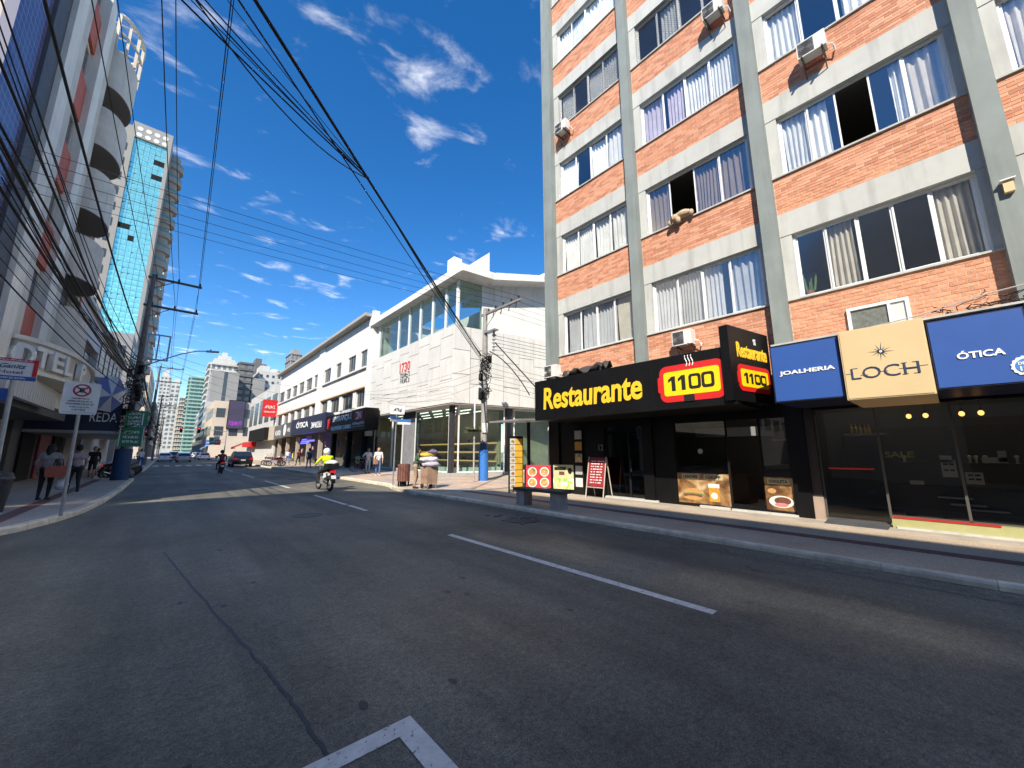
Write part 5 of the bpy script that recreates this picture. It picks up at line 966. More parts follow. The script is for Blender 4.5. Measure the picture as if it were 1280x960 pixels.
for k in range(17):
    for xx in (-14.1, -13.0): b = MB(); b.box(xx, 95.5, 8 + k * 3.1, xx + .7, 95.6, 9.5 + k * 3.1); b.build('window', gd, TW)
# ---- clutter of small projecting shop signs and awnings down the street
far_signs = [(8.6, 112, 3.2, 'red', (.45, .03, .03)), (8.8, 118, 4.0, 'white', (.6, .6, .58)), (8.4, 124, 3.4, 'green', (.04, .22, .08)), (8.7, 131, 4.4, 'yellow', (.6, .42, .05)), (8.5, 139, 3.5, 'blue', (.04, .12, .4)),
             (-3.6, 49, 3.6, 'red', (.42, .03, .03)), (-3.4, 54, 4.6, 'green and yellow', (.10, .26, .08)), (-3.5, 66, 3.5, 'white', (.6, .6, .58)), (-3.2, 74, 4.2, 'blue', (.05, .14, .42)), (-3.4, 83, 3.4, 'orange', (.55, .2, .04)), (-3.2, 93, 4.5, 'crimson', (.38, .02, .06))]
for i, (x, y, z, nm, col) in enumerate(far_signs):
    t = thing('blade_sign', 'small %s shop sign projecting over the %s pavement in the distance' % (nm, 'right' if x > 0 else 'left'), 'sign', (x, y, z)); b = MB(); b.box(x - .55, y, z, x + .55, y + .18, z + 1.1 + .3 * (i % 3)); b.build('panel', mat('far_sign_%d' % i, col, .6), t)
    b = MB(); b.box(x + .55 if x > 0 else x - 1.8, y + .07, z + .5, x + 1.6 if x > 0 else x - .55, y + .12, z + .56); b.build('bracket', M['steel'], t); scribble(t, (x, y - .002, z + .7), .8, .3, 4, '-y', M['ltext'] if nm != 'white' else M['btext'], i, ext=.01)
for i, (x0, x1, y0, y1, col, nm) in enumerate(((11.2, 13, 104, 112, (.5, .05, .05), 'red'), (7.9, 9.3, 149, 160, (.08, .2, .4), 'blue'), (-5.2, -3.4, 47, 53, (.06, .25, .1), 'green'), (-5.2, -3.5, 57, 64, (.5, .4, .3), 'beige'), (-5, -3.3, 71, 80, (.45, .06, .05), 'dark red'))):
    t = thing('shop_awning', 'sloping %s awning over far shopfronts' % nm, 'awning', (x0, y0, 2.6)); hi, lo = (x1, x0) if x0 > 0 else (x0, x1); b = MB(); b._add([(lo, y0, 2.6), (lo, y1, 2.6), (hi, y1, 3.5), (hi, y0, 3.5), (lo, y0, 2.68), (lo, y1, 2.68), (hi, y1, 3.58), (hi, y0, 3.58)], [(0, 1, 2, 3), (4, 7, 6, 5), (0, 4, 5, 1), (1, 5, 6, 2), (2, 6, 7, 3), (3, 7, 4, 0)]); b.build('canvas', mat('awning_%d' % i, col, .8), t); b = MB(); b.box(lo - .02, y0, 2.3, lo + .02, y1, 2.6); b.build('valance', MATS['awning_%d' % i], t)
# ---- building behind the photographer, across the side street: it throws the shade over the road
t = thing('corner_block', 'five-storey corner block across the side street, behind the viewer', 'building', (-20, -20, 0)); b = MB(); b.prism([(-40, -70), (-6, -70), (-6, .2), (-10.45, 5.6), (-40, 5.4)], 0, 16.6); b.build('wall', fw, t)
me = MB().box(-.06, -.9, 0, .06, .9, 1.5).mesh('window', gd)
for k in range(4):
    for i in range(22): put('window', me, t, (-5.98, -66 + i * 3, 4.6 + 3 * k))
b = MB(); b.box(-6.1, -68, .2, -5.9, -.5, 3.2); b.build('shop_front', gd, t)
city('side_street_block', 'pale block closing the side street behind the viewer', -75, -60, -30, 45, 22, fw, gd, 6, [('+x', 14)])
city('side_street_row', 'grey row along the side street beyond the hotel', -60, -22.2, 15.3, 30, 15, fg, gd, 4, [('-y', 10)])
city('rear_street_row', 'beige row closing the street behind the viewer', -6, 30, -110, -95, 22, fbe, gd, 6, [('+y', 9)])
# ================================================================== poles and wires
wood = mat('pole_concrete', (.17, .155, .14), .85, var=.25, vscale=4, bump=.4, dirt=.4); arm_m = mat('arm_timber', (.10, .085, .07), .85, var=.3); ins_m = mat('insulator_brown', (.05, .035, .03), .3)
def insulator(b, p, s=1): b.lathe(p, [(.015, 0), (.05 * s, .02), (.03 * s, .06), (.055 * s, .09), (.035 * s, .13), (.045 * s, .16), (.02, .19)], 8)
def street_pole(label, x, y, h=11.85, base=None, detail=True, lamp=True):
    t = thing('utility_pole', label, 'pole', (x, y, .13), 'utility poles'); b = MB(); b.lathe((x, y, .13), [(.17, 0), (.155, 2), (.13, h * .6), (.095, h - .13)], 12); b.build('pole', wood, t, smooth=30)
    for z in (h - .25, h - 1.95):
        b = MB(); b.box(x - .25, y - .06, z, x + 2.2, y + .06, z + .11); b.tube([(x + .05, y - .05, z - .6), (x + .9, y - .05, z)], .022, 4); o = b.build('crossarm', arm_m, t); b = MB()
        for xx in (x + .1, x + 1.1, x + 2.1): insulator(b, (xx, y, z + .11), 1.2)
        b.build('insulator', ins_m, o)
    if lamp:
        b = MB(); P = [(x + .1, y - .1, 6.3), (x + .8, y - .15, 6.75), (x + 1.7, y - .2, 7.3), (x + 2.4, y - .2, 7.6), (x + 2.9, y - .2, 7.68)]; b.tube(P, .032, 6); o = b.build('lamp_arm', M['steel'], t); b = MB(); b.obox((x + 3.15, y - .2, 7.69), (.62, .24, .09), 0, 0, -.08); b.cyl((x + 3.05, y - .2, 7.73), (x + 3.05, y - .2, 7.82), .04, n=8); b.build('lamp_head', M['steel'], o)
    return t
P1 = street_pole('near left utility pole with blue base, cable clutter and green direction plates', -1.72, 29.67)
b = MB(); b.lathe((-1.72, 29.67, .13), [(.37, 0), (.36, 1.0), (.355, 1.62), (.17, 1.66)], 14); b.build('blue_base', M['bluedark'], P1, smooth=40)
b = MB(); b.box(-1.55, 29.45, 6.75, -.55, 29.5, 6.83); b.box(-1.55, 29.45, 8.2, -.55, 29.5, 8.28); b.box(-1.55, 29.45, 6.83, -1.47, 29.5, 8.2); b.box(-.63, 29.45, 6.83, -.55, 29.5, 8.2); b.box(-1.1, 29.45, 6.83, -1.03, 29.5, 8.2); b.build('steel_frame', M['steel'], P1)
rnd = random.Random(21)
def clutter(par, x, y, z0, z1, n, rmax, name='cable_clutter', seed=1):
    rnd = random.Random(seed); b = MB()
    for i in range(n):
        z = rnd.uniform(z0, z1); r_ = rnd.uniform(.15, rmax); a0 = rnd.uniform(0, 6.3); P = []
        for k in range(12): a = a0 + k * .6; P.append((x + r_ * math.cos(a) * rnd.uniform(.8, 1.1), y + r_ * math.sin(a) * rnd.uniform(.8, 1.1), z + .22 * math.sin(k * .7 + i) - .02 * k))
        b.tube(P, rnd.choice((.01, .014, .02)), 4)
    for i in range(max(2, n // 5)): z = rnd.uniform(z0, z1); a = rnd.uniform(0, 6.3); b.obox((x + .25 * math.cos(a), y + .25 * math.sin(a), z), (.2, .14, rnd.uniform(.3, .5)), a)
    return b.build(name, M['cable'], par, smooth=True)
clutter(P1, -1.78, 29.6, 2.9, 6.9, 46, .55, seed=4)
for k, (y, lab) in enumerate(((62, 'second utility pole down the left kerb, thinner against the sky'), (94, 'third utility pole down the left kerb'), (126, 'fourth utility pole down the left kerb'), (158, 'fifth utility pole, farthest down the left kerb'))):
    q = street_pole(lab, -1.75, y); clutter(q, -1.75, y, 3, 7, 26, .5, seed=y)
P0 = street_pole('utility pole on the left kerb level with the viewer', -2.25, 4.2, lamp=False)
# right corner pole
PR = thing('corner_pole', 'concrete pole with bright blue base before the white corner shop', 'pole', (12.46, 16.31, .13)); b = MB(); b.lathe((12.46, 16.31, .13), [(.19, 0), (.17, 3), (.12, 9.35)], 14); b.build('pole', mat('pole_pale', (.30, .285, .26), .85, var=.2, vscale=4, dirt=.4), PR, smooth=30)
b = MB(); b.lathe((12.46, 16.31, .13), [(.255, 0), (.25, 1.58), (.2, 1.59)], 14); b.build('blue_base', M['bluepaint'], PR, smooth=40); b = MB(); b.lathe((12.46, 16.31, 1.72), [(.215, 0), (.21, .33), (.18, .34)], 14); b.build('navy_band', M['bluedark'], PR, smooth=40)
b = MB(); b.box(12.4, 13.4, 9.12, 12.52, 16.6, 9.24); b.tube([(12.46, 16.2, 8.4), (12.46, 15.3, 9.12)], .022, 4); o = b.build('crossarm', mat('arm_grey', (.22, .21, .2), .8, var=.2), PR); b = MB()
for y in (13.55, 14.1, 14.75, 15.4, 16.0): insulator(b, (12.46, y, 9.24), 1.3); b.cyl((12.46, y + .15, 9.12), (12.44, y + .2, 8.8), .025, n=6)
b.build('insulator', ins_m, o); b = MB(); b.box(12.3, 15.3, 8.02, 12.6, 16.2, 8.1); b.box(12.55, 15.64, 6.95, 12.62, 15.72, 8.04)
for k in range(5): b.cyl((12.52, 15.75, 7.05 + .2 * k), (12.68, 15.6, 7.05 + .2 * k), .055, n=8)
b.build('secondary_rack', M['greyalu'], PR); clutter(PR, 12.46, 16.25, 4.6, 7.0, 30, .38, seed=8); b = MB(); b.obox((12.2, 16.15, 4.55), (.22, .2, .34)); b.build('meter_box', M['blackmatt'], PR); b = MB(); b.obox((12.36, 16.1, 2.85), (.3, .02, .5), -.4); b.build('flyer', plw, PR)
WN = {}
def wire(pts_or_a, bpt=None, sag=.4, r_=.012, label='thin', n=14, lab2=None):
    LBL = {'thin': ('power_cable', 'thin bare power line strung pole to pole along the street'), 'bundle': ('telephone_cable', 'black telephone cable in the left-hand bundle before the hotel'), 'cross': ('crossing_cable', 'black cable slung across the road from the corner pole'), 'side': ('side_street_wire', 'fine wire strung over the road along the side street'), 'right': ('service_cable', 'loose service cable beside the corner pole and white panels')}
    nm, lab = LBL[label]; a = Vector(pts_or_a); c = Vector(bpt); P = [a.lerp(c, i / n) - Vector((0, 0, 4 * sag * (i / n) * (1 - i / n))) for i in range(n + 1)]
    b = MB(); b.tube(P, r_, 5); o = b.build(nm, M['cable'], smooth=True, fix=False); tag(o, lab2 or lab, 'cable', lab.split(' ')[0] + ' ' + nm.replace('_', ' ') + 's overhead'); return o
for arm, zz in (('upper', 12.0), ('lower', 10.3)):
    for end, xx in (('kerb-side', .1), ('middle', 1.1), ('road-side', 2.1)):
        spans = [((-2.25 + xx, 4.2), (-1.72 + xx, 29.67), 'before the blue-based pole')] + [((-1.74 + xx, ya), (-1.75 + xx, yb2), nm) for ya, yb2, nm in ((29.67, 62, 'just past the blue-based pole'), (62, 94, 'past the second pole'), (94, 126, 'past the third pole'), (126, 158, 'past the fourth pole'))]
        for i, (a, c, nm) in enumerate(spans): wire((*a, zz - .08), (*c, zz - .08), .35 + .15 * (i > 0), .011, lab2='%s power line on the %s crossarm, span %s' % (end, arm, nm))
        wire((-2.25 + xx, 4.2, zz - .08), (-2.5 + xx, -25, zz - .08), .4, .011, n=6, lab2='%s power line on the %s crossarm, overhead behind the viewer' % (end, arm))
rnd = random.Random(31)
for i in range(12):
    za = rnd.uniform(5.6, 8.2); zb = rnd.uniform(5.2, 7.6); r_ = (.024, .019, .009, .010, .012)[i % 5]; wire((-2.3 + rnd.uniform(-.3, .25), 4.2, za), (-1.75 + rnd.uniform(-.15, .1), 29.55, zb), rnd.uniform(.25, .9), r_, 'bundle', 18)
for i in range(9):
    wire((-4.2 + rnd.uniform(-.1, .3), 16.5 + rnd.uniform(-3, 1.5), rnd.uniform(6, 9.5)), (-1.8, 29.5, rnd.uniform(5.2, 7)), rnd.uniform(.2, .7), rnd.choice((.008, .011, .016)), 'bundle', 14, lab2='service cable running from the hotel wall to the blue-based pole')
for i in range(6):
    wire((-3.6, 7.5 + .5 * i, 6.1 + .3 * i), (-1.8, 29.5, 4.8 + .3 * i), .5, (.018, .010, .009, .014, .009, .011)[i], 'bundle', 16, lab2='%s low cable from the side-street corner to the blue-based pole' % ('lowest', 'second lowest', 'third lowest', 'fourth lowest', 'fifth lowest', 'uppermost')[i])
for i in range(8): wire((-1.75 + rnd.uniform(-.1, .1), 29.7, rnd.uniform(5, 7.2)), (-1.75 + rnd.uniform(-.1, .1), 62, rnd.uniform(5, 7.2)), rnd.uniform(.4, .9), rnd.choice((.012, .02, .03)), 'bundle', lab2='telephone cable in the span just past the blue-based pole')
for i in range(5): wire((-1.75, 62, 5.2 + .4 * i), (-1.75, 94, 5.2 + .4 * i), .6, .018, 'bundle', lab2='telephone cable in the span past the second pole')
# fan from the corner pole over the camera side of the road
J = Vector((2.75, 8.05, 7.76)); PA = Vector((-2.25, 3.6, 8.24)); PB = Vector((12.42, 16.6, 6.85))
wire(PA, PB, .06, .03, 'cross', 24, lab2='thickest black cable sweeping over the road to the corner pole')
wire(PA + Vector((.05, .1, -.3)), PB - Vector((0, 0, .25)), .1, .014, 'cross', 24, lab2='second black cable hugging the thickest one over the road')
for (x, y, r_, nm) in ((-.55, 6.84, .015, 'leftmost'), (-.46, 6.76, .008, 'second'), (-.38, 6.69, .013, 'third'), (-.3, 6.62, .011, 'fourth'), (-.05, 6.40, .007, 'fifth')):
    p = Vector((x, y, 8.4)); d = (p - J); wire(p + d * (2.0 / abs(d.x)), J + Vector((0, 0, rnd.uniform(-.04, .04))), .1, r_, 'cross', 14, lab2='%s of the wires that join the thick road-crossing cable midway' % nm); wire(J, PB + Vector((0, 0, rnd.uniform(-.3, .25))), .12, r_ * .8, 'cross', 16, lab2='%s of the wires running on beside the thick cable to the corner pole' % nm)
wire((-2.25, 5.2, 9.4), J, 1.0, .012, 'cross', 20, lab2='slack curved cable drooping before the sky to the thick cable')
for y, z in ((13.55, 9.4), (14.1, 9.4), (14.75, 9.4), (15.4, 9.4), (16.0, 9.4)): wire((-30, y, z + .4), (12.46, y, z), .9, .008, 'side', 22); wire((12.46, y, z), (45, y - 4, z), .6, .008, 'side', 8)
for k in range(5): wire((12.6, 15.7, 7.05 + .2 * k), (36, 11.6, 7.2 + .2 * k), .3, .011, 'right', 8)
for k in range(6): wire((12.6, 16.1, 5.0 + .28 * k), (30, 12.0 + .2 * k, 4.6 + .35 * k), .6, .008, 'right', 10)
for k in range(4): wire((12.4, 16.4, 5.3 + .35 * k), (12.9, 30 + 3 * k, 5.7 + .6 * k), .5, .007, 'right', 10)
wire((12.6, 15.8, 7.6), (15.4, 14.2, 4.2), .0, .035, 'right', 3); wire((12.55, 16, 7.0), (14.2, 14.6, 4.6), -.35, .03, 'right', 10)
for k in range(6): wire((-1.75, 62 + k * 3, 7.0 + .35 * k), (12.8, 58 + 4 * k, 7.2 + .5 * k), .8, .012, 'side', 12)
for k in range(4): wire((-1.75, 29.7, 7.6 - .3 * k), (12.8, 44 + 5 * k, 8.4 - .4 * k), .7, .009, 'side', 12)

# ================================================================== street signs, bins, boards
t = thing('no_parking_sign', 'white no-parking plate with red ringed symbol on a thin post at the left kerb', 'traffic sign', (-1.68, 14, .13))
b = MB(); b.tube([(-1.68, 14.03, .13), (-1.72, 14.03, 3.2)], .034, 8); b.build('post', M['steel'], t); c = Vector((-1.72, 13.98, 2.89)); plate(rrect(c, .62, .78, .05, '-y'), '-y', .008).build('plate', mat('sign_plate_white', (.72, .71, .68), .5, var=.06), t)
rc = c + Vector((0, -.0085, .2)); o = plate(disc_poly(rc, .155, '-y', 28), '-y', .003).build('ring', mat('traffic_red', (.42, .02, .035), .5), t); plate(disc_poly(rc + Vector((0, -.0035, 0)), .118, '-y', 28), '-y', .002).build('ring_field', MATS['sign_plate_white'], o)
b = MB()
for s_ in (1, -1): b.obox(rc + Vector((0, -.0065, 0)), (.24, .003 + .001 * s_, .035), 0, 0, s_ * R(40))
b.build('cross', MATS['traffic_red'], o); text('E', rc + Vector((0, -.009, 0)), .085, .11, '-y', M['btext'], o, ext=.003, bold=.04)
for i, (s_, w_, h_) in enumerate((('PERMITIDO', .30, .033), ('EMBARQUE E', .40, .042), ('DESEMBARQUE', .46, .042), ('VEÍCULOS', .33, .042), ('LEVES', .22, .042))): text(s_, c + Vector((0, -.009, -.005 - i * .068)), w_, h_, '-y', M['btext'], t, ext=.003, bold=.02)
b = MB(); b.box(c.x - .28, c.y - .01, c.z - .345, c.x + .28, c.y - .0085, c.z - .34); b.build('rule_line', M['btext'], t)
t = thing('street_name_sign', 'white red-edged advertising street sign at the picture edge over the left pavement', 'street sign', (-2.6, 13, .13)); b = MB(); b.cyl((-2.55, 13.03, .13), (-2.62, 13.03, 3.3), .04, n=8); b.build('post', M['steel'], t)
b = MB(); b.box(-3.5, 12.98, 3.12, -2.3, 13.0, 3.56); b.build('plate', MATS['sign_plate_white'], t); b = MB(); b.box(-3.5, 12.972, 3.5, -2.3, 12.98, 3.56); b.box(-2.37, 12.972, 3.2, -2.3, 12.98, 3.499); b.build('red_border', M['red'], t); b = MB(); b.box(-3.5, 12.97, 3.1, -2.3, 12.979, 3.19); b.build('blue_strip', M['blue'], t)
text('Ganitz', (-2.64, 12.979, 3.4), .36, .1, '-y', mat('letter_teal', (.03, .10, .12), .5), t, shear=.3, ext=.004, bold=.02); text('Hotel', (-2.66, 12.979, 3.27), .32, .07, '-y', mat('letter_plum', (.2, .08, .14), .5), t, ext=.004, bold=.02); plate(disc_poly((-2.9, 12.979, 3.4), .05, '-y', 14, .035), '-y', .003).build('mark', M['navy'], t); scribble(t, (-2.75, 12.969, 3.145), .62, .03, 16, '-y', M['ltext'], 6, ext=.002); scribble(t, (-2.75, 12.971, 3.53), .7, .03, 16, '-y', M['ltext'], 7, ext=.002)
b = MB(); b.obox((-2.9, 13.05, 2.83), (.5, .02, .18)); b.obox((-2.9, 13.05, 2.7), (.5, .02, .08)); b.build('side_blade', M['blue'], t)
t = thing('direction_plates', 'two green direction plates on the blue-based pole', 'sign', (-1.6, 29.2, 1.7)); gsign = mat('sign_green', (.015, .19, .09), .5, var=.06)
b = MB(); b.obox((-1.52, 29.28, 2.42), (.95, .03, 1.06), 0, 0, 0); b.build('lower_plate', gsign, t); b = MB(); b.obox((-1.42, 29.28, 3.4), (.9, .03, .85)); b.build('upper_plate', gsign, t)
for i, z in enumerate((2.65, 2.4, 2.15)): scribble(t, (-1.52, 29.262, z), .62, .12, 7, '-y', M['ltext'], i, ext=.004)
for i, z in enumerate((3.65, 3.45, 3.25, 3.08)): scribble(t, (-1.5, 29.262, z), .5, .11, 6, '-y', M['ltext'], i + 9, ext=.004)
b = MB(); b.box(-1.2, 29.25, 3.05, -1.15, 29.262, 3.7); b.box(-1.98, 29.25, 1.9, -1.95, 29.262, 2.93); b.box(-1.08, 29.25, 1.9, -1.05, 29.262, 2.93); b.build('white_edging', M['ltext'], t)
t = thing('litter_bin', 'round brown slatted litter bin at the kerb beside the cart', 'bin', (7.85, 15.98, .13)); br = mat('bin_slat', (.17, .065, .045), .7, var=.2, vscale=6)
for i in range(16): a = i * math.pi / 8; b = MB(); b.obox((7.85 + .25 * math.cos(a), 15.98 + .25 * math.sin(a), .72), (.025, .085, .72), a); b.build('slat', br, t)
b = MB(); b.lathe((7.85, 15.98, .36), [(.215, 0), (.215, .7), (.2, .7), (.2, .02)], 16); b.build('liner', M['blackmatt'], t); b = MB(); b.lathe((7.85, 15.98, 1.05), [(.26, 0), (.27, .03), (.22, .04), (.22, 0)], 16); b.build('rim', br, t); b = MB(); b.box(7.6, 15.94, .13, 7.65, 15.99, .95); b.box(8.06, 15.94, .13, 8.11, 15.99, .95); b.box(7.74, 15.9, .13, 7.96, 16.1, .36); b.build('stand', M['blackmatt'], t)
t = thing('corner_street_sign', 'grey post with blue street-name blades and a white plate beside the litter bin', 'street sign', (7.7, 16.67, .13)); b = MB(); b.cyl((7.7, 16.67, .13), (7.7, 16.67, 3.7), .032, n=8); b.build('post', M['steel'], t)
b = MB(); b.obox((7.72, 16.63, 3.5), (.62, .02, .4), -.35); b.build('white_plate', MATS['sign_plate_white'], t); scribble(t, (7.72, 16.612, 3.5), .4, .14, 3, (math.cos(-.35), math.sin(-.35)), M['btext'], 3, ext=.004)
for dx_, a, z in ((.32, -.35, 3.02), (-.12, .5, 3.12)):
    b = MB(); b.obox((7.72 + dx_, 16.6, z), (.62, .02, .14), a); b.build('blue_blade', M['bluepaint'], t); b = MB(); b.obox((7.72 + dx_, 16.6, z - .12), (.62, .02, .1), a); b.build('white_strip', MATS['sign_plate_white'], t)
t = thing('flower_lamp_post', 'thin white post with a ring of green hanging plants beside the blue-based pole', 'lamp post', (11.46, 15.78, .13)); b = MB(); b.cyl((11.46, 15.78, .13), (11.46, 15.78, 2.6), .045, n=10); b.build('lower_post', M['concrete'], t); b = MB(); b.cyl((11.46, 15.78, 2.6), (11.46, 15.78, 4.7), .04, n=10); b.build('upper_post', M['alu'], t)
b = MB(); b.lathe((11.46, 15.78, 2.58), [(.06, 0), (.32, .03), (.36, .12), (.34, .12), (.1, .06)], 18); b.build('basket', M['blackmatt'], t); b = MB(); rnd = random.Random(2)
for i in range(420):
    a = rnd.uniform(0, 6.283); r_ = rnd.uniform(.12, .52); z = 2.72 + rnd.uniform(-.14, .13) - max(0, r_ - .35) * .5; p = Vector((11.46 + r_ * math.cos(a), 15.78 + r_ * math.sin(a), z)); d = Vector((rnd.uniform(-1, 1), rnd.uniform(-1, 1), rnd.uniform(-.6, .6))).normalized(); e = d.cross(Vector((0, 0, 1))).normalized() * .02; b._add([p, p + d * .05 + e, p + d * .1, p + d * .05 - e], [(0, 1, 2, 3)])
b.build('foliage', mat('hanging_leaves', (.12, .17, .04), .7, col2=(.20, .22, .07), vscale=25), t, fix=False)
t = thing('waste_bin', 'dark plastic waste bin cut by the picture edge on the left pavement', 'bin', (-3.0, 15.9, .13)); b = MB(); b.lathe((-3.08, 15.9, .13), [(.2, 0), (.26, .75), (.27, .8), (.24, .95), (.05, 1.0)], 14); b.build('body', mat('bin_grey', (.03, .03, .032), .5), t, smooth=40); b = MB(); b.lathe((-3.08, 15.9, .9), [(.275, 0), (.285, .02), (.285, .06), (.275, .08)], 14); b.build('lid_rim', mat('bin_rim', (.06, .06, .065), .5), t)

# ================================================================== people
def person(name, label, loc, rz, cols, pose=None, scale=1.0, voxel=.016, helmet=None, long_hair=False, seated=False, group=None, skirt=False, shorts=False):
    """one continuous body: tapered limb segments fused, clothes coloured by the nearest limb. faces +y"""
    p = dict(ls=(-.19, 0, 1.42), le=(-.25, -.02, 1.14), lh=(-.25, .08, .88), rs=(.19, 0, 1.42), re=(.25, -.02, 1.14), rh=(.25, .08, .88), lk=(-.1, .03, .5), la=(-.1, -.02, .09), rk=(.1, .03, .5), ra=(.1, -.02, .09), hip=(0, 0, .95), chest=(0, 0, 1.32), head=(0, .03, 1.63), ft=(0, 1))
    if pose: p.update(pose)
    V_ = {k: Vector(v) for k, v in p.items() if len(v) == 3}; prim = []
    sk, sh, pt, so, ha = cols[:5]
    def cap(a, ra, c, rb, m): prim.append((Vector(a), ra, Vector(c), rb, m))
    hip, ch, hd_ = V_['hip'], V_['chest'], V_['head']; X = Vector((1, 0, 0)); up = (ch - hip).normalized()
    cap(hip - X * .075, .12, hip + X * .075, .12, pt); cap(hip + up * .07, .125, hip.lerp(ch, .55), .118, sh); cap(hip.lerp(ch, .5) - X * .04, .115, hip.lerp(ch, .5) + X * .04, .115, sh); cap(ch - X * .08, .118, ch + X * .08, .118, sh)
    cap(V_['ls'].lerp(V_['rs'], .1), .068, V_['rs'].lerp(V_['ls'], .1), .068, sh); nb = V_['ls'].lerp(V_['rs'], .5) + up * .03; cap(nb, .058, hd_ - Vector((0, .0, .06)), .05, sk)
    cap(hd_ + Vector((0, .0, .045)), .092, hd_ + Vector((0, .012, -.03)), .08, sk); cap(hd_ + Vector((0, .035, -.07)), .052, hd_ + Vector((0, .045, -.08)), .045, sk); cap(hd_ + Vector((0, .095, -.005)), .014, hd_ + Vector((0, .106, -.022)), .016, sk)
    for s_ in (-1, 1): cap(hd_ + Vector((s_ * .088, .0, .0)), .018, hd_ + Vector((s_ * .09, -.005, -.025)), .014, sk); cap(hd_ + Vector((s_ * .034, .083, .02)), .011, hd_ + Vector((s_ * .036, .084, .02)), .011, 'eye')
    cap(hd_ + Vector((-.02, .083, -.055)), .009, hd_ + Vector((.02, .083, -.055)), .009, 'lip')
    if not helmet:
        cap(hd_ + Vector((0, -.02, .075)), .092, hd_ + Vector((0, -.035, .02)), .088, ha)
        if long_hair: cap(hd_ + Vector((0, -.05, .0)), .08, hd_ + Vector((0, -.085, -.2)), .06, ha); cap(hd_ + Vector((-.05, -.05, -.02)), .05, hd_ + Vector((-.06, -.06, -.18)), .035, ha); cap(hd_ + Vector((.05, -.05, -.02)), .05, hd_ + Vector((.06, -.06, -.18)), .035, ha)
    sl = cols[5] if len(cols) > 5 else sh
    for s_ in 'lr':
        S0, E, Hn = V_[s_ + 's'], V_[s_ + 'e'], V_[s_ + 'h']; cap(S0, .062, E, .046, sh); cap(E, .045, Hn, .03, sl); d = (Hn - E).normalized(); w = d.cross(X); w = w.normalized() if w.length > .1 else Vector((0, 1, 0)); q = d.cross(w).normalized(); sx = 1 if s_ == 'l' else -1
        cap(Hn, .03, Hn + d * .07, .033, sk)
        for i, ln in enumerate((.065, .078, .072, .055)): o_ = (i - 1.5) * .018; a = Hn + d * .08 + w * o_; mid_ = a + d * ln * .55; cap(a, .0105, mid_, .0095, sk); cap(mid_, .0095, mid_ + (d * .8 + q * .5 * sx).normalized() * ln * .45, .008, sk)
        a = Hn + d * .03 - w * .03; cap(a, .0125, a + (d - w * .7).normalized() * .055, .0095, sk)
        h0 = hip + X * (-.085 if s_ == 'l' else .085); K, A = V_[s_ + 'k'], V_[s_ + 'a']; lo = sk if shorts else pt; cap(h0, .098, K, .062, pt); cap(K, .06, K.lerp(A, .35), .057, lo); cap(K.lerp(A, .35), .057, A, .038, lo); f_ = Vector((p['ft'][0], p['ft'][1], 0)).normalized(); toe = A + f_ * .16; toe.z = max(.03, A.z - .055)
        cap(A - f_ * .03 - Vector((0, 0, .03)), .042, toe, .036, so); cap(A - f_ * .035 - Vector((0, 0, .045)), .036, A + Vector((0, 0, .0)), .042, so)
    if skirt: cap(hip, .15, hip - Vector((0, 0, .35)), .2, pt)
    b = MB()
    for a, ra, c, rb, m in prim:
        b.ell(a, (ra, ra, ra), 10, 6); b.ell(c, (rb, rb, rb), 10, 6)
        if (c - a).length > .004: b.cyl(a, c, ra, rb, 10)
    me = b.mesh('tmp', M['pink']); o = bpy.data.objects.new('tmp', me); COL.objects.link(o); md = o.modifiers.new('r', 'REMESH'); md.mode = 'VOXEL'; md.voxel_size = voxel; sm_ = o.modifiers.new('s', 'SMOOTH'); sm_.factor = .5; sm_.iterations = 2
    bme = bpy.data.meshes.new_from_object(o.evaluated_get(bpy.context.evaluated_depsgraph_get())); bpy.data.objects.remove(o); bpy.data.meshes.remove(me)
    cen = np.empty(len(bme.polygons) * 3); bme.polygons.foreach_get('center', cen); cen = cen.reshape(-1, 3); best = np.full(len(cen), 1e9); idx = np.zeros(len(cen), int); names = []
    for a, ra, c, rb, m in prim:
        if m not in names: names.append(m)
        a = np.array(a); d = np.array(c) - a; dd = max(1e-9, d @ d); tt = np.clip(((cen - a) @ d) / dd, 0, 1); dist = np.linalg.norm(cen - a - tt[:, None] * d, axis=1) - (ra + (rb - ra) * tt); k = dist < best - (.004 if m in (sk,) else 0); best[k] = dist[k]; idx[k] = names.index(m)
    bme.materials.clear()
    for m in names: bme.materials.append(CL[m])
    bme.polygons.foreach_set('material_index', idx.astype(np.int32)); bme.polygons.foreach_set('use_smooth', [True] * len(idx)); bme.update()
    t = thing(name, label, 'person', (0, 0, 0), group); put('body', bme, t)
    if helmet:
        b = MB(); b.ell(hd_ + Vector((0, -.01, .03)), (.135, .155, .145), 18, 12); b.build('helmet', CL[helmet], t, smooth=True); b = MB(); b.ell(hd_ + Vector((0, .04, .01)), (.115, .115, .07), 14, 8); b.build('visor', M['blackmatt'], t, smooth=True)
    t.location = loc; t.rotation_euler.z = rz; t.scale = (scale,) * 3; return t
CL = {'skin': M['pink'], 'dskin': M['brown'], 'eye': M['btext'], 'lip': mat('lip', (.25, .08, .06), .6)}
def cl(k, c, r_=.85, **kw): CL[k] = mat('cloth_' + k, c, r_, var=.18, vscale=12, bump=.3, bscale=25, bdist=.02, **kw); return k
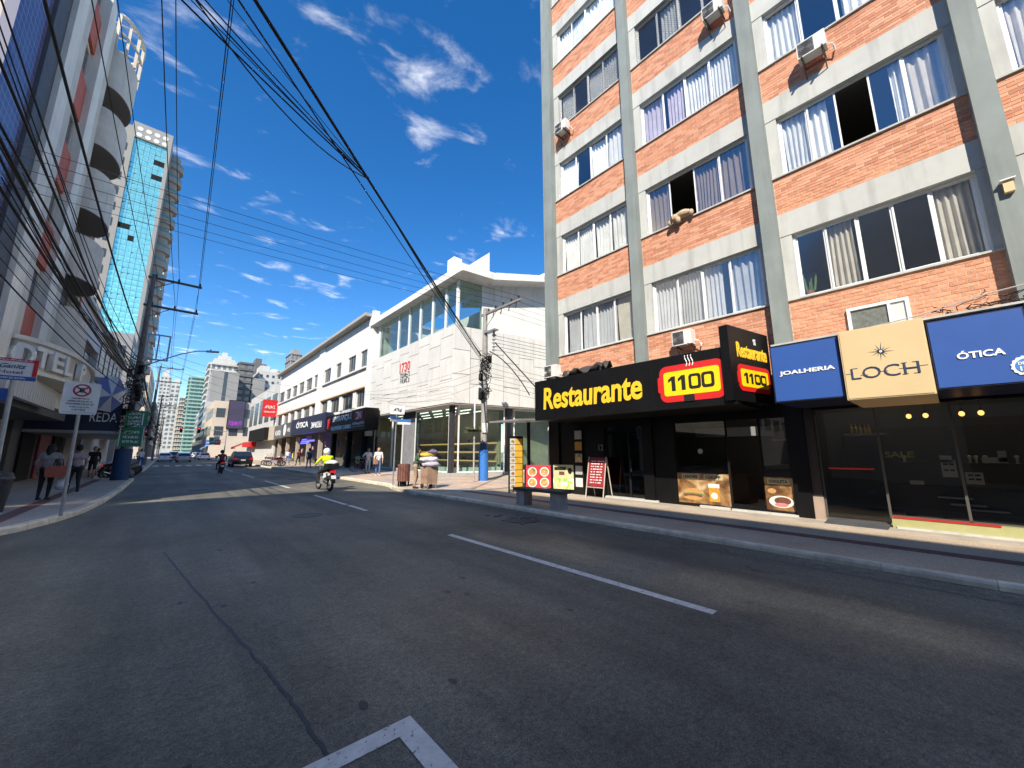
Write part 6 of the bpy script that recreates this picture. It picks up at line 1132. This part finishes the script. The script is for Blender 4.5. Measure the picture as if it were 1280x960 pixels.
cl('hiviz', (.52, .70, .01)); cl('blackc', (.012, .012, .013)); cl('jean', (.06, .13, .27)); cl('paleblue', (.30, .36, .42)); cl('whitec', (.72, .71, .68)); cl('greyc', (.22, .22, .22)); cl('olive', (.05, .09, .05)); cl('pinkgrey', (.30, .22, .23)); cl('darkhair', (.014, .011, .01)); cl('brownhair', (.06, .035, .02)); cl('shoe', (.02, .02, .02)); cl('tanc', (.35, .24, .15)); cl('white_helmet', (.75, .75, .74), .35); cl('black_helmet', (.012, .012, .012), .3); cl('whiteshoe', (.55, .55, .53)); cl('maroon', (.12, .03, .03)); cl('bluec', (.04, .08, .22)); cl('white2', (.5, .5, .5))
walk = dict(lk=(-.1, .16, .53), la=(-.1, .2, .1), rk=(.1, -.02, .5), ra=(.1, -.24, .16), le=(-.24, -.12, 1.16), lh=(-.24, -.08, .92), re=(.24, .06, 1.16), rh=(.23, .2, .95))
person('person', 'woman in grey cardigan and black trousers carrying a red handbag on the left pavement', (-2.73, 18.98, .13), R(-10), ('dskin', 'greyc', 'blackc', 'shoe', 'darkhair'), dict(le=(-.27, -.03, 1.16), re=(.27, .02, 1.15), rh=(.24, .17, .98), head=(-.02, .05, 1.6)), .98, long_hair=True)
t = thing('handbag', 'patterned red handbag held by the woman in grey', 'handbag', (-2.45, 18.85, .8)); b = MB(); b.prism_y([(-2.72, .83), (-2.26, .83), (-2.22, 1.08), (-2.3, 1.17), (-2.66, 1.17), (-2.75, 1.08)], 18.62, 18.80); b.build('bag', mat('bag_red', (.40, .05, .04), .7, col2=(.30, .12, .06), vscale=18), t); b = MB(); b.tube([(-2.6, 18.71, 1.15), (-2.56, 18.71, 1.38), (-2.42, 18.71, 1.38), (-2.38, 18.71, 1.15)], .014, 5); b.build('handle', M['blackmatt'], t)
t = thing('carrier_bag', 'crumpled white plastic carrier bag beside the red handbag', 'bag', (-2.38, 18.85, .5)); b = MB(); b.lathe((-2.36, 18.85, .42), [(.05, 0), (.13, .05), (.15, .18), (.1, .32), (.03, .42)], 12); 
for i, v in enumerate(b.v): b.v[i] = (v[0] + random.uniform(-.015, .015), v[1] + random.uniform(-.03, .03), v[2])
b.build('bag', mat('plastic_white', (.6, .6, .6), .4), t, smooth=True); b = MB(); b.tube([(-2.36, 18.85, .82), (-2.38, 18.9, .95), (-2.42, 18.95, 1.02)], .012, 5); b.build('handle', MATS['plastic_white'], t)
person('person', 'woman in a pinkish-grey top just behind the woman with the red bag', (-2.35, 20.9, .13), R(15), ('dskin', 'pinkgrey', 'blackc', 'shoe', 'darkhair'), walk, .97)
person('person', 'person in black jacket and shorts walking on the left pavement under the navy canopy', (-3.05, 32.5, .13), R(180), ('skin', 'blackc', 'blackc', 'shoe', 'brownhair'), walk, 1.0, shorts=True)
person('person', 'woman in white top and pale jeans by the souvenir shop with hand on hip', (10.56, 27.0, .13), R(175), ('dskin', 'white2', 'paleblue', 'shoe', 'darkhair', 'dskin'), dict(re=(.36, -.04, 1.2), rh=(.2, .1, 1.05)), .98, long_hair=True)
person('person', 'woman in white shirt and blue jeans with a tan shoulder bag on the pavement', (10.0, 23.9, .13), R(160), ('skin', 'whitec', 'jean', 'whiteshoe', 'brownhair', 'skin'), dict(lk=(-.1, .1, .51), la=(-.1, .1, .09)), .99, long_hair=True)
t = thing('shoulder_bag', 'tan shoulder bag of the woman in blue jeans', 'handbag', (9.8, 23.7, 1.0)); b = MB(); b.obox((9.77, 23.72, .98), (.26, .12, .24), .2); b.build('bag', mat('bag_tan', (.36, .19, .11), .6), t); b = MB(); b.tube([(9.7, 23.72, 1.09), (9.88, 23.74, 1.45), (9.92, 23.9, 1.48), (9.85, 23.78, 1.09)], .012, 5); b.build('strap', MATS['bag_tan'], t)
person('person', 'man in grey hoodie seen from behind outside the blue-lit shop', (9.6, 38.1, .13), R(0), ('skin', 'greyc', 'greyc', 'shoe', 'darkhair'), walk, 1.02)
t = thing('backpack', 'navy backpack worn by the man in the grey hoodie', 'backpack', (9.6, 37.9, 1.1)); b = MB(); b.ell((9.6, 37.9, 1.27), (.17, .11, .25), 12, 8); b.build('pack', mat('pack_navy', (.03, .04, .09), .8), t, smooth=True); b = MB(); b.tube([(9.5, 37.93, 1.1), (9.48, 38.1, 1.4), (9.5, 37.95, 1.5)], .02, 5); b.tube([(9.7, 37.93, 1.1), (9.72, 38.1, 1.4), (9.7, 37.95, 1.5)], .02, 5); b.build('strap', MATS['pack_navy'], t)
person('person', 'man in dark green shirt pushing the loaded handcart', (7.75, 14.75, .13), R(-115), ('dskin', 'olive', 'tanc', 'shoe', 'darkhair', 'dskin'), dict(le=(-.24, .16, 1.2), lh=(-.2, .4, 1.1), re=(.24, .16, 1.2), rh=(.2, .4, 1.1), chest=(0, .06, 1.3), ls=(-.19, .08, 1.4), rs=(.19, .08, 1.4), head=(0, .14, 1.6), lk=(-.1, .1, .5)), .93)
person('person', 'man in white shirt and dark trousers crossing far down the left kerb', (-1.75, 51, .13), R(200), ('dskin', 'whitec', 'bluec', 'shoe', 'darkhair'), walk, 1.0, voxel=.022)
person('person', 'man in pale blue shirt standing by the parked motorcycles on the left', (-3.35, 37.2, .13), R(90), ('dskin', 'paleblue', 'blackc', 'shoe', 'darkhair'), None, .97, voxel=.022)
person('person', 'waiter in grey seen through the restaurant window frame', (11.9, 9.75, .13), R(100), ('skin', 'greyc', 'blackc', 'shoe', 'darkhair'), dict(lh=(-.2, .3, 1.0), rh=(.2, .3, 1.0)), 1.0, voxel=.022)
for i, (x, y, a, c1, c2, lab) in enumerate(((10.9, 47.5, 20, 'maroon', 'blackc', 'shopper in maroon outside the shops under the ÓTICA sign'), (11.6, 56, 190, 'whitec', 'jean', 'shopper in white near the grey oval sign'), (-3.0, 47.5, 10, 'bluec', 'greyc', 'distant walker in blue on the left pavement'), (-2.6, 70, 170, 'maroon', 'bluec', 'distant walker in maroon past the crossing on the left'))):
    person('person', lab, (x, y, .13), R(a), ('dskin', c1, c2, 'shoe', 'darkhair'), walk, 1.0, voxel=.025)
# handcart
t = thing('handcart', 'small brown handcart piled with sacks on the sunny pavement', 'cart', (8.15, 14.35, .13)); cm = mat('cart_cardboard', (.33, .21, .14), .85, var=.2, vscale=6)
b = MB(); b.prism_x([(14.1, .32), (14.62, .32), (14.68, 1.0), (14.04, 1.0)], 7.95, 8.42); b.build('box', cm, t)
for x in (7.98, 8.38): b = MB(); b.cyl((x - .02, 14.55, .24), (x + .02, 14.55, .24), .11, n=14); b.build('wheel', M['rubber'], t); b = MB(); b.box(x - .015, 14.1, .13, x + .015, 14.14, .34); b.build('leg', M['steel'], t)
b = MB(); b.tube([(7.95, 14.62, .9), (7.85, 14.7, 1.15), (7.85, 14.4, 1.18)], .015, 5); b.build('push_bar', M['steel'], t)
for nm, lab, c, s_, col in (('sack', 'grey sack lying lowest on the handcart', (8.2, 14.3, 1.1), (.36, .42, .14), (.42, .40, .46)), ('sack', 'white sack in the middle of the handcart pile', (8.15, 14.38, 1.3), (.4, .36, .13), (.62, .60, .62)), ('sack', 'yellow sack on top of the handcart pile', (8.1, 14.4, 1.48), (.34, .24, .1), (.60, .38, .05)), ('sack', 'small dark purple bundle topping the handcart', (8.25, 14.25, 1.6), (.2, .18, .1), (.14, .11, .17))):
    b = MB(); b.ell(c, s_, 16, 10)
    for i, v in enumerate(b.v): k = math.sin(v[0] * 23) * math.sin(v[1] * 19) * .03; b.v[i] = (v[0], v[1], v[2] + k)
    o = b.build(nm, mat('sack_%d' % int(c[2] * 100), col, .8, var=.15, vscale=8), smooth=True); tag(o, lab, 'sack', 'sacks on the handcart')

# ================================================================== motorcycles, cars, bicycles
def wheel_geo(par, y, r_, w, rim_m):
    b = MB(); n = 28; k = 8
    rows = [[(w / 2 * math.cos(2 * math.pi * j / k), y + (r_ - w / 2 + w / 2 * math.sin(2 * math.pi * j / k)) * math.cos(2 * math.pi * i / n), r_ + (r_ - w / 2 + w / 2 * math.sin(2 * math.pi * j / k)) * math.sin(2 * math.pi * i / n)) for j in range(k + 1)] for i in range(n + 1)]; b.sheet(rows); t = b.build('tyre', M['rubber'], par, smooth=True)
    b = MB(); b.tube([(0, y + (r_ - w) * math.cos(2 * math.pi * i / 24), r_ + (r_ - w) * math.sin(2 * math.pi * i / 24)) for i in range(25)], .018, 5)
    for i in range(6): a = i * math.pi / 3; b.tube([(0, y, r_), (0, y + (r_ - w) * math.cos(a), r_ + (r_ - w) * math.sin(a))], .014, 4)
    b.cyl((-.06, y, r_), (.06, y, r_), .05, n=10); b.build('rim', rim_m, t)
def motorcycle(label, body, top_case=None, white_side=False):
    t = thing('motorcycle', label, 'motorcycle', (0, 0, 0), 'motorcycles'); bm_ = mat('moto_' + label[:14].replace(' ', '_'), body, .3, coat=.5); 
    wheel_geo(t, .66, .29, .09, M['greyalu']); wheel_geo(t, -.62, .29, .11, M['greyalu'])
    b = MB()
    for x in (-.07, .07): b.tube([(x, .66, .29), (x, .5, .68), (x, .42, .98)], .024, 6)
    b.tube([(-.34, .3, 1.04), (-.2, .4, 1.06), (0, .42, 1.0), (.2, .4, 1.06), (.34, .3, 1.04)], .016, 6); b.build('fork', M['steel'], t)
    b = MB(); b.ell((0, .55, .84), (.1, .09, .11), 12, 8); b.build('headlight', bm_, t, smooth=True); b = MB(); b.ell((0, .2, .82), (.14, .26, .13), 14, 9); b.build('fuel_tank', bm_, t, smooth=True)
    b = MB(); b._add([(-.13, .02, .80), (.13, .02, .80), (.12, -.7, .88), (-.12, -.7, .88), (-.1, .02, .72), (.1, .02, .72), (.09, -.7, .79), (-.09, -.7, .79)], [(0, 1, 2, 3), (4, 7, 6, 5), (0, 4, 5, 1), (1, 5, 6, 2), (2, 6, 7, 3), (3, 7, 4, 0)]); b.build('seat', M['blackmatt'], t)
    b = MB(); b._add([(-.12, -.1, .72), (.12, -.1, .72), (.09, -.74, .82), (-.09, -.74, .82), (-.12, -.1, .5), (.12, -.1, .5), (.08, -.7, .66), (-.08, -.7, .66)], [(0, 1, 2, 3), (4, 7, 6, 5), (0, 4, 5, 1), (1, 5, 6, 2), (2, 6, 7, 3), (3, 7, 4, 0)]); b.build('side_panel', mat('moto_white', (.6, .6, .58), .35) if white_side else bm_, t)
    b = MB(); b.box(-.14, -.1, .28, .14, .22, .6); b.cyl((0, .16, .5), (0, .32, .62), .09, n=10); b.box(-.03, -.6, .3, .03, .1, .36); b.build('engine', M['greyalu'], t); b = MB(); b.tube([(.1, .2, .4), (.15, .0, .27), (.17, -.4, .3), (.18, -.75, .4)], [.025, .03, .045, .045], 8); b.build('exhaust', M['chrome'], t)
    b = MB(); b.tube([(-.11, .3, .86), (-.1, -.1, .7), (-.08, -.7, .76)], .02, 5); b.tube([(.11, .3, .86), (.1, -.1, .7), (.08, -.7, .76)], .02, 5); b.tube([(-.1, -.1, .4), (-.09, -.62, .29)], .025, 5); b.tube([(.1, -.1, .4), (.09, -.62, .29)], .025, 5); b.tube([(.1, -.6, .32), (.13, -.5, .72)], .028, 6); b.tube([(-.1, -.6, .32), (-.13, -.5, .72)], .028, 6); b.build('frame', M['blackmatt'], t)
    b = MB(); b.obox((0, -.8, .8), (.2, .05, .09)); b.build('tail_light', mat('tail_red', (.5, .01, .02), .3, emit=(1, .03, .04), estr=.15), t); b = MB(); b._add([(-.08, -.72, .76), (.08, -.72, .76), (.08, -.95, .42), (-.08, -.95, .42), (-.07, -.70, .74), (.07, -.7, .74), (.07, -.93, .40), (-.07, -.93, .40)], [(0, 1, 2, 3), (4, 7, 6, 5), (0, 4, 5, 1), (1, 5, 6, 2), (2, 6, 7, 3), (3, 7, 4, 0)]); b.build('mudguard', M['blackmatt'], t); b = MB(); b.obox((0, -.92, .58), (.19, .012, .15), 0, R(-30)); b.build('number_plate', mat('plate_grey', (.5, .5, .5), .5), t)
    b = MB(); b.tube([(-.3, .32, 1.05), (-.32, .33, 1.24)], .008, 4); b.tube([(.3, .32, 1.05), (.32, .33, 1.24)], .008, 4); b.ell((-.33, .32, 1.27), (.07, .02, .045), 10, 6); b.ell((.33, .32, 1.27), (.07, .02, .045), 10, 6); b.build('mirror', M['blackmatt'], t)
    b = MB(); b.obox((0, .68, .6), (.12, .5, .02), 0, .1); b.build('front_mudguard', bm_, t); b = MB(); b.tube([(-.12, .1, .3), (-.3, .12, .3)], .015, 5); b.tube([(.12, .1, .3), (.3, .12, .3)], .015, 5); b.build('footrest', M['rubber'], t)
    if top_case: b = MB(); b.obox((0, -.62, 1.02), (.46, .42, .24)); b.build('top_case', M['blackmatt'], t); b = MB(); b.ell((0, -.62, 1.15), (.25, .23, .12), 14, 8); b.build('case_lid', mat('case_lid', top_case, .4), t, smooth=True)
    else: b = MB(); b.tube([(-.1, -.5, .9), (-.12, -.85, .95), (.12, -.85, .95), (.1, -.5, .9)], .014, 5); b.build('grab_rail', M['chrome'], t)
    return t
ride = dict(hip=(0, -.2, .92), chest=(0, -.08, 1.28), ls=(-.2, -.05, 1.38), rs=(.2, -.05, 1.38), le=(-.34, .12, 1.14), lh=(-.33, .3, 1.05), re=(.34, .12, 1.14), rh=(.33, .3, 1.05), head=(0, .03, 1.6), lk=(-.22, .2, .72), la=(-.24, .1, .37), rk=(.22, .2, .72), ra=(.24, .1, .37))
m1 = motorcycle('black and white delivery motorcycle with a white-lidded top case', (.02, .02, .02), (.72, .66, .66), True); m1.location = (5.18, 17.85, .0); m1.rotation_euler.z = R(4)
person('person', 'rider in fluorescent yellow jacket and white helmet on the delivery motorcycle', (5.18, 17.85, 0.0), R(4), ('skin', 'hiviz', 'blackc', 'shoe', 'darkhair'), ride, 1.0, voxel=.014, helmet='white_helmet')
m2 = copy_tree(m1, 'dark motorcycle ridden away behind the black car', (3.2, 36.8, 0), R(2))
for c_ in list(m2.children):
    if c_.name.startswith(('top_case', 'case_lid')): bpy.data.objects.remove(c_)
person('person', 'rider in dark clothes and black helmet on the motorcycle near the black car', (3.2, 36.8, 0), R(2), ('dskin', 'maroon', 'blackc', 'shoe', 'darkhair'), ride, 1.0, voxel=.02, helmet='black_helmet')
m3 = motorcycle('dark red motorcycle parked nearest the bench of shops', (.16, .02, .02)); m3.location = (8.75, 47.2, .13); m3.rotation_euler.z = R(70); m3['label'] = 'dark red motorcycle parked at the kerb before the blue-lit shop'
copy_tree(m3, 'second motorcycle parked beside the dark red one at the right kerb', (8.8, 48.7, .13), R(75)); copy_tree(m3, 'third motorcycle in the right kerb row, farthest from the viewer', (8.8, 50.4, .13), R(68))
m4 = motorcycle('black motorcycle parked first in the left bay behind the blue-based pole', (.03, .03, .035)); m4.location = (-2.1, 34.2, 0); m4.rotation_euler.z = R(-60)
for i, lab in enumerate(('second parked motorcycle in the left bay', 'third parked motorcycle in the left bay', 'fourth parked motorcycle in the left bay', 'last parked motorcycle in the left bay')): copy_tree(m4, lab, (-2.1 + .05 * i, 35.8 + 1.6 * i, 0), R(-62 + 4 * i))
def bicycle(label, loc, rz, col):
    t = thing('bicycle', label, 'bicycle', (0, 0, 0), 'bicycles'); fm = mat('bike_' + label[:8].replace(' ', '_'), col, .4)
    for y in (.52, -.52):
        b = MB(); b.tube([(0, y + .32 * math.cos(a * .2618), .34 + .32 * math.sin(a * .2618)) for a in range(25)], .018, 5)
        w = b.build('tyre', M['rubber'], t); b = MB()
        for i in range(8): a = i * math.pi / 4; b.tube([(0, y, .34), (0, y + .3 * math.cos(a), .34 + .3 * math.sin(a))], .003, 3)
        b.build('spoke', M['chrome'], w)
    b = MB()
    for P in (((0, -.52, .34), (0, -.12, .3), (0, .3, .72)), ((0, -.12, .3), (0, -.25, .84)), ((0, -.24, .75), (0, .3, .78)), ((0, -.52, .34), (0, -.24, .75)), ((0, .52, .34), (0, .34, .7), (0, .3, .95))): b.tube(P, .017, 6)
    b.build('frame', fm, t); b = MB(); b.ell((0, -.27, .87), (.07, .13, .04), 10, 6); b.build('saddle', M['blackmatt'], t); b = MB(); b.tube([(-.27, .2, 1.0), (-.1, .31, .99), (.1, .31, .99), (.27, .2, 1.0)], .013, 5); b.build('handlebar', M['chrome'], t); b = MB(); b.obox((0, .6, .85), (.3, .25, .2)); b.build('basket', M['blackmatt'], t)
    t.location = loc; t.rotation_euler.z = rz; return t
bicycle('red bicycle leaning outside the souvenir shop', (11.0, 29.6, .13), R(-70), (.2, .03, .03)); bicycle('black bicycle standing behind the red one at the souvenir shop', (11.4, 31.4, .13), R(-60), (.03, .03, .03)); bicycle('silver bicycle by the parked motorcycles on the right kerb', (9.4, 45.6, .13), R(80), (.4, .4, .4))
def car(label, col, suv=False, rough=.25):
    t = thing('car', label, 'car', (0, 0, 0), 'cars in the street'); pm_ = mat('paint_' + label[:12].replace(' ', '_'), col, rough, coat=.8, spec=.6); h = 1.66 if suv else 1.46; L2 = 2.2; W2 = .9; wr = .36 if suv else .32; belt = 1.05 if suv else .92; bot = .3 if suv else .24
    rear = -L2; side = [(-L2, bot + .15), (-L2 - .04, .62), (-L2 + .02, belt - .06), (-L2 + .25, belt), (1.0, belt - .02), (1.75, belt - .12), (L2 - .08, .72), (L2, .5), (L2 - .05, bot + .1), (L2 - .3, bot), (-L2 + .3, bot)]
    bm = bmesh.new(); sec = []
    for x, s_ in ((-W2, .0), (-W2 * .97, .0), (0, 0), (W2 * .97, 0), (W2, 0)): sec.append([bm.verts.new((x, y * (1 - .02 * abs(x)), z)) for y, z in side])
    for a, c in zip(sec, sec[1:]):
        for i in range(len(side)): bm.faces.new((a[i], a[(i + 1) % len(side)], c[(i + 1) % len(side)], c[i]))
    bm.faces.new(sec[0][::-1]); bm.faces.new(sec[-1]); bmesh.ops.recalc_face_normals(bm, faces=bm.faces); bmesh.ops.bevel(bm, geom=[e for e in bm.edges if e.calc_face_angle(0) > .5], offset=.05, segments=2, affect='EDGES'); me = bpy.data.meshes.new('body'); bm.to_mesh(me); bm.free(); me.materials.append(pm_); me.polygons.foreach_set('use_smooth', [True] * len(me.polygons)); me.set_sharp_from_angle(angle=R(40)); put('body', me, t)
    rb = -L2 + (.12 if suv else .35); cabin = [(rb, belt - .02), (rb + .3, h - .06), (rb + .6, h), (.45, h - .02), (1.25, belt - .03)]; b = MB(); n = 5
    lo = [(-W2 + .05, y, z) if z < belt else (-W2 + .2, y, z) for y, z in cabin]; hi = [(-x, y, z) for x, y, z in lo]; b._add(lo + hi, [tuple(range(n))[::-1], tuple(range(n, 2 * n))] + [(i, (i + 1) % n, n + (i + 1) % n, n + i) for i in range(n)]); b.build('cabin', pm_, t)
    gm_ = mat('car_glass', (.02, .022, .025), .06, spec=.9); e = .012
    b = MB(); xt, xb = W2 - .26, W2 - .14; b.quad((-xb, rb - e + .05, belt + .05), (xb, rb - e + .05, belt + .05), (xt, rb + .285 - e, h - .1), (-xt, rb + .285 - e, h - .1)); b.build('rear_window', gm_, t, fix=False); b = MB(); b.quad((xb, 1.19 + e, belt + .04), (-xb, 1.19 + e, belt + .04), (-xt, .51 + e, h - .08), (xt, .51 + e, h - .08)); b.build('windscreen', gm_, t, fix=False)
    for s_ in (-1, 1):
        for y0, y1, y2, y3 in ((rb + .22, -.25, -.25, rb + .4), (-.17, .95, .42, -.17)):
            def sx(z): return s_ * (W2 - .05 - .15 * (z - belt + .02) / (h - belt - .04) + e)
            z0, z1 = belt + .06, h - .14; q = [(sx(z0), y0, z0), (sx(z0), y1, z0), (sx(z1), y2, z1), (sx(z1), y3, z1)]; b = MB(); b.quad(*(q if s_ > 0 else q[::-1])); b.build('side_window', gm_, t, fix=False)
        b = MB(); b.obox((s_ * (W2 + .08), .78, belt + .05), (.16, .1, .12)); b.build('wing_mirror', pm_, t)
        for y in (-1.35, 1.38):
            b = MB(); b.cyl((s_ * (W2 - .2), y, wr), (s_ * (W2 + .012), y, wr), wr, n=22); w = b.build('wheel', M['rubber'], t, smooth=40); b = MB(); b.cyl((s_ * (W2 + .012), y, wr), (s_ * (W2 + .02), y, wr), wr * .62, n=14); b.build('rim', M['greyalu'], w)
        b = MB(); b.obox((s_ * (W2 - .16), -L2 - .005, belt - .2), (.3, .1, .2)); b.build('tail_light', mat('tail_lamp', (.35, .01, .015), .25, emit=(1, .04, .04), estr=.06), t); b = MB(); b.obox((s_ * (W2 - .2), L2 - .06, .7), (.34, .12, .14)); b.build('headlight', M['chrome'], t)
    b = MB(); b.obox((0, -L2 - .05, .75), (.42, .02, .13)); b.build('number_plate', mat('plate_grey', (.5, .5, .5)), t); b = MB(); b.obox((0, -L2 - .02, .42), (1.72, .14, .18)); b.build('rear_bumper', M['blackmatt'] if suv else pm_, t); b = MB(); b.obox((0, L2 - .02, .42), (1.6, .14, .18)); b.build('front_bumper', M['blackmatt'], t)
    if suv:
        b = MB(); b.box(-W2 + .26, rb + .6, h, -W2 + .3, .4, h + .06); b.box(W2 - .3, rb + .6, h, W2 - .26, .4, h + .06); b.build('roof_rail', M['greyalu'], t); b = MB(); b.obox((0, -L2 - .03, .3), (1.1, .06, .1)); b.build('skid_plate', M['greyalu'], t)
    return t
c1 = car('black sport utility car driving away in the right lane', (.006, .006, .007), True); c1.location = (6.25, 52.6, 0)
c2 = car('silver hatchback stopped beyond the zebra crossing in the left lane', (.42, .43, .42)); c2.location = (2.2, 82, 0); c2['label'] = 'silver hatchback stopped just past the zebra crossing'
c3 = car('white saloon car ahead of the silver hatchback', (.80, .80, .79)); c3.location = (6.0, 104, 0)
copy_tree(c3, 'white car half hidden left of the silver hatchback', (-.1, 90, 0)); copy_tree(c3, 'white car farther along the right lane', (6.1, 121, 0)); copy_tree(c2, 'grey car far down the left lane', (1.6, 128, 0)); copy_tree(c2, 'grey car far down the middle of the street', (3.9, 142, 0)); copy_tree(c1, 'dark car in the far queue of traffic', (1.2, 112, 0)); copy_tree(c3, 'white car second in the left lane queue', (2.3, 97, 0)); copy_tree(c2, 'grey car at the left kerb far past the crossing', (-.1, 104, 0)); copy_tree(c3, 'white car in the far right lane queue', (6.1, 138, 0)); copy_tree(c1, 'dark car at the end of the right lane queue', (6.2, 155, 0)); copy_tree(c3, 'white car at the end of the left lane queue', (1.5, 150, 0))
t = thing('traffic_light', 'traffic light arm over the far crossing with dark signal heads', 'traffic light', (8.6, 96, .13)); b = MB(); b.cyl((8.6, 96, .13), (8.6, 96, 6), .09, n=8); b.tube([(8.6, 96, 5.6), (5, 96, 6.0), (1.2, 96, 6.0)], .06, 6); b.build('mast', M['steel'], t)
for x in (1.6, 4.2): b = MB(); b.box(x - .2, 95.8, 5.2, x + .2, 96, 6.3); o = b.build('signal_head', M['blackmatt'], t); plate(disc_poly((x, 95.798, 6.05), .12, '-y', 12), '-y', .02).build('red_lens', mat('lens_red', (.4, .02, .02), .4, emit=(1, .05, .03), estr=1.2), o)

for o in bpy.data.objects:
    if '_l' in o: del o['_l']
